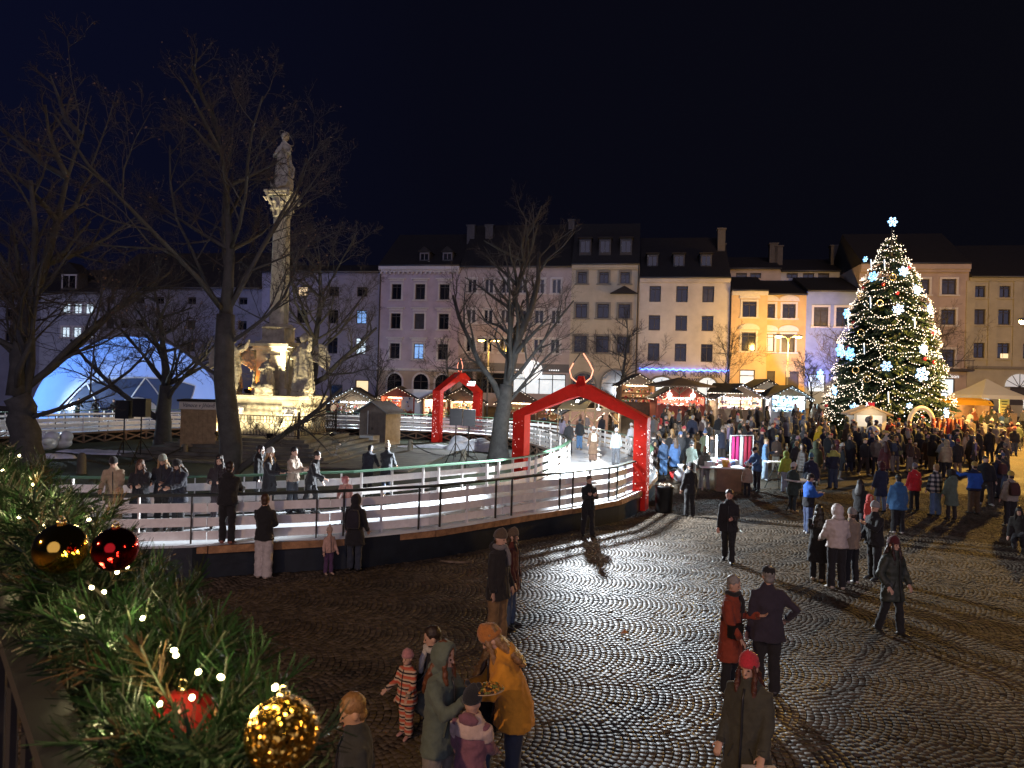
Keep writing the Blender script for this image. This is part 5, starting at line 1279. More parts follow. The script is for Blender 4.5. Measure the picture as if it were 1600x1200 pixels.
# white trailer with a faint logo ring
p = at(655, 67); tr = thing('white_trailer', 'white catering trailer with a faint round logo behind the rink', 'trailer', p, .1)
b = MB(); b.loft([[(x * w_, y, z) for x, y in ((-1, -.9), (1, -.9), (1, .9), (-1, .9))] for z, w_ in ((.5, 1.5), (.7, 1.62), (2.6, 1.55), (2.95, 1.35), (3.0, 1.2))]); b.build('body', mat('white_van_paint', (.62, .66, .72), .35), tr, world=False)
MB().tube([(.1 + .4 * math.cos(a), -.915, 2.0 + .22 * math.sin(a)) for a in [2 * PI * k / 16 for k in range(17)]], .018, 4).build('logo_ring', M_LETD, tr, world=False)
for x in (-.8, .8): MB().lathe([(.36, -.1), (.36, .1)], 14).xf(Matrix.Translation((x, -.8, .36)) @ Matrix.Rotation(PI / 2, 4, 'X')).build('wheel', mat('rubber', (.02, .02, .02), .8), tr, world=False)
# open timber shelter beside the track
p = at(931, 49); sh = thing('timber_shelter', 'open timber shelter with braced posts lit by a bare bulb, behind the big arch', 'shelter', p, math.radians(4))
W2, H2, E2, D2 = 1.75, 3.55, 2.35, 4.2
for y in (0, D2):
    for x in (-W2, 0, W2): MB().box((x, y, E2 / 2), (.14, .14, E2)).build('post', M_WOODL, sh, world=False)
    for sx in (1, -1):
        MB().bar((sx * W2, y - .02, E2 - .8), (sx * (W2 - .75), y - .02, E2 - .06), .09, .09).build('brace', M_WOODL, sh, world=False); MB().bar((0, y - .02, E2 - .8), (sx * .75, y - .02, E2 - .06), .09, .09).build('brace', M_WOODL, sh, world=False)
        MB().bar((sx * (W2 + .3), y - .05, E2 - .12), (0, y - .05, H2 - .12), .1, .14).build('rafter', M_WOODL, sh, world=False)
    MB().box((0, y - .04, E2 + .05), (2 * W2 + .5, .12, .14)).build('tie_beam', M_WOODL, sh, world=False); MB().box((0, y - .03, (E2 + H2) / 2), (.12, .1, H2 - E2 - .3)).build('king_post', M_WOODL, sh, world=False)
for sx in (1, -1): MB().add([(0, -.8, H2), (sx * (W2 + .7), -.8, E2 - .3), (sx * (W2 + .7), D2 + .5, E2 - .3), (0, D2 + .5, H2), (0, -.8, H2 + .1), (sx * (W2 + .7), -.8, E2 - .2), (sx * (W2 + .7), D2 + .5, E2 - .2), (0, D2 + .5, H2 + .1)], [(0, 1, 2, 3), (4, 7, 6, 5), (0, 4, 5, 1), (1, 5, 6, 2), (2, 6, 7, 3)]).build('roof', M_SROOF, sh, world=False)
for i in range(14): MB().box((0, D2 - .2, .1 + .17 * i), (2 * W2, .04, .16)).build('wall_board', mat('brown_wall_boards', (.20, .11, .08), .75, vary=.2), sh, world=False)
q = (0.35, .6, E2 + .1); MB().ball(q, .13, 10, 8).tube([(q[0], q[1], q[2] + .1), (q[0], q[1], H2 - .2)], .012, 4).build('bulb', mat('globe_cold', (.9, .9, .9), .4, emit=(.95, .98, 1), estr=10., sample=False), sh, world=False)
lamp('POINT', 'shelter_light', p + Vector((.35, .55, E2 - .15)), 330, (1, .93, .84), .13)
P_ = [(sx * (W2 + .9) * i / 16, -.9, H2 + .25 - (H2 - E2 + .3) * i / 16 + random.gauss(0, .03)) for sx in (1, -1) for i in range(17)]; bulbs('string_lights', P_, .035, M_BULB, sh)
p = at(893, 47.5); aw = thing('canvas_awning', 'pale yellow canvas awning stretched left of the timber shelter', 'awning', p, 0)
MB().add([(-.9, 0, 2.75), (1.0, 0, 2.75), (1.6, 1.5, 3.4), (-.3, 1.5, 3.3), (-.9, 0, 2.8), (1.0, 0, 2.8), (1.6, 1.5, 3.45), (-.3, 1.5, 3.35)], [(3, 2, 1, 0), (4, 5, 6, 7), (0, 1, 5, 4), (1, 2, 6, 5), (2, 3, 7, 6), (3, 0, 4, 7)]).build('canopy', mat('cream_canvas', (.55, .48, .30), .8, translucent=.3), aw, world=False)
for x in (-.85, .95): MB().tube([(x, .05, 0), (x, .05, 2.76)], .035, 6).build('post', M_WOODL, aw, world=False)
# white pop-up tent, yellow awning stall at the right
p = at(1541, 60); tn = thing('popup_tent', 'white pointed pop-up tent lit from inside at the right', 'tent', p, .1)
MB().lathe([(2.75, 2.15), (2.75, 2.45), (1.3, 3.1), (.05, 3.85)], 4, rot=PI / 4).build('canopy', mat('white_canvas', (.62, .61, .6), .7, translucent=.25), tn, world=False)
for x in (-1.85, 1.85):
    for y in (-1.85, 1.85): MB().box((x, y, 1.1), (.06, .06, 2.2)).build('leg', M_POLE, tn, world=False)
MB().box((0, 1.85, 1.1), (3.7, .03, 2.1)).build('back_sheet', mat('white_canvas', (.62, .61, .6), .7), tn, world=False)
MB().box((1.35, -.4, 1.5), (.9, .05, 1.3)).build('menu_board', mat('yellow_menu', (.6, .45, .08), .6, emit=(1, .72, .15), estr=.35, sample=False), tn, world=False)
b = MB()
for k in range(5): b.box((1.35, -.43, 1.0 + .24 * k), (.55 - .1 * (k % 2), .01, .07))
b.build('menu_print', M_LETD, tn, world=False); MB().box((0, -1.2, .5), (3.2, .6, 1.0)).build('counter', M_WOODL, tn, world=False)
lamp('POINT', 'tent_light', p + Vector((-.5, 0, 2.0)), 230, (.85, .93, 1), .2)
p = at(1500, 54); ys = thing('awning_stall', 'low stall under a rounded yellow lit awning beside the white tent', 'market stall', p, 0)
b = MB(); b.loft([[(-2.0 * k, y, z), (2.0 * k, y, z), (2.0 * k, y + .05, z + .05), (-2.0 * k, y + .05, z + .05)] for y, z, k in ((-1.0, 1.95, 1), (-.6, 2.25, 1), (0, 2.4, .98), (.8, 2.45, .95))]); b.build('awning', mat('yellow_canvas', (.62, .36, .04), .7, translucent=.35), ys, world=False)
MB().box((0, .9, 1.2), (3.6, .06, 2.3)).box((-1.75, 0, 1.1), (.08, 1.7, 2.2)).box((1.75, 0, 1.1), (.08, 1.7, 2.2)).box((0, -.6, .5), (3.5, .08, 1.0)).build('wall', M_WOOD, ys, world=False)
lamp('POINT', 'awning_light', p + Vector((0, 0, 1.95)), 150, (1, .72, .3), .2)
# hut below the Christmas tree
p = at(1361, 43.4); hu = thing('nativity_hut', 'small white fronted hut with a pitched roof at the foot of the Christmas tree', 'hut', p, -.12)
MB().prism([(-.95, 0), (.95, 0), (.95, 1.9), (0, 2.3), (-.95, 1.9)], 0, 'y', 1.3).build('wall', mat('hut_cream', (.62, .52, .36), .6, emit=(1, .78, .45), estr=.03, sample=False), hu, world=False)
MB().box((-.05, -.02, 1.45), (1.5, .03, .7)).build('sign_board', mat('hut_sign', (.75, .7, .6), .6, emit=(1, .92, .75), estr=.35, sample=False), hu, world=False)
MB().lathe([(.22, 0), (.22, .012)], 18).xf(Matrix.Translation((-.1, -.04, 1.52)) @ Matrix.Rotation(PI / 2, 4, 'X')).build('emblem', M_LETD, hu, world=False)
MB().box((-.05, -.015, .72), (1.3, .03, .45)).build('opening', M_GLASS, hu, world=False)
for sx in (1, -1): MB().add([(0, -.3, 2.3), (sx * 1.25, -.3, 1.78), (sx * 1.25, 1.5, 1.78), (0, 1.5, 2.3), (0, -.3, 2.4), (sx * 1.25, -.3, 1.88), (sx * 1.25, 1.5, 1.88), (0, 1.5, 2.4)], [(0, 1, 2, 3), (4, 7, 6, 5), (0, 4, 5, 1), (1, 5, 6, 2), (2, 6, 7, 3)]).build('roof', M_WOODL, hu, world=False)
MB().box((.1, .3, 2.45), (.4, .3, .3)).build('roof_ornament', M_RB, hu, world=False)
lamp('POINT', 'hut_light', p + Vector((-.1, -.9, 1.9)), 16, (1, .85, .6), .15)
# inflatable snowman
p = at(1366, 36); sn = thing('snowman', 'tall white inflatable snowman rising above the crowd near the hut', 'snowman', p, sc=.82)
b = MB(); b.ball((0, 0, .55), (.52, .48, .6), 16, 10); b.ball((0, 0, 1.3), (.46, .42, .48), 16, 10); o = b.build('body', mat('white_inflatable', (.72, .70, .66), .5), sn, True, world=False); remesh(o, .06, 2)
MB().ball((0, 0, 1.95), (.40, .38, .36), 16, 10).build('head', mat('white_inflatable', (.72, .70, .66), .5), sn, True, world=False)
b = MB(); b.tube([(.42, -.2, 1.35), (.6, -.4, 1.0)], .11, 8, round_=True); b.tube([(-.42, -.2, 1.35), (-.6, -.4, 1.0)], .11, 8, round_=True); b.build('arm', mat('white_inflatable', (.72, .70, .66), .5), sn, True, world=False)
MB().tube([(0, -.36, 1.95), (0, -.62, 1.92)], [.07, .01], 8).build('nose', mat('goods_orange', (.7, .25, .03), .5), sn, world=False)
# lit arch and rust coloured drape standing right of the hut
p = at(1441, 42); b = MB().tube([(p.x + .72 * math.cos(PI * k / 14), p.y, p.z + 1.5 + .95 * math.sin(PI * k / 14)) for k in range(15)], .13, 8); b.tube([(p.x - .72, p.y, p.z), (p.x - .72, p.y, p.z + 1.5)], .12, 8); b.tube([(p.x + .72, p.y, p.z), (p.x + .72, p.y, p.z + 1.5)], .12, 8)
tag(b.build('photo_arch', mat('lit_cream_arch', (.7, .55, .35), .5, emit=(1, .72, .38), estr=.3, sample=False), smooth=True), 'glowing cream rounded arch in the crowd right of the hut', 'photo arch')
p = at(1482, 40); dr = thing('draped_rack', 'rack draped with rust and red cloths in the crowd right of the tree', 'cloth rack', p)
for i in range(7):
    b = MB(); x = -.75 + i * .25; b.loft([[(x + w_ * a, .08 * math.sin(i + z) + .05 * c, z) for a, c in ((-1, 0), (0, 1), (1, 0), (0, -1))] for z, w_ in ((.3, .15), (1.2, .12), (2.0, .11))]); b.build('cloth', mat('rust_cloth' if i % 3 else 'red_cloth', (.36, .12, .05) if i % 3 else (.42, .05, .04), .85), dr, True, world=False)
MB().tube([(-.9, 0, 0), (-.9, 0, 2.05), (.9, 0, 2.05), (.9, 0, 0)], .03, 6).build('frame', M_WOODL, dr, world=False)

# ------------------------------------------------------------------ sales table and small things in the crowd
p = GT(1139, 769); tb = thing('sales_table', 'brown panelled sales table heaped with white goods under fluorescent tubes', 'table', p, -.12)
MB().box((0, .35, .45), (.95, .6, .9)).build('front_panel', mat('brown_laminate', (.22, .12, .06), .6, vary=.2), tb, world=False)
MB().box((-.25, 1.2, .93), (1.7, 2.4, .05)).build('table_top', M_PAPER, tb, world=False)
for x, y in ((-1.0, .2), (-1.0, 2.3), (.5, 2.3)): MB().box((x, y, .45), (.05, .05, .9)).build('leg', M_POLE, tb, world=False)
for i, (x, y, h_) in enumerate(((-.55, 2.2, 1.0), (-.15, 2.25, 1.05))): MB().tube([(x, y, 1.0), (x, y, 1.0 + h_)], .035, 6, round_=True).build('fluorescent_tube', mat('fluorescent', (.9, .9, .9), .4, emit=(.80, .92, 1.0), estr=10., sample=False), tb, world=False)
lamp('POINT', 'table_light', p + Vector((.2, 1.6, 2.15)), 330, (.68, .86, 1.0), .12)
R_ = random.Random(3); b = MB()
for i in range(46):
    x, y = R_.uniform(-1.0, .45), R_.uniform(.2, 2.2); s_ = R_.uniform(.08, .2); b.k = R_.choice((0, 0, 0, 5, 6, 3))
    (b.box((x, y, .955 + s_ * .5), (s_ * 1.3, s_, s_), R_.uniform(0, 3)) if R_.random() < .6 else b.ball((x, y, .955 + s_ * .5), s_ * .55, 8, 5))
o = b.build('goods', M_STUFF, tb, world=False); o['kind'] = 'stuff'
def pail(name, lab, loc, r, h, m, cat):
    t = thing(name, lab, cat, loc); MB().lathe([(r * .8, 0), (r, h), (r * .92, h), (r * .74, .02)], 14).build('shell', m, t, True, world=False)
    MB().tube([(r * math.cos(a), 0, h + r * .7 * math.sin(a)) for a in [PI * k / 8 for k in range(9)]], .008, 4).build('handle', M_POLE, t, world=False); return t
M_OR = mat('orange_plastic', (.62, .10, .03), .4)
pail('bucket', 'yellow bucket standing on the brown sales table', p + Vector((-.05, .35, .955)), .16, .26, mat('yellow_plastic', (.65, .36, .05), .4), 'bucket')
q = GT(1125, 764); b = thing('crate_stack', 'stack of three orange tubs beside the sales table', 'tubs', q)
for k in range(3): MB().lathe([(.17, 0), (.22, .24), (.2, .26)], 12, (0, 0, .26 * k)).build('tub', M_OR, b, True, world=False)
q = GT(1053, 748); pail('pot', 'red pot on the ground beside the white plastic bags', q, .2, .3, mat('red_plastic', (.5, .03, .03), .4), 'pot')
for k, (px, py, lab) in enumerate(((1063, 752, 'white plastic carrier bag by the red pot'), (1077, 752, 'fuller white plastic carrier bag beside the other'))):
    q = GT(px, py); b = MB(); b.loft([[(w_ * math.cos(a) * (1 + .15 * math.sin(3 * a + k)), w_ * .7 * math.sin(a), z) for a in [2 * PI * j / 12 for j in range(12)]] for z, w_ in ((0, .2), (.12, .28), (.35, .27), (.5, .14), (.62, .10), (.75, .16))]); b.v = [tuple(Vector(v) + q) for v in b.v]
    tag(b.build('plastic_bag', mat('white_polythene', (.68, .72, .78), .4, translucent=.2, bump=.4, bscale=12), smooth=True), lab, 'bag', 'white carrier bags')
q = GT(1158, 742); rk = thing('clothes_rack', 'white framed rack hung with magenta and red cloth', 'clothes rack', q, .5)
MB().tube([(-.7, 0, 0), (-.7, 0, 1.75), (.7, 0, 1.75), (.7, 0, 0)], .03, 6).build('frame', M_WHITE, rk, world=False)
for i, c in enumerate(((.42, .02, .12), (.45, .02, .14), (.7, .7, .7), (.40, .03, .06), (.42, .02, .05))): MB().loft([[(-.5 + .25 * i + w_ * a, .06 * cc, z) for a, cc in ((-1, 0), (0, 1), (1, 0), (0, -1))] for z, w_ in ((.35, .13), (1.0, .12), (1.7, .10))]).build('garment', mat('garment_%d' % i, c, .85), rk, True, world=False)
q = GT(1037, 800); bn = thing('litter_bin', 'black cylindrical litter bin with rubbish on top at the arch foot', 'litter bin', q)
MB().lathe([(.27, 0), (.29, .05), (.30, .8), (.33, .84), (.33, .9), (.2, .92)], 18).build('drum', mat('black_metal', (.012, .012, .013), .45, .3), bn, True, world=False)
b = MB(); R_ = random.Random(9)
for i in range(14): b.ball((R_.uniform(-.2, .2), R_.uniform(-.2, .2), .94), R_.uniform(.04, .08), 6, 4)
o = b.build('rubbish', mat('crumpled_paper', (.5, .42, .32), .8), bn, world=False); o['kind'] = 'stuff'
def high_table(lab, px, py, rz=0.):
    q = GT(px, py); t = thing('standing_table', lab, 'standing table', q, rz, 'standing tables in the crowd')
    MB().box((0, 0, 1.08), (.8, .6, .04)).build('table_top', M_PAPER, t, world=False)
    for a in (.5, 2.6, 4.7): MB().tube([(0, 0, 1.05), (.42 * math.cos(a), .42 * math.sin(a), 0)], .018, 5).build('leg', M_IRON, t, world=False)
high_table('white topped standing table left of the yellow hooded boy', 1212, 764); high_table('standing table in front of the yellow hooded boy', 1248, 800, .4); high_table('standing table behind the blue capped man at the cloth rack', 1186, 700)
q = GT(1124, 704); dk = thing('bench_table', 'dark beer table with benches in the crowd', 'table', q, .5)
MB().box((0, 0, .76), (2.2, .6, .05)).build('table_top', M_WOOD, dk, world=False)
for sy in (-.6, .6): MB().box((0, sy, .45), (2.2, .26, .05)).build('bench', M_WOODL, dk, world=False)
for x in (-.8, .8): MB().box((x, 0, .37), (.06, 1.4, .06)).box((x, 0, .37), (.06, .5, .72)).build('leg', M_IRON, dk, world=False)
# scrap of litter on the setts
q = GT(976, 992); tag(MB().add([(q.x - .07, q.y - .03, .02), (q.x + .02, q.y - .05, .05), (q.x + .09, q.y, .02), (q.x + .03, q.y + .06, .06), (q.x - .05, q.y + .05, .03), (q.x, q.y, .10)], [(0, 1, 5), (1, 2, 5), (2, 3, 5), (3, 4, 5), (4, 0, 5), (4, 3, 2, 1, 0)]).build('litter_scrap', mat('orange_scrap', (.55, .20, .06), .6)), 'crumpled orange scrap of litter lying alone on the setts', 'litter')
# ------------------------------------------------------------------ the balcony rail and its fir garland, close to the viewer
M_FIR = mat('tinsel_needle', (.014, .042, .012), .5, isl=.6, spec=.3)
M_FIRD = mat('tinsel_needle_brown', (.11, .065, .025), .5, isl=.4)
RA, RB = W(130, 1260, .66), W(-60, 770, 1.85)
rd = (RB - RA)
rail = thing('balcony_rail', 'dark metal balcony railing beside a stone ledge at the lower left', 'railing', RA, 0)
M_RAILM = mat('dark_painted_rail', (.05, .05, .055), .3, .3, vary=.2)
side = rd.cross(Vector((0, 0, 1))).normalized()
A0, B0 = RA - rd * .3, RB + rd * .2
MB().bar(A0, B0, .045, .02).build('top_rail', M_RAILM, rail)
MB().bar(A0 - side * .07 - Vector((0, 0, .03)), B0 - side * .07 - Vector((0, 0, .03)), .016, .03).build('rail_bar', M_RAILM, rail)
MB().bar(A0 - Vector((0, 0, .75)), B0 - Vector((0, 0, .75)), .03, .03).build('bottom_rail', M_RAILM, rail)
n = 16
for i in range(n): q = A0 + (B0 - A0) * ((i + .5) / n); MB().tube([q - Vector((0, 0, .74)), q - Vector((0, 0, .012))], .008, 6).build('bar', M_RAILM, rail)
MB().bar(A0 + side * .075 - Vector((0, 0, .055)), B0 + side * .075 - Vector((0, 0, .055)), .065, .035).build('timber_rail', mat('varnished_rail', (.22, .12, .07), .4, vary=.3, vscale=20), rail)
MB().bar(A0 + side * .16 - Vector((0, 0, .16)), B0 + side * .16 - Vector((0, 0, .16)), .10, .05).build('stone_ledge', mat('grey_ledge', (.28, .26, .24), .6, vary=.3, vscale=12), rail)
gpx = [(375, 1290, .64), (305, 1155, .76), (228, 1050, .90), (178, 960, 1.04), (100, 880, 1.22), (40, 810, 1.47), (-25, 752, 1.82), (-110, 705, 2.3)]
GP = [W(*q) for q in gpx]
def gcurve(f):
    x = f * (len(GP) - 1); i = min(len(GP) - 2, int(x)); return GP[i] + (GP[i + 1] - GP[i]) * (x - i), (GP[i + 1] - GP[i]).normalized()
gar = thing('fir_garland', 'thick artificial fir garland with warm white lights along the balcony rail', 'garland', GP[3])
BPX = [(95, 857, 1.04, .040), (180, 858, 1.0, .034), (441, 1146, .64, .034)]
def blocked(p):                      # needles leave the baubles free
    if p.y < .5: return True
    x, y = to_px(p)
    return any(math.hypot(x - bx, y - by) < FPX * r / d + 34 / d and p.y < d + .02 for bx, by, d, r in BPX)
R_ = random.Random(21); Vg, Qg, Mi, stems, tips = [], [], [], [], []
for i in range(820):
    f = R_.random() ** .85; q, tt = gcurve(f)
    s0 = Vector((R_.gauss(0, 1), R_.gauss(0, 1), R_.gauss(0, 1))); out = (s0 - tt * s0.dot(tt)).normalized()
    d = (tt * R_.uniform(-.8, .5) + out * R_.uniform(.6, 1.1)).normalized(); L = R_.uniform(.055, .105) * (1 + .35 * (R_.random() < .10))
    k = 6; pts = [q + out * R_.uniform(0, .03)]
    for j in range(k): d = (d + Vector((R_.gauss(0, .08), R_.gauss(0, .08), R_.gauss(0, .08) + .015))).normalized(); pts.append(pts[-1] + d * L / k)
    if any(blocked(z) for z in pts): continue
    stems += [(tuple(a), tuple(b), .0016, .0016) for a, b in zip(pts, pts[1:])]; tips.append((pts[-2], f))
    brown = R_.random() < .07
    nn = int(L / .0021)
    for m in range(nn):
        g = .12 + .86 * m / nn; x = g * k; j = min(k - 1, int(x)); c = pts[j] + (pts[j + 1] - pts[j]) * (x - j); td = (pts[j + 1] - pts[j]).normalized()
        r0 = Vector((R_.gauss(0, 1), R_.gauss(0, 1), R_.gauss(0, 1))); rad = (r0 - td * r0.dot(td)).normalized()
        nd = (td * R_.uniform(.45, .9) + rad).normalized(); nl = R_.uniform(.026, .042) * (1 if g < .85 else .8); wv = nd.cross(td).normalized() * R_.uniform(.0009, .0014)
        bend_ = td * nl * .12
        o = len(Vg); Vg += [tuple(c - wv), tuple(c + wv), tuple(c + nd * nl + bend_ + wv * .5), tuple(c + nd * nl + bend_ - wv * .5)]; Qg.append((o, o + 1, o + 2, o + 3)); Mi.append(1 if brown else 0)
me = npmesh('needles', np.array(Vg) - np.array(gar.location), Qg, [M_FIR, M_FIRD], Mi); o = inst('needles', me, gar); o['kind'] = 'stuff'
me = seg_mesh('stems', [(tuple(Vector(a) - gar.location), tuple(Vector(b) - gar.location), r, s) for a, b, r, s in stems], 4, mat('twisted_wire', (.05, .06, .03), .5)); o = inst('stems', me, gar); o['kind'] = 'stuff'
core = [gcurve(i / 40)[0] + Vector((R_.gauss(0, .012), 0, R_.gauss(0, .012))) for i in range(41)]
MB().tube(core, .004, 6).build('light_cord', mat('green_cord', (.015, .03, .012), .5), gar)
M_LED = mat('garland_led', (.9, .9, .8), .3, emit=(1.0, .88, .46), estr=16., sample=False)
led = MB().ball((0, 0, 0), (.0045, .0045, .006), 8, 6).mesh('led_bulb', M_LED)
bpx = [(30, 712, 1.75), (4, 735, 1.6), (52, 757, 1.5), (48, 784, 1.4), (30, 808, 1.35), (92, 786, 1.4), (97, 800, 1.35), (94, 790, 1.38), (139, 812, 1.2), (143, 918, .98), (183, 894, 1.02), (199, 885, 1.05), (128, 965, .92), (163, 925, .95), (178, 1017, .88),
       (223, 966, .9), (272, 1016, .78), (310, 1050, .72), (275, 1024, .76), (430, 1074, .64), (345, 1058, .7), (128, 840, 1.2), (300, 1090, .7), (250, 1100, .74), (400, 1120, .66), (175, 1150, .74), (70, 820, 1.3), (15, 770, 1.55)]
for px, py, d in bpx:
    p = W(px, py, d); o = inst('led_bulb', led, gar, p - gar.location, (R_.uniform(0, 3), R_.uniform(0, 3), 0), .6)
    lamp('POINT', 'garland_glow', p + Vector((0, -.012, .012)), .085, (1, .86, .42), .006)
def bauble(lab, px, py, d, r, m):
    p = W(px, py, d); t = thing('bauble', lab, 'bauble', p, 0, 'large baubles on the garland')
    MB().ball((0, 0, 0), r, 40, 26).build('ball', m, t, True, world=False)
    MB().lathe([(r * .17, r * .97), (r * .18, r * 1.12), (r * .08, r * 1.14)], 14).build('cap', M_GR, t, True, world=False)
    MB().tube([(r * .1 * math.cos(a), 0, r * 1.2 + r * .1 * math.sin(a)) for a in [2 * PI * k / 10 for k in range(11)]], r * .02, 5).build('hanger', M_GR, t, world=False)
M_GOLDB = mat('mirror_gold', (.72, .42, .06), .06, 1.); M_REDB = mat('mirror_red', (.42, .012, .012), .07, 1.)
M_REDM = mat('satin_red', (.42, .02, .02), .28, coat=.3)
M_GLIT = mat('gold_glitter', (.70, .40, .07), .2, 1.)
n_, l_ = M_GLIT.node_tree.nodes, M_GLIT.node_tree.links; v_ = n_.new('ShaderNodeTexVoronoi'); v_.inputs['Scale'].default_value = 420; t_c = n_.new('ShaderNodeTexCoord'); l_.new(t_c.outputs['Object'], v_.inputs['Vector'])
ge_ = n_.new('ShaderNodeNewGeometry'); a_ = n_.new('ShaderNodeVectorMath'); a_.operation = 'MULTIPLY_ADD'; a_.inputs[1].default_value = (1.3,) * 3; a_.inputs[2].default_value = (-.65,) * 3; l_.new(v_.outputs['Color'], a_.inputs[0])
b_ = n_.new('ShaderNodeVectorMath'); b_.operation = 'ADD'; l_.new(a_.outputs[0], b_.inputs[0]); l_.new(ge_.outputs['Normal'], b_.inputs[1]); c_ = n_.new('ShaderNodeVectorMath'); c_.operation = 'NORMALIZE'; l_.new(b_.outputs[0], c_.inputs[0]); l_.new(c_.outputs[0], n_['Principled BSDF'].inputs['Normal'])
bauble('mirror gold bauble on the garland, beside a dark red one', 95, 857, 1.04, .037, M_GOLDB)
bauble('dark mirror red bauble right of the gold one', 180, 858, 1.0, .031, M_REDB)
bauble('satin red bauble half sunk in the needles near the bottom', 284, 1140, .80, .044, M_REDM)
bauble('glittering gold bauble, nearest and lowest on the garland', 441, 1146, .64, .033, M_GLIT)
# ------------------------------------------------------------------ people
C_CLOTH = mat('woven_cloth', objcol=True, rough=.88, vary=.18, vscale=9, bump=.35, bscale=26, sheen=.15)
C_PUFF = mat('quilted_puffer', objcol=True, rough=.62, vary=.12, vscale=8, bump=.2, bscale=18, quilt=2.6)
C_KNIT = mat('knitted_wool', objcol=True, rough=.95, vary=.2, vscale=40, bump=.5, bscale=90, sheen=.3)
C_SKIN = mat('skin', objcol=True, rough=.5, vary=.06, vscale=20)
C_HAIR = mat('hair', objcol=True, rough=.45, vary=.35, vscale=30, bump=.4, bscale=60)
C_SHOE = mat('shoe_leather', objcol=True, rough=.5, vary=.1)
C_EYE = mat('eye_dark', (.02, .015, .012), .2)
C_LIP = mat('lip', (.35, .12, .10), .5)
SKIN = (.58, .36, .26)
BLK = (.012, .012, .014)

HANDS = {}
def arm_pts(sh, sx, flex, abd, elb, inn):
    f, a = math.radians(flex), math.radians(abd)
    up = Vector((sx * math.sin(a), -math.sin(f) * math.cos(a), -math.cos(f) * math.cos(a)))
    f2, a2 = math.radians(flex + elb), math.radians(abd - inn)
    fo = Vector((sx * math.sin(a2), -math.sin(f2) * math.cos(a2), -math.cos(f2) * math.cos(a2)))
    el = sh + up * .29; wr = el + fo * .25
    return el, wr, fo

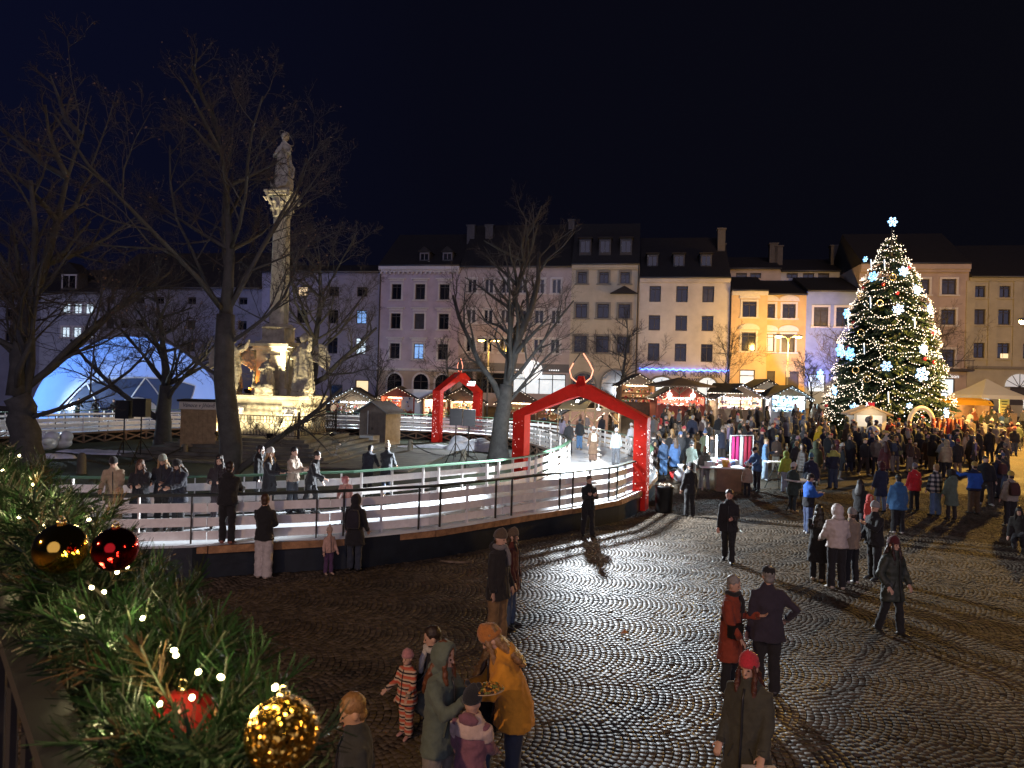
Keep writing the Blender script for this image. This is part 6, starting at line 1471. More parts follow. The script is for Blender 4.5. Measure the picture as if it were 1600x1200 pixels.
def person(label, pos, face=180, h=1.72, coat=BLK, hem=.78, puff=0, legs=(.014, .014, .018), wide=0., shoes=(.03, .03, .03),
           hat=None, hatc=BLK, hair='short', hairc=(.03, .02, .015), skin=SKIN, armA=(6, 12, 14, 6), armB=(6, 12, 14, 6),
           legA=(2, 2), legB=(-2, 2), lean=0., nod=4., turn=0., pack=None, bag=None, scarf=None, det=2, group=None, fat=1.,
           coatm=None, legm=None, hood=False, hoodc=None, child=0, crouch=False, skates=False, cat='person', furc=(.05, .035, .025), yoke=None):
    sc = h / 1.75
    t = thing('person', label, cat, pos, math.radians(face), group, sc)
    V_C = (.04, .028, .018)[det]; V_B = (.026, .016, .0105)[det]
    lr = math.radians(lean)
    def bend(p):
        p = Vector(p); a = lr * sstep(.8, 1.15, p.z)
        if a == 0: return p
        dy, dz = p.y, p.z - .93
        return Vector((p.x, dy * math.cos(a) - dz * math.sin(a), .93 + dz * math.cos(a) + dy * math.sin(a)))
    # legs
    L = []
    for sx, (sw, kn) in ((1, legA), (-1, legB)):
        a, b = math.radians(sw), math.radians(sw - kn)
        hip = Vector((sx * .088, 0, .90)); kne = hip + Vector((sx * .01, -math.sin(a) * .42, -math.cos(a) * .42))
        ank = kne + Vector((sx * .005, -math.sin(b) * .41, -math.cos(b) * .41)); L.append((sx, hip, kne, ank, b))
    dz = min(q[3].z for q in L) - .08 - (.05 if skates else 0)
    sh3 = Vector((0, 0, -dz))
    # skin body, one surface
    hs = 1.0 + .24 * child
    nb = bend((0, 0, 1.49)) + sh3
    MH = Matrix.Translation(nb) @ Matrix.Rotation(lr * .55 + math.radians(nod), 4, 'X') @ Matrix.Rotation(math.radians(turn), 4, 'Z') @ Matrix.Diagonal((hs, hs, hs, 1))
    b = MB()
    prof = [(.0, .03, .035, -.035), (.012, .046, .055, -.022), (.04, .058, .072, -.012), (.08, .069, .086, 0), (.12, .075, .095, 0),
            (.165, .077, .098, .004), (.21, .067, .085, .006), (.24, .042, .052, .006), (.252, .015, .02, .006)]
    s0 = len(b.v)
    b.loft([[(rx * math.cos(2 * PI * j / 14), yo + ry * math.sin(2 * PI * j / 14), z) for j in range(14)] for z, rx, ry, yo in prof])
    b.tube([(0, -.088, .125), (0, -.106, .092)], [.011, .016], 6, round_=True)
    b.ball((0, -.082, .045), (.026, .014, .014), 6, 4)
    for sx in (1, -1): b.ball((sx * .079, .008, .112), (.012, .022, .032), 6, 5)
    b.xf(MH, s0)
    b.tube([MH @ Vector((0, .012, .05)), nb + Vector((0, .01, -.06))], [.055, .062], 10)
    b.tube([bend((0, 0, 1.46)) + sh3, bend((0, 0, 1.2)) + sh3, Vector((0, 0, .93)) + sh3], [.07, .09, .09], 8)
    arms = []
    for sx, A in ((1, armA), (-1, armB)):
        s = Vector((sx * .160, .005, 1.375)); el, wr, fo = arm_pts(s, sx, *A)
        s, el2, wr2 = [bend(q) + sh3 for q in (s, el, wr)]
        if lean and abs(lean) > 1:
            s = bend(Vector((sx * .160, .005, 1.375))) + sh3
            R = Matrix.Rotation(lr * .6, 3, 'X'); el2 = s + R @ (el - Vector((sx * .160, .005, 1.375)))
            wr2 = s + R @ (wr - Vector((sx * .160, .005, 1.375))); fo = R @ fo
        arms.append((sx, s, el2, wr2, fo))
        b.tube([bend((0, 0, 1.38)) + sh3, s, el2, wr2], [.05, .04, .034, .028], 8)
        # hand: palm, four bent fingers, thumb
        lat = Vector((0, 1, 0)).cross(fo); lat = lat.normalized() if lat.length > .2 else Vector((1, 0, 0))
        nr = fo.cross(lat).normalized()
        if nr.y < 0 and abs(fo.z) > .7: pass
        pc = wr2 + fo * .045
        b.loft([[q + lat * (w * math.cos(k)) + nr * (th * math.sin(k)) for k in [2 * PI * j / 8 for j in range(8)]]
                for q, w, th in ((wr2 - fo * .01, .026, .022), (pc, .040, .018), (wr2 + fo * .09, .040, .014), (wr2 + fo * .098, .03, .01))])
        if det == 2:
            for i, ln in enumerate((.062, .074, .070, .054)):
                o = wr2 + fo * .088 + lat * (.0315 - .021 * i)
                m1 = o + fo * ln * .5 + nr * .006 * sx; m2 = o + fo * ln * .88 + nr * .026
                b.tube([o, m1, m2], [.0098, .009, .0075], 6, round_=True)
            o = wr2 + fo * .03 + lat * .034
            b.tube([o, o + lat * .026 + fo * .03, o + lat * .028 + fo * .062 + nr * .01], [.012, .0105, .008], 6, round_=True)
        else:
            b.ball(wr2 + fo * .115, (.03, .03, .03), 6, 5)
    for sx, hip, kne, ank, bb in L: b.tube([Vector((0, 0, .93)) + sh3, hip + sh3, kne + sh3, ank + sh3], [.06, .055, .045, .036], 8)
    o = b.build('body', C_SKIN, t, world=False, color=skin); remesh(o, V_B, 3)
    if det == 2:
        e = MB()
        for sx in (1, -1): e.ball((sx * .031, -.084, .124), (.013, .011, .008), 8, 5)
        e.xf(MH); e.build('eyes', C_EYE, t, True, world=False)
        e = MB().ball((0, -.095, .046), (.020, .006, .005), 8, 4); e.xf(MH); e.build('mouth', C_LIP, t, True, world=False)
    # coat
    c = MB(); fl = max(0, .95 - hem) * .10
    rs = [(hem, .200 * fat + fl, .150 * fat + fl * .8)]
    if hem < .7: rs.append(((hem + .92) / 2, .198 * fat + fl * .5, .150 * fat + fl * .4))
    rs += [(.92, .194 * fat, .148 * fat), (1.06, .172 * fat, .132 * fat), (1.2, .182 * fat, .135 * fat), (1.33, .188 * fat, .132), (1.40, .158, .116), (1.445, .115, .098), (1.50, .078, .082), (1.535, .074, .08)]
    def ringat(z, rx, ry):
        yo = -.012 * (z > 1.45); off = Vector((0, 0, 0))
        if z < .9:
            mid = (L[0][2] + L[1][2]) / 2; k = (.9 - z) / .42; off = Vector((mid.x, mid.y, 0)) * min(1., k) * .8
        return [bend(Vector((rx * math.cos(2 * PI * j / 18), yo + ry * math.sin(2 * PI * j / 18), z)) + off) + sh3 for j in range(18)]
    c.loft([ringat(*r) for r in rs])
    thick = .012 if puff else 0.
    for sx, s, el, wr, fo in arms:
        i = s + (bend((0, 0, 1.34)) + sh3 - s) * .35
        c.tube([i, s, s + (el - s) * .5, el, el + (wr - el) * .5, wr + fo * .01],
               [.08, .078 + thick, .07 + thick, .064 + thick, .058 + thick, .05 + thick * .6], 10, round_=False)
    if hood: c.ball(nb + Vector((0, .095, -.015)), (.135, .065, .075), 10, 6)
    o = c.build('coat', coatm or (C_PUFF if puff else C_CLOTH), t, world=False, color=coat)
    remesh(o, V_C, 3 if det else 2, .046 if det else 0, .11)
    if det == 2:
        zz = [z for z in np.linspace(hem + .03, 1.43, 9)]; rz_ = [r[0] for r in rs]; fr = []
        for z in zz: fr.append(bend(Vector((0, -np.interp(z, rz_, [r[2] for r in rs]) - .016, z))) + sh3)
        m = MB(); m.tube(fr, .009, 5); m.build('zip', mat('zip_teeth', (.05, .05, .055), .4, .5), t, True, world=False)
        for sx in (1, -1):
            z = min(.98, hem + .30); q = bend(Vector((sx * .105, -np.interp(z, rz_, [r[2] for r in rs]) * .86 - .012, z))) + sh3
            m = MB(); m.bar(q - Vector((sx * .03, -.012, -.07)), q + Vector((sx * .03, .012, -.07)), .02, .012); m.build('pocket', C_CLOTH, t, world=False, color=tuple(k * .55 for k in coat))
        for sx, s, el, wr, fo in arms:
            m = MB(); m.tube([wr - fo * .035, wr + fo * .012], [.056 + thick * .5, .05 + thick * .5], 10); m.build('cuff', C_KNIT, t, True, world=False, color=tuple(k * .6 for k in coat))
    if yoke:                                            # pale shoulder panel over the coat
        c = MB(); c.loft([[Vector((q[0] * 1.05, q[1] * 1.05, q[2] + .004)) for q in ringat(z, rx + .012, ry + .014)] for z, rx, ry in ((1.27, .188, .135), (1.33, .19, .135), (1.40, .16, .12), (1.45, .12, .1), (1.51, .082, .088))])
        for sx, s, el, wr, fo in arms: c.tube([s, s + (el - s) * .55], [.098, .088], 10)
        remesh(c.build('shoulder_panel', C_CLOTH, t, world=False, color=yoke), V_C, 3, .02, .09)
    # trousers
    c = MB(); r1, r2, r3 = .096 + wide * .012, .072 + wide * .028, .064 + wide * .036
    c.loft([[Vector((rx * math.cos(2 * PI * j / 14), ry * math.sin(2 * PI * j / 14), z)) + sh3 for j in range(14)] for z, rx, ry in ((.84, .13, .10), (.9, .165, .125), (1.0, .16, .12))])
    for sx, hip, kne, ank, bb in L:
        c.tube([hip + sh3, (hip + kne) / 2 + sh3, kne + sh3, (kne + ank) / 2 + sh3, ank + sh3 + Vector((0, 0, -.03))], [r1, (r1 + r2) / 2 + .008, r2, (r2 + r3) / 2 + .006, r3], 10)
    o = c.build('trousers', legm or C_CLOTH, t, world=False, color=legs); remesh(o, V_C, 3 if det else 2, .04 if det else 0, .10)
    for sx, hip, kne, ank, bb in L:
        c = MB(); R = Matrix.Rotation(sx * .15, 3, 'Z') @ Matrix.Rotation(-bb * .7, 3, 'X')
        zs = [(.075, .038, -.035), (.045, .044, -.045), (-.04, .044, -.05), (-.12, .046, -.056), (-.17, .038, -.062), (-.195, .018, -.066)]
        hs_ = [.05, .09, .085, .06, .045, .03]
        c.loft([[R @ Vector((w * math.cos(k), y, zb - .02 + (hh * (1 + math.sin(k)) / 2))) for k in [2 * PI * j / 10 for j in range(10)]] for (y, w, zb), hh in zip(zs, hs_)])
        if skates: c.box((0, -.05, -.105), (.008, .28, .05), M=R.to_4x4())
        c.v = [tuple(Vector(p) + ank + sh3) for p in c.v]
        c.build('skate' if skates else 'shoe', C_SHOE, t, True, world=False, color=shoes)
    # head wear and hair
    def head_part(nm, m, mm, col, vox=None, sm=2):
        m.xf(MH); o = m.build(nm, mm, t, True, world=False, color=col)
        if vox: remesh(o, vox, sm, (.03 if nm == 'hair' and hair == 'long' else .012) if det == 2 else 0, .05)
        return o
    hv = V_C * .62
    if hair and hat not in ('hood', 'furhood') or hair == 'long':
        m = MB()
        if hat in (None, 'cap') or hair == 'long': m.ball((0, .016, .172), (.088, .105, .102), 12, 8)
        m.ball((0, .045, .085), (.074, .06, .06), 10, 6)
        if hair == 'long':
            m.loft([[(rx * math.cos(2 * PI * j / 12), yo + ry * math.sin(2 * PI * j / 12), z) for j in range(12)] for z, rx, ry, yo in
                    ((.16, .085, .07, .03), (.06, .095, .06, .045), (-.05, .12, .055, .075), (-.16, .125, .05, .10), (-.27, .09, .035, .11))])
            for sx in (1, -1): m.tube([(sx * .07, -.05, .16), (sx * .082, -.055, .06), (sx * .085, -.095, -.06), (sx * .075, -.12, -.2)], [.022, .026, .03, .018], 8, round_=True)
        if hair == 'bun': m.ball((0, .1, .2), (.045, .045, .045), 8, 6)
        if hair == 'beard': m.ball((0, -.052, .03), (.05, .048, .045), 8, 6)
        head_part('hair', m, C_HAIR, hairc, hv)
    if hat in ('beanie', 'pompom', 'ears'):
        m = MB().loft([[(rx * math.cos(2 * PI * j / 16), .008 + ry * math.sin(2 * PI * j / 16), z + .012 * math.sin(2 * PI * j / 16) * -1) for j in range(16)] for z, rx, ry in
                       ((.135, .086, .106), (.14, .094, .114), (.175, .095, .115), (.18, .089, .109), (.215, .086, .104), (.25, .068, .082), (.278, .036, .044), (.288, .01, .012))])
        if hat == 'ears':
            for sx in (1, -1): m.ball((sx * .06, .0, .285), (.032, .02, .03), 8, 5)
        if hat != 'pompom': head_part('beanie', m, C_KNIT, hatc)
        else:
            head_part('beanie', m, C_KNIT, hatc); head_part('pompom', MB().ball((0, .01, .315), (.042, .042, .04), 10, 7), C_KNIT, tuple(min(1, c * 1.25) for c in hatc))
    elif hat == 'cap':
        m = MB().loft([[(rx * math.cos(2 * PI * j / 16), .008 + ry * math.sin(2 * PI * j / 16), z) for j in range(16)] for z, rx, ry in
                       ((.165, .088, .108), (.2, .09, .11), (.235, .08, .098), (.262, .04, .05), (.268, .01, .012))])
        m.prism([(-.075, -.07), (.075, -.07), (.06, -.15), (0, -.172), (-.06, -.15)], .168, 'z', .012)
        head_part('cap', m, C_CLOTH, hatc)
    elif hat in ('hood', 'furhood'):
        m = MB().loft([[(rx * math.cos(2 * PI * j / 16), y, .125 + rz * math.sin(2 * PI * j / 16)) for j in range(16)] for y, rx, rz in
                       ((-.07, .088, .122), (-.075, .102, .14), (-.04, .118, .152), (.03, .12, .15), (.085, .095, .125), (.125, .055, .075), (.138, .015, .02))])
        m.ball((0, .045, -.01), (.115, .1, .075), 10, 6)
        head_part('hood', m, C_PUFF if puff else C_CLOTH, hoodc or coat, hv, 3)
        if hat == 'furhood':
            m = MB(); pts = [(.112 * math.cos(a), -.07, .12 + .15 * math.sin(a)) for a in [2 * PI * k / 14 for k in range(15)]]
            m.tube(pts, [.034 + .008 * (k % 2) for k in range(15)], 7); head_part('fur_trim', m, C_HAIR, furc)
    elif hat == 'helmet':
        m = MB().ball((0, .012, .165), (.115, .13, .12), 14, 9)
        for sx in (1, -1): m.ball((sx * .08, .01, .285), (.035, .03, .03), 8, 6)
        head_part('helmet', m, mat('helmet_shell', objcol=True, rough=.3), hatc)
    if scarf:
        m = MB(); pts = [(.088 * math.cos(a), -.012 + .092 * math.sin(a), .0 + .01 * math.sin(3 * a)) for a in [2 * PI * k / 14 for k in range(15)]]
        m.tube(pts, .036, 8); m.tube([(.03, -.10, -.01), (.05, -.145, -.12), (.055, -.155, -.26)], [.034, .036, .03], 8, round_=True)
        m.v = [tuple(nb + Vector(p)) for p in m.v]; m.build('scarf', C_KNIT, t, True, world=False, color=scarf)
    if pack:
        m = MB(); m.loft([[bend(Vector((x, y + .135, z))) + sh3 for x, y in ((-w, 0), (w, 0), (w, d), (w * .8, d + .02), (-w * .8, d + .02), (-w, d))]
                          for z, w, d in ((1.0, .12, .08), (1.03, .14, .12), (1.15, .145, .13), (1.3, .135, .11), (1.39, .11, .08), (1.42, .08, .04))])
        for sx in (1, -1): m.tube([bend(q) + sh3 for q in ((sx * .09, .14, 1.38), (sx * .105, .02, 1.455), (sx * .115, -.12, 1.36), (sx * .15, -.09, 1.15))], .018, 6)
        m.build('backpack', C_CLOTH, t, False, world=False, color=pack)
    if bag:
        col, sx, z = bag
        m = MB(); m.box((sx * .16, -.12, z), (.24, .09, .18), .35 * sx); m.box((sx * .16, -.12 - .004, z + .05), (.245, .098, .09), .35 * sx)
        m.tube([(sx * .2, -.05, z + .1), (0, -.15, 1.25), (-sx * .11, -.06, 1.455), (-sx * .02, .13, 1.35), (sx * .2, .08, z + .12)], .011, 5)
        m.v = [tuple(bend(p) + sh3) for p in m.v]; m.build('shoulder_bag', C_SHOE, t, world=False, color=col)
    HANDS[t.name] = [a[3] + a[4] * .09 for a in arms]
    return t
def hands_of(t):                                        # palm positions in the scene: left, right
    hv = HANDS[t.name]
    M = wmat(t); return [M @ x for x in hv]
def dup_person(src, label, pos, face, h, cols, group=None):
    r = src.copy(); COL.objects.link(r); r.location = pos; r.rotation_euler = (0, 0, math.radians(face))
    g_ = h / 1.75 * random.uniform(.95, 1.16); r.scale = (g_, g_, h / 1.75); r.rotation_euler = (random.gauss(0, .03), random.gauss(0, .03), math.radians(face)); r['label'] = label
    if group: r['group'] = group
    for ch in src.children:
        c = ch.copy(); COL.objects.link(c); c.parent = r
        k = ch.name.split('.')[0]
        if k in cols: c.color = (*cols[k], 1)
        elif k in ('beanie', 'pompom', 'hood', 'cap') and 'hat' in cols: c.color = (*cols['hat'], 1)
        elif k in ('shoe', 'skate') and 'shoe' in cols: c.color = (*cols['shoe'], 1)
    return r
# ------------------------------------------------------------------ the people one can tell apart
def hp(px, top, h): p = G(px, top, h); p.z = 0; return p
def dk(px, py): return G(px, py, DZ)
NAVY, GREY, BROWN, BEIGE, OLIVE = (.016, .02, .04), (.16, .16, .17), (.10, .05, .025), (.42, .33, .24), (.05, .06, .03)
JEANS, DJEANS, KHAKI, CREAM = (.07, .11, .19), (.02, .03, .06), (.23, .16, .09), (.62, .56, .48)
BLOND, DBRN, GREYH = (.32, .19, .08), (.05, .028, .015), (.24, .23, .22)
M_PLAID = mat('plaid_flannel', (.5, .5, .5), .9)
def plaid(m):
    n, l = m.node_tree.nodes, m.node_tree.links; tc = n.new('ShaderNodeTexCoord'); b = n['Principled BSDF']; cols = []
    sp = n.new('ShaderNodeSeparateXYZ'); l.new(tc.outputs['Object'], sp.inputs[0]); fs = []
    for ax in ('X', 'Z'):
        mu = n.new('ShaderNodeMath'); mu.operation = 'MULTIPLY'; mu.inputs[1].default_value = 42; l.new(sp.outputs[ax], mu.inputs[0])
        si = n.new('ShaderNodeMath'); si.operation = 'SINE'; l.new(mu.outputs[0], si.inputs[0]); gt = n.new('ShaderNodeMath'); gt.operation = 'GREATER_THAN'; gt.inputs[1].default_value = 0; l.new(si.outputs[0], gt.inputs[0]); fs.append(gt)
    ad = n.new('ShaderNodeMath'); ad.operation = 'ADD'; l.new(fs[0].outputs[0], ad.inputs[0]); l.new(fs[1].outputs[0], ad.inputs[1])
    cr = n.new('ShaderNodeValToRGB'); cr.color_ramp.interpolation = 'CONSTANT'; cr.color_ramp.elements[0].color = (.015, .015, .02, 1); cr.color_ramp.elements[1].position = .75; cr.color_ramp.elements[1].color = (.5, .48, .44, 1)
    e = cr.color_ramp.elements.new(.3); e.color = (.10, .11, .12, 1)
    di = n.new('ShaderNodeMath'); di.operation = 'DIVIDE'; di.inputs[1].default_value = 2; l.new(ad.outputs[0], di.inputs[0]); l.new(di.outputs[0], cr.inputs[0]); l.new(cr.outputs[0], b.inputs['Base Color'])
plaid(M_PLAID)
def bands(name, cols, freq, axis='Z', off=0.):
    m = mat(name, cols[0], .9); n, l = m.node_tree.nodes, m.node_tree.links; tc = n.new('ShaderNodeTexCoord'); b = n['Principled BSDF']
    sp = n.new('ShaderNodeSeparateXYZ'); l.new(tc.outputs['Object'], sp.inputs[0]); mu = n.new('ShaderNodeMath'); mu.operation = 'MULTIPLY_ADD'; mu.inputs[1].default_value = freq; mu.inputs[2].default_value = off; l.new(sp.outputs[axis], mu.inputs[0])
    fr = n.new('ShaderNodeMath'); fr.operation = 'FRACT'; l.new(mu.outputs[0], fr.inputs[0]); cr = n.new('ShaderNodeValToRGB'); cr.color_ramp.interpolation = 'CONSTANT'; l.new(fr.outputs[0], cr.inputs[0])
    cr.color_ramp.elements[0].color = (*cols[0], 1); cr.color_ramp.elements[1].color = (*cols[-1], 1); cr.color_ramp.elements[1].position = (len(cols) - 1) / len(cols)
    for i, c in enumerate(cols[1:-1]): e = cr.color_ramp.elements.new((i + 1) / len(cols)); e.color = (*c, 1)
    l.new(cr.outputs[0], b.inputs['Base Color']); return m
M_STRIPE = bands('striped_fleece', [(.55, .10, .06), (.6, .45, .32), (.03, .02, .025), (.6, .45, .32), (.55, .16, .08)], 6.2)
M_BLUEYOKE = bands('royal_blue_jacket', [(.015, .02, .05), (.02, .09, .42)], 1.0, 'Z', .62)
P = person
# --- nearest group round the plate of food
pG = P('woman in a sage green hooded jacket with long auburn hair holding a plate of food', hp(692, 1003, 1.72), 62, 1.72, (.105, .135, .105), .70, 0, (.22, .20, .17), .9, (.3, .28, .25), hat='hood', hair='long', hairc=(.14, .05, .022), armA=(40, 4, 92, 34), armB=(38, 6, 94, 24), nod=10, turn=6, fat=1.04)
h = hands_of(pG); c = (h[0] + h[1]) / 2; ca = math.radians(62); c = c + Vector((math.sin(ca), -math.cos(ca), 0)) * .10 + Vector((0, 0, .045))
pl = thing('food_plate', 'oval tray of golden fried food held by the woman in sage green', 'plate of food', c, .3)
MB().lathe([(.10, -.012), (.165, .006), (.168, .012), (.10, -.004)], 24, sx=1.05, sy=.8).build('tray', mat('paper_tray', (.5, .38, .25), .7), pl, True, world=False)
R_ = random.Random(4); b = MB()
for k in range(150): a, r = R_.uniform(0, 6.28), .15 * math.sqrt(R_.random()); b.k = R_.choice((0, 0, 1, 2)); b.ball((r * 1.05 * math.cos(a), r * .8 * math.sin(a), .012 + .035 * (1 - r / .16) + R_.uniform(0, .012)), (R_.uniform(.012, .024), R_.uniform(.008, .014), R_.uniform(.006, .012)), 6, 4, Matrix.Rotation(R_.uniform(0, 3), 3, 'Z'))
o = b.build('food', [mat('fried_gold', (.55, .26, .04), .5), mat('fried_brown', (.26, .09, .02), .5), mat('food_green', (.16, .18, .04), .5)], pl, True, world=False); o['kind'] = 'stuff'
P('person in a mustard yellow winter jacket and orange beanie, bent over their hands', hp(806, 1004, 1.60), -82, 1.83, (.60, .265, .022), .76, 0, (.020, .03, .055), .1, hat='beanie', hatc=(.42, .16, .035), hair='long', hairc=(.26, .15, .07), armA=(34, 4, 66, 26), armB=(34, 4, 66, 26), lean=17, nod=26, hood=True, fat=1.26, skin=(.6, .38, .27))
P('person in a black coat and jeans behind the mauve hooded child', hp(764, 1006, 1.45), 100, 1.46, BLK, .70, 0, (.06, .08, .12), .1, hair='long', hairc=(.12, .07, .035), nod=14, armA=(20, 4, 60, 20), armB=(20, 4, 60, 20))
P('child in a mauve jacket with a cream hood and black eared hat, seen from behind', hp(738, 1080, 1.41), 160, 1.40, (.20, .085, .12), .66, 0, (.05, .05, .07), .2, hat='ears', hatc=(.012, .014, .02), hair=None, yoke=(.52, .40, .36), child=.7, armA=(12, 8, 25, 6), armB=(20, 6, 40, 10), hood=True, hoodc=None)
P('crouching dark haired bearded man in a black jacket holding the striped toddler', G(690, 1132, 0), -80, 1.76, BLK, .80, 0, (.10, .11, .09), .2, hair='beard', hairc=(.03, .018, .012), scarf=(.5, .48, .44), armA=(40, 6, 30, 10), armB=(34, 6, 30, 12), legA=(88, 150), legB=(70, 140), lean=12, nod=6)
P('toddler in a red, white and black striped suit and pink beanie', G(634, 1150, 0), -35, .98, (.5, .4, .3), .70, 0, (.5, .4, .3), .7, (.45, .25, .22), hat='beanie', hatc=(.48, .22, .23), hair=None, coatm=M_STRIPE, legm=M_STRIPE, child=1.0, fat=1.2, armA=(20, 18, 40, 6), armB=(20, 18, 40, 6))
P('blond haired person in a black jacket at the bottom, turned left', hp(560, 1084, 1.74), -70, 1.74, (.03, .033, .03), .72, 0, BLK, .2, hair='short', hairc=(.30, .16, .055), skin=(.62, .36, .2), nod=18, fat=1.05)
# --- pair by the reflection
P('man in a black parka, brown beanie and khaki trousers before the wet reflection', G(776, 1006, 0), 58, 1.84, (.018, .016, .016), .70, 0, (.21, .125, .055), .55, hat='beanie', hatc=(.10, .07, .045), hair='beard', hairc=(.05, .03, .02), scarf=(.18, .17, .17), armA=(4, 10, 14, 4), armB=(2, 9, 10, 4), nod=8, fat=1.08, hood=True)
P('woman in a dark red coat and beanie half hidden behind the man in khaki trousers', G(796, 980, 0), 80, 1.70, (.10, .022, .016), .66, 0, JEANS, .15, hat='beanie', hatc=(.12, .085, .055), hair='long', hairc=DBRN, nod=6)
# --- right foreground
P('grey haired woman in a rust red coat with a black shoulder bag', G(1140, 1082, 0), 52, 1.62, (.26, .042, .018), .50, 0, BLK, .1, hair='short', hairc=GREYH, scarf=(.015, .014, .016), bag=((.012, .012, .012), -1, .98), nod=10, armA=(26, 6, 80, 14), armB=(10, 8, 30, 10), fat=1.06)
P('man in a dark violet jacket and black cap seen from behind, elbow out', G(1196, 1084, 0), 172, 1.76, (.030, .024, .040), .74, 0, (.014, .013, .016), .3, hat='cap', hatc=BLK, hair='short', hairc=GREYH, armA=(-4, 10, 18, 4), armB=(-14, 46, 62, 62), fat=1.16, nod=2)
pw = P('woman in a red beanie with long curly brown hair and an olive coat', hp(1172, 1017, 1.72), -42, 1.70, (.055, .055, .040), .52, 0, (.25, .19, .13), .6, hat='beanie', hatc=(.55, .03, .05), hair='long', hairc=(.09, .03, .02), armA=(10, 10, 30, 6), armB=(6, 8, 20, 4), nod=8, fat=1.08)
q = hands_of(pw)[0]; tag(MB().loft([[q + Vector((x, y, z)) for x, y in ((-w_, -.05), (w_, -.05), (w_, .05), (-w_, .05))] for z, w_ in ((-.40, .14), (-.2, .15), (-.02, .15))]).build('paper_bag', mat('white_paper_bag', (.7, .67, .62), .7, bump=.5, bscale=14)), 'white paper bag carried by the woman in the red beanie', 'bag')
P('woman in a dark green padded coat and maroon beanie, hands in pockets', G(1392, 992, 0), 22, 1.72, (.035, .045, .036), .62, 1, BLK, .05, (.02, .018, .016), hat='beanie', hatc=(.085, .012, .018), hair='long', hairc=(.03, .012, .012), armA=(-4, 26, 42, 34), armB=(-4, 26, 42, 34), legA=(10, 4), legB=(-8, 10))
gp = 'group standing with the white padded jacket'
P('person in a white padded jacket with the hood up, seen from behind', GT(1306, 921), 180, 1.82, (.58, .51, .47), .86, 1, (.016, .016, .02), .3, (.5, .45, .38), hat='hood', fat=1.15, armA=(14, 14, 50, 20), armB=(14, 14, 50, 20))
P('person in a long black coat and beige shoes left of the white padded jacket', GT(1277, 908), 150, 1.70, BLK, .45, 0, BLK, .1, (.45, .35, .24), hair='long', hairc=(.02, .014, .01), hat=None, armA=(16, 4, 60, 20), nod=10)
P('grey beanie wearer with a beige top between white jacket and black jacket', GT(1329, 912), 200, 1.66, (.30, .23, .16), .82, 0, BLK, .2, (.5, .45, .4), hat='beanie', hatc=(.26, .25, .23), hair='short', hairc=DBRN)
P('man in a black jacket and grey beanie carrying a red hooded child', GT(1365, 905), -72, 1.76, BLK, .78, 0, BLK, .3, hat='beanie', hatc=(.27, .27, .27), armA=(40, 10, 80, 30), armB=(8, 10, 30, 6), fat=1.14, nod=4)
pc_ = GT(1356, 885); pc_.z += .78; P('small red hooded child held on the black jacketed man\'s arm', pc_, 10, .95, (.50, .06, .045), .70, 0, (.4, .05, .05), .4, hat='hood', child=1., det=1, fat=1.15)
P('man in a black jacket with reddish face walking, bag in hand', GT(1137, 879), -24, 1.80, (.015, .014, .016), .76, 0, (.016, .016, .018), .25, BLK, hair='short', hairc=(.045, .03, .025), skin=(.56, .28, .20), legA=(14, 4), legB=(-14, 14), armA=(20, 8, 70, 26), armB=(2, 8, 12, 4), fat=1.08)
P('person all in black with a bag standing near the litter bin', GT(1077, 807), 196, 1.78, BLK, .74, 0, BLK, .2, BLK, hat='beanie', hatc=BLK, bag=(BLK, -1, .95))
P('man in black leaning on the outer rink fence, arms crossed', GT(918, 838), 14, 1.72, (.013, .013, .014), .78, 0, BLK, .2, BLK, hair='short', hairc=(.05, .03, .02), armA=(30, 6, 96, 58), armB=(30, 6, 96, 58), nod=10, legA=(8, 0), legB=(-6, 4))
P('boy in a black jacket and pale baggy trousers standing below the rink', GT(411, 904), 172, 1.76, (.012, .012, .013), .80, 0, (.50, .46, .44), 1.0, (.5, .4, .32), hair='short', hairc=(.06, .028, .014), armA=(22, 4, 60, 30), armB=(22, 4, 60, 30), nod=2, turn=10)
P('person in a black padded jacket standing on the rink ledge holding the fence', G(354, 850, DZ), 186, 1.72, (.012, .012, .014), .84, 0, BLK, .15, (.25, .09, .07), hair='short', hairc=(.02, .014, .012), hood=True, armA=(44, 8, 40, 12), armB=(44, 8, 40, 12), fat=1.12, lean=6)
P('woman in a long black coat with a small backpack at the fence', GT(553, 892), 178, 1.68, (.012, .012, .015), .60, 0, (.03, .04, .06), .15, BLK, hat='hood', pack=(.016, .014, .022), armA=(10, 12, 30, 8), armB=(10, 12, 30, 8))
P('toddler in a peach jacket, purple trousers and pompom beanie', GT(513, 897), 40, .98, (.52, .33, .26), .84, 0, (.085, .04, .10), .35, (.5, .36, .26), hat='pompom', hatc=(.46, .34, .26), child=1., fat=1.15, armA=(8, 14, 20, 4), armB=(8, 14, 20, 4))
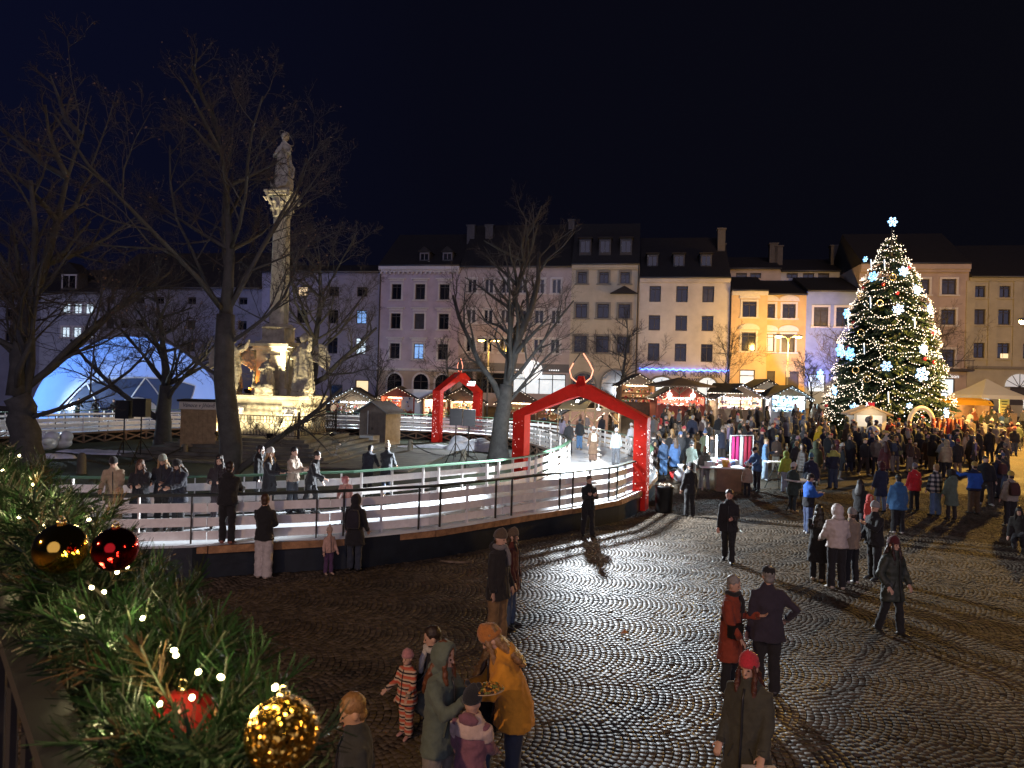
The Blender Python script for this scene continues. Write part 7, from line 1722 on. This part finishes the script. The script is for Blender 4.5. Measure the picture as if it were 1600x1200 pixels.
# --- on the ice
sk = 'skaters on the near track'
P('skater in a beige jacket and black hat leaning on the fence', dk(176, 832), 20, 1.66, (.40, .31, .21), .82, 0, (.34, .27, .20), .6, (.1, .1, .1), hat='beanie', hatc=BLK, armA=(46, 8, 30, 10), armB=(40, 8, 30, 10), lean=12, skates=True, nod=18, group=sk)
P('long haired skater in a dark coat with hands on the rail', dk(217, 836), 14, 1.62, (.018, .018, .024), .66, 0, BLK, .1, (.3, .3, .3), hair='long', hairc=(.10, .05, .03), armA=(40, 4, 50, 22), armB=(40, 4, 50, 22), nod=24, skates=True, group=sk)
P('skater in a grey green beanie between two dark coats at the rail', dk(252, 830), 10, 1.70, (.02, .02, .03), .76, 0, BLK, .1, hat='beanie', hatc=(.20, .22, .18), hair='long', hairc=BLOND, armA=(34, 4, 50, 16), armB=(34, 4, 50, 16), nod=26, skates=True, group=sk)
P('skater in a navy jacket and black beanie looking down at the rail', dk(277, 836), -16, 1.64, (.014, .017, .032), .72, 0, BLK, .1, hat='beanie', hatc=BLK, hair='long', hairc=DBRN, armA=(40, 6, 40, 22), armB=(40, 6, 40, 22), nod=28, skates=True, fat=1.08, group=sk)
P('dark haired skater embraced across the fence by the black padded jacket', dk(340, 826), 10, 1.66, (.03, .024, .03), .76, 0, (.05, .04, .05), .2, hair='long', hairc=(.02, .014, .012), armA=(30, 10, 60, 30), armB=(30, 10, 60, 30), nod=10, skates=True, group=sk)
P('skater in a white beanie and long black coat facing right', dk(419, 808), 78, 1.70, (.016, .017, .022), .52, 0, BLK, .1, (.3, .3, .3), hat='beanie', hatc=(.52, .52, .47), hair='long', hairc=BLOND, armA=(36, 4, 50, 10), armB=(30, 4, 60, 10), skates=True, group=sk)
P('dark haired skater close behind the white beanie', dk(404, 800), 80, 1.70, (.012, .012, .014), .60, 0, BLK, .1, hair='long', hairc=(.02, .014, .012), skates=True, group=sk)
P('dark haired skater in a beige jacket and dark jeans', dk(456, 804), 74, 1.70, (.38, .30, .23), .84, 0, (.045, .05, .06), .4, hair='short', hairc=(.015, .012, .011), armA=(34, 4, 70, 20), armB=(30, 4, 70, 20), skates=True, nod=8, group=sk)
P('boy skater in a black jacket leaning forward to the right', dk(484, 804), 86, 1.64, (.013, .013, .016), .80, 0, BLK, .2, hair='short', hairc=(.015, .012, .011), lean=14, armA=(12, 8, 30, 6), armB=(28, 8, 50, 10), legA=(16, 22), legB=(-10, 16), skates=True, group=sk)
P('skater in a navy jacket bent over the inner fence', dk(573, 778), 178, 1.60, (.018, .022, .036), .80, 0, BLK, .15, hair='short', hairc=BLK, lean=24, nod=32, armA=(48, 12, 20, 8), armB=(48, 12, 20, 8), skates=True, group=sk)
P('skater in a long dark coat with a pale pompom hat by the inner fence', dk(603, 777), 174, 1.60, (.026, .032, .040), .50, 0, (.05, .07, .12), .1, (.35, .25, .18), hat='pompom', hatc=(.48, .42, .30), armA=(30, 8, 30, 8), armB=(30, 8, 30, 8), skates=True, nod=10, group=sk)
P('child in a pink eared helmet bending down at the near fence', dk(540, 818), 6, 1.20, (.48, .26, .22), .80, 0, BLK, .2, hat='helmet', hatc=(.55, .24, .24), hair=None, lean=30, nod=30, child=.8, armA=(50, 10, 20, 6), armB=(50, 10, 20, 6), skates=True, group=sk)
sk2 = 'skaters on the right bend'
for lab, px, py, f, h_, kw in (
    ('skater in black from head to foot on the right bend', 888, 712, 190, 1.76, dict(coat=BLK, hair='short', legA=(8, 6), legB=(-8, 6))),
    ('skater in blue jeans beside the one in black', 905, 703, 170, 1.70, dict(coat=(.014, .016, .02), legs=(.08, .17, .32), hat='beanie', hatc=BLK, wide=.4)),
    ('skater in a long brown coat with a cream backpack', 926, 722, 184, 1.64, dict(coat=(.12, .07, .04), hem=.35, pack=(.55, .47, .38), hat='beanie', hatc=(.35, .35, .36), legs=(.12, .07, .045), wide=.9)),
    ('skater in a pale grey jacket and grey beanie with legs apart', 962, 727, 182, 1.66, dict(coat=(.27, .32, .36), hat='beanie', hatc=(.42, .43, .45), legs=(.06, .065, .075), wide=.5, legA=(9, 2), legB=(-12, 2))),
    ('dark coated skater further back on the right bend', 940, 690, 200, 1.72, dict(coat=(.02, .02, .028), hair='short')),
    ('skater in a pale lilac coat by the inner rail', 878, 690, 150, 1.62, dict(coat=(.30, .28, .38), hem=.5, hair='long', hairc=DBRN, nod=20)),
    ('pale clothed skater near the right arch post', 987, 712, 200, 1.68, dict(coat=(.42, .42, .44), hem=.6, legs=(.42, .40, .38), wide=.6, hat='beanie', hatc=(.5, .48, .45), lean=10)),
    ('small dark skater at the far fence before the shelter', 916, 682, 20, 1.58, dict(coat=(.03, .025, .03), hair='short')),
    ('woman in a camel coat standing under the timber shelter', 963, 674, -40, 1.70, dict(coat=(.30, .17, .06), hem=.55, hair='long', hairc=BLOND)),
):
    pos_ = dk(px, py) if 'shelter' not in lab or 'fence' in lab else GT(px, py)
    P(lab, pos_, f, h_, det=1, skates='shelter' not in lab or 'fence' in lab, group=sk2, **kw)
for lab, px, f, col in (('man in a pale collared dark coat leaning on the far left rail', 122, 60, (.03, .04, .04)), ('bulky dark figure bent over the far left rail', 151, 20, (.016, .016, .02)), ('small dark figure at the far left rail beside the speakers', 180, 10, (.012, .014, .02))):
    q = W(px, 600, 53); q.z = DZ; P(lab, q, f, 1.72, col, .7, det=1, hair='short', lean=16, skates=True, armA=(40, 8, 30, 8), armB=(40, 8, 30, 8), scarf=(.5, .45, .38) if 'collared' in lab else None, group='people at the far left rail')
q = W(733, 600, 58.5); q.z = DZ; P('skater in a turquoise jacket under the far red arch', q, 170, 1.65, (.10, .42, .48), .7, det=1, hat='beanie', hatc=(.1, .4, .45), skates=True)

# --- the near edge of the crowd, one by one: label, foot, facing, height, look
CR = 'people in the market crowd'
for lab, px, py, f, h_, kw in (
    ('man in a royal blue and black jacket and yellow beanie, hand raised to his head', 1521, 803, 176, 1.80, dict(coat=(.02, .09, .42), coatm=M_BLUEYOKE, legs=(.09, .06, .035), wide=.3, hat='beanie', hatc=(.40, .27, .06), armA=(60, 40, 60, 20), armB=(4, 16, 30, 20), fat=1.12)),
    ('woman in a long sage parka with a dark fur hood', 1486, 812, 184, 1.68, dict(coat=(.11, .15, .11), hem=.48, legs=(.03, .025, .022), hat='furhood', furc=(.03, .018, .014), hood=True, hoodc=(.02, .015, .012), armB=(40, 6, 90, 30))),
    ('person in a black and white plaid shirt jacket and jeans', 1461, 806, 190, 1.76, dict(coat=(.5, .5, .5), coatm=M_PLAID, hem=.78, legs=(.10, .17, .30), wide=.4, hair='short', hairc=BLOND, fat=1.14)),
    ('woman in a red jacket with a white cross body bag', 1428, 798, 180, 1.66, dict(coat=(.50, .02, .03), hem=.74, legs=BLK, hat='beanie', hatc=(.16, .15, .18), bag=((.6, .55, .5), -1, 1.02), fat=1.1)),
    ('man in a bright blue hip jacket and black trousers', 1402, 834, 168, 1.80, dict(coat=(.035, .12, .27), hem=.70, legs=BLK, wide=.3, shoes=(.4, .36, .32), hair='short', hairc=(.012, .01, .01), hood=True, fat=1.14)),
    ('person in a long navy coat and pale jeans', 1376, 800, 186, 1.74, dict(coat=(.018, .026, .055), hem=.55, legs=(.14, .18, .26), hat='hood', hoodc=(.06, .012, .016))),
    ('woman in black leggings and a black jacket turned left, face lit', 1342, 836, 130, 1.66, dict(coat=BLK, hem=.74, hair='long', hairc=(.014, .01, .01), shoes=(.4, .36, .32), armA=(20, 8, 80, 20))),
    ('man in a yellow beanie and pale jacket with a brown backpack', 1578, 822, 176, 1.76, dict(coat=(.30, .27, .22), hem=.8, legs=(.02, .02, .022), wide=.25, shoes=(.5, .42, .28), hat='beanie', hatc=(.58, .40, .08), pack=(.075, .028, .022), fat=1.08)),
    ('dark clothed person crouching at the right edge', 1592, 858, -40, 1.70, dict(coat=(.02, .018, .016), hem=.8, hair='long', hairc=(.015, .012, .01), legA=(88, 130), legB=(60, 128), lean=18, nod=16)),
    ('elderly person in a grey brown coat with a bag strap, right side', 1570, 752, 200, 1.70, dict(coat=(.085, .065, .05), hem=.52, hat='beanie', hatc=(.16, .14, .12), bag=((.3, .24, .18), -1, .9))),
    ('woman in a long cream coat in the right crowd', 1510, 724, 186, 1.64, dict(coat=(.48, .40, .28), hem=.5, hair='long', hairc=BLOND, legs=(.35, .28, .2))),
    ('tall man in a black coat, second from the cream coat', 1546, 723, 178, 1.84, dict(coat=BLK, hem=.55, hair='short')),
    ('man in a black jacket right beside the cream coat', 1528, 724, 184, 1.78, dict(coat=(.02, .016, .014), hem=.72, hair='short', fat=1.15)),
    ('person in white trousers walking before the yellow awning stall', 1574, 664, 150, 1.72, dict(coat=(.06, .05, .04), hem=.86, legs=(.62, .60, .58), wide=.5, hat='beanie', hatc=(.35, .22, .05), legA=(16, 4), legB=(-16, 8))),
    ('man in a black jacket with a royal blue lower half, looking at his phone', 1262, 834, 100, 1.80, dict(coat=(.02, .09, .42), coatm=bands('black_over_blue_jacket', [(.02, .10, .42), (.012, .012, .016)], 1.0, 'Z', -.08), hem=.78, legs=(.03, .05, .12), wide=.4, hat='cap', hatc=BLK, armA=(26, 6, 76, 26), armB=(26, 6, 76, 26), nod=20, shoes=(.4, .4, .4))),
    ('woman in a dark green hip coat and cream beanie', 1238, 800, 120, 1.68, dict(coat=(.03, .05, .045), hem=.58, legs=(.03, .045, .05), hat='beanie', hatc=(.58, .55, .50), shoes=(.4, .28, .15))),
    ('person in a teal beanie and navy jacket behind the cream beanie', 1266, 784, 150, 1.76, dict(coat=(.018, .022, .05), hem=.76, hat='beanie', hatc=(.05, .16, .24), fat=1.12)),
    ('boy in a yellow green hood and pale jeans at the standing table', 1227, 770, 190, 1.62, dict(coat=(.34, .40, .05), hem=.86, legs=(.26, .30, .36), wide=.3, hat='hood', hoodc=(.20, .24, .03))),
    ('man in a navy jacket with pale yellow stripes and jeans', 1301, 764, 180, 1.80, dict(coat=NAVY, yoke=(.42, .42, .10), hem=.8, legs=(.04, .055, .085), wide=.3, hair='short', hairc=DBRN, fat=1.1)),
    ('person in denim jacket and light blue jeans with paint patches', 1195, 750, 60, 1.76, dict(coat=(.08, .16, .28), hem=.84, legs=(.36, .44, .52), wide=.6, hair='short', hairc=(.2, .12, .06), shoes=(.55, .55, .55), armA=(24, 6, 84, 20), nod=14)),
    ('child in a beige jacket and white pompom hat at the sales table', 1167, 776, 160, 1.24, dict(coat=(.36, .27, .19), hem=.74, hat='pompom', hatc=(.58, .55, .5), child=.7, fat=1.15)),
    ('man in a blue jacket and black cap bent over the cloth rack', 1182, 768, -60, 1.76, dict(coat=(.04, .10, .22), hem=.78, hat='cap', hatc=BLK, lean=10, nod=18, armA=(40, 8, 40, 10), armB=(40, 8, 40, 10))),
    ('man in an olive grey jacket and grey trousers, legs apart, by the tubes', 1100, 766, 184, 1.78, dict(coat=(.11, .12, .10), hem=.84, legs=(.15, .16, .16), wide=.3, hood=True, hair='short', hairc=(.3, .22, .12), legA=(12, 2), legB=(-10, 2), fat=1.1)),
    ('man in a mottled green grey jacket left of the sales table', 1079, 754, 150, 1.76, dict(coat=(.09, .11, .09), hem=.82, hat='beanie', hatc=BLK, armA=(30, 8, 60, 20))),
    ('person in a long royal blue coat in the crowd near the red arch post', 1054, 742, 190, 1.72, dict(coat=(.035, .085, .20), hem=.38, hair='long', hairc=DBRN)),
    ('person in a blue jacket and jeans beside the outer fence', 1036, 744, 200, 1.74, dict(coat=(.03, .06, .12), hem=.76, legs=(.06, .13, .26), wide=.4, hair='short')),
    ('woman in a long sand coloured coat beyond the blue coat', 1049, 722, 170, 1.70, dict(coat=(.17, .13, .08), hem=.42, hair='long', hairc=BLOND)),
    ('person with a cream bag and white scarf at the arch post', 1020, 730, 160, 1.70, dict(coat=(.03, .03, .035), hem=.7, scarf=(.6, .56, .5), hair='short', bag=((.6, .56, .48), 1, 1.0))),
    ('person draped in a bright yellow cape, tallest colour in the crowd', 1280, 722, 160, 1.82, dict(coat=(.72, .46, .02), hem=.25, hat='hood', hoodc=(.72, .46, .05), legs=(.6, .4, .03))),
    ('person in an orange yellow hood left of the yellow cape', 1252, 690, 170, 1.72, dict(coat=(.62, .28, .02), hem=.7, hat='hood')),
    ('man bowing in a grey brown jacket before the snowman', 1368, 742, 170, 1.78, dict(coat=(.12, .095, .075), hem=.78, hair='short', hairc=(.02, .015, .012), nod=16, fat=1.14)),
    ('woman in a maroon coat with hair over her back by the snowman', 1382, 752, 186, 1.72, dict(coat=(.075, .016, .018), hem=.55, hair='long', hairc=(.05, .016, .014))),
    ('woman with a green bag and dark jacket facing the camera near the snowman', 1399, 738, 10, 1.70, dict(coat=(.025, .024, .035), hem=.8, hair='long', hairc=(.25, .14, .05), bag=((.22, .22, .10), 1, .95), legs=(.14, .11, .09))),
    ('person in a pale tan hooded jacket in the right crowd', 1478, 748, 180, 1.74, dict(coat=(.34, .25, .15), hem=.74, hat='hood', fat=1.15)),
    ('person in a red hat and black dress coat among the crowd', 1496, 742, 176, 1.66, dict(coat=(.025, .02, .018), hem=.6, hat='beanie', hatc=(.32, .03, .03), legs=(.3, .2, .12))),
):
    near = py > 795
    P(lab, GT(px, py), f, h_, det=1, group=CR, **kw)

# ------------------------------------------------------------------ the rest of the crowd: copies of a few figures, each with its own colours
PROTO = []
vs = [dict(hem=.76, hair='short'), dict(hem=.5, hair='long'), dict(hem=.78, hat='beanie', fat=1.1), dict(hem=.62, hat='hood', puff=1, fat=1.08), dict(hem=.84, hair='short', wide=.4, legA=(12, 4), legB=(-12, 8)),
      dict(hem=.7, hat='pompom', armA=(30, 8, 80, 24), armB=(28, 8, 80, 24)), dict(hem=.74, hat='cap', armA=(20, 6, 60, 20)), dict(hem=.45, hat='beanie', hair='long'), dict(hem=.8, hair='bun', pack=(.05, .05, .06), fat=1.05), dict(hem=.72, hat='furhood', fat=1.1)]
WH = ['short haired', 'long haired', 'beanie wearing', 'hooded', 'striding', 'pompom hatted', 'capped', 'long haired beanie wearing', 'backpack carrying', 'fur hooded']
CT_ = ['hip jacket', 'long coat', 'hip jacket', 'padded coat', 'short jacket', 'jacket', 'jacket', 'long coat', 'short jacket', 'parka']
for k, v in enumerate(vs): PROTO.append(P('proto', Vector((0, 0, 0)), 0, 1.75, det=0, group=CR, **v))
PAL = [('black', BLK, 10), ('charcoal', (.03, .03, .032), 6), ('navy', NAVY, 6), ('dark brown', (.05, .028, .018), 5), ('olive', OLIVE, 3), ('grey', (.12, .12, .125), 3), ('maroon', (.075, .014, .018), 2), ('beige', (.34, .27, .19), 2), ('blue', (.035, .08, .2), 2), ('cream', CREAM, 1), ('rust', (.24, .07, .03), 1), ('bottle green', (.02, .05, .035), 2), ('red', (.4, .03, .03), 1), ('lilac', (.26, .2, .32), 1)]
HATS = [BLK, (.3, .3, .3), (.5, .48, .42), (.35, .04, .05), (.05, .09, .2), (.42, .3, .08), (.14, .1, .07), (.3, .16, .2)]
HNAME = ['black', 'grey', 'cream', 'red', 'blue', 'mustard', 'brown', 'pink']
LGS = [BLK, (.02, .025, .04), (.05, .07, .11), (.12, .11, .10), (.03, .022, .018), (.2, .17, .13)]
LM = [('the sweet stall', GT(1064, 662)), ('the white lit stall', GT(1150, 668)), ('the blue white stall', GT(1230, 668)), ('the yellow caped figure', GT(1280, 722)), ('the snowman', GT(1366, 715)), ('the little hut', GT(1361, 690)), ('the draped cloth rack', GT(1482, 715)), ('the white tent', GT(1541, 645)),
      ('the awning stall', GT(1500, 655)), ('the sales table', GT(1139, 769)), ('the beer table', GT(1124, 704)), ('the red arch post', GT(1010, 780)), ('the cream arch', GT(1441, 712)), ('the timber shelter', GT(931, 680)), ('the plaid jacket', GT(1461, 806)), ('the cream coat', GT(1510, 724)), ('the far stalls behind the rink', Vector((-9, 62.5, 0)))]
taken = [(o.location.x, o.location.y) for o in bpy.data.objects if o.type == 'EMPTY' and o.get('category') in ('person', 'market stall', 'table', 'standing table', 'snowman', 'hut', 'shelter', 'tent', 'clothes rack', 'cloth rack', 'awning', 'umbrella')]
Rc = random.Random(77); made = []
def weighted():
    s_ = Rc.uniform(0, sum(x[2] for x in PAL))
    for n_, c_, w_ in PAL:
        s_ -= w_
        if s_ <= 0: return n_, c_
    return PAL[0][:2]
ZONES = [  # pixel box of feet, how many, shortest distance apart
    ((1020, 690, 1130, 735), 26, .62), ((1130, 690, 1290, 722), 30, .62), ((1280, 696, 1400, 745), 30, .60), ((1390, 690, 1500, 742), 46, .60), ((1500, 668, 1600, 745), 34, .62), ((1190, 722, 1320, 765), 12, .8),
    ((1100, 668, 1290, 692), 16, .8), ((1450, 640, 1600, 672), 22, .8), ((1030, 668, 1100, 692), 10, .8), ((860, 662, 1000, 674), 6, 1.0), ((1540, 745, 1600, 790), 4, 1.2)]
for (x0, y0, x1, y1), n, gap in ZONES:
    got = tries = 0
    while got < n and tries < n * 30:
        tries += 1
        px, py = Rc.uniform(x0, x1), Rc.uniform(y0, y1); q = GT(px, py)
        if inside(OUTS, q.x, q.y): continue
        if (q - CT).length < 3.6: continue
        if any((q.x - a) ** 2 + (q.y - b_) ** 2 < gap * gap for a, b_ in taken): continue
        taken.append((q.x, q.y)); got += 1; made.append((px, py, q))
for i in range(9):                                       # a few people along the stalls behind the rink
    px = Rc.uniform(530, 860); q = at(px, 62.5 + Rc.uniform(-.5, .8)); made.append((px, 640, q))
GRP = {}
for px, py, q in made:
    k = Rc.randrange(len(PROTO)); cn, cc = weighted(); hi = Rc.randrange(len(HATS)); hh = Rc.uniform(1.58, 1.86)
    if Rc.random() < .08: hh = Rc.uniform(1.1, 1.4)
    face = Rc.choice((180, 180, 180, 150, 210, 90, -90, 0, 30, -40)) + Rc.uniform(-25, 25); vj = Rc.uniform(.85, 1.2)
    cols = {'coat': tuple(c * vj for c in cc), 'trousers': Rc.choice(LGS), 'hat': HATS[hi] if k != 3 and k != 9 else tuple(c * vj for c in cc), 'hair': Rc.choice((DBRN, BLOND, (.02, .015, .012), GREYH, (.1, .05, .03))), 'shoe': Rc.choice((BLK, (.4, .38, .35), (.12, .07, .04))), 'backpack': Rc.choice(((.08, .03, .03), BLK, (.05, .07, .1)))}
    near_lm = min(LM, key=lambda L: (L[1] - q).length)[0]
    fa = (face + 360) % 360; fd = 'from behind' if 130 < fa < 230 else 'facing right' if 40 < fa <= 130 else 'facing left' if 230 <= fa < 320 else 'facing camera'
    who = ('child' if hh < 1.45 else 'person'); hat_ = (HNAME[hi] + ' ') if k in (2, 5, 6, 7) else ''
    lab = f'{WH[k]} {who} in {cn} {CT_[k]}'
    if hat_: lab = f'{who} in {cn} {CT_[k]} and {hat_}{"beanie" if k in (2, 7) else "pompom hat" if k == 5 else "cap"}'
    GRP.setdefault(f'{lab}, {fd}, by {near_lm}', []).append((px, py, q, k, cols, hh, face))
ORD = ['first', 'second', 'third', 'fourth', 'fifth', 'sixth', 'seventh', 'eighth', 'ninth']
for lab, L in GRP.items():
    L.sort(key=lambda e_: e_[0])
    for i, (px, py, q, k, cols, hh, face) in enumerate(L):
        l2 = lab if len(L) == 1 else lab + (', leftmost' if i == 0 else ', rightmost' if i == len(L) - 1 else ', ' + ORD[min(i, 8)] + ' from left')
        if len(l2.split()) > 16: l2 = l2.replace(', facing camera', '').replace(', from behind', '').replace(', facing left', '').replace(', facing right', '')
        MADE = (k, l2, q, face, hh, cols); CROWD = globals().setdefault('CROWD', []); CROWD.append(MADE)
flush_remesh()
for k, l2, q, face, hh, cols in CROWD: dup_person(PROTO[k], l2, q, face, hh, cols, CR)
for t in PROTO:
    for ch in list(t.children): bpy.data.objects.remove(ch)
    bpy.data.objects.remove(t)
for o in bpy.data.objects:                               # nothing may stand exactly in a shared default
    if 'h' in o.keys() and o.get('category') == 'house': del o['h']
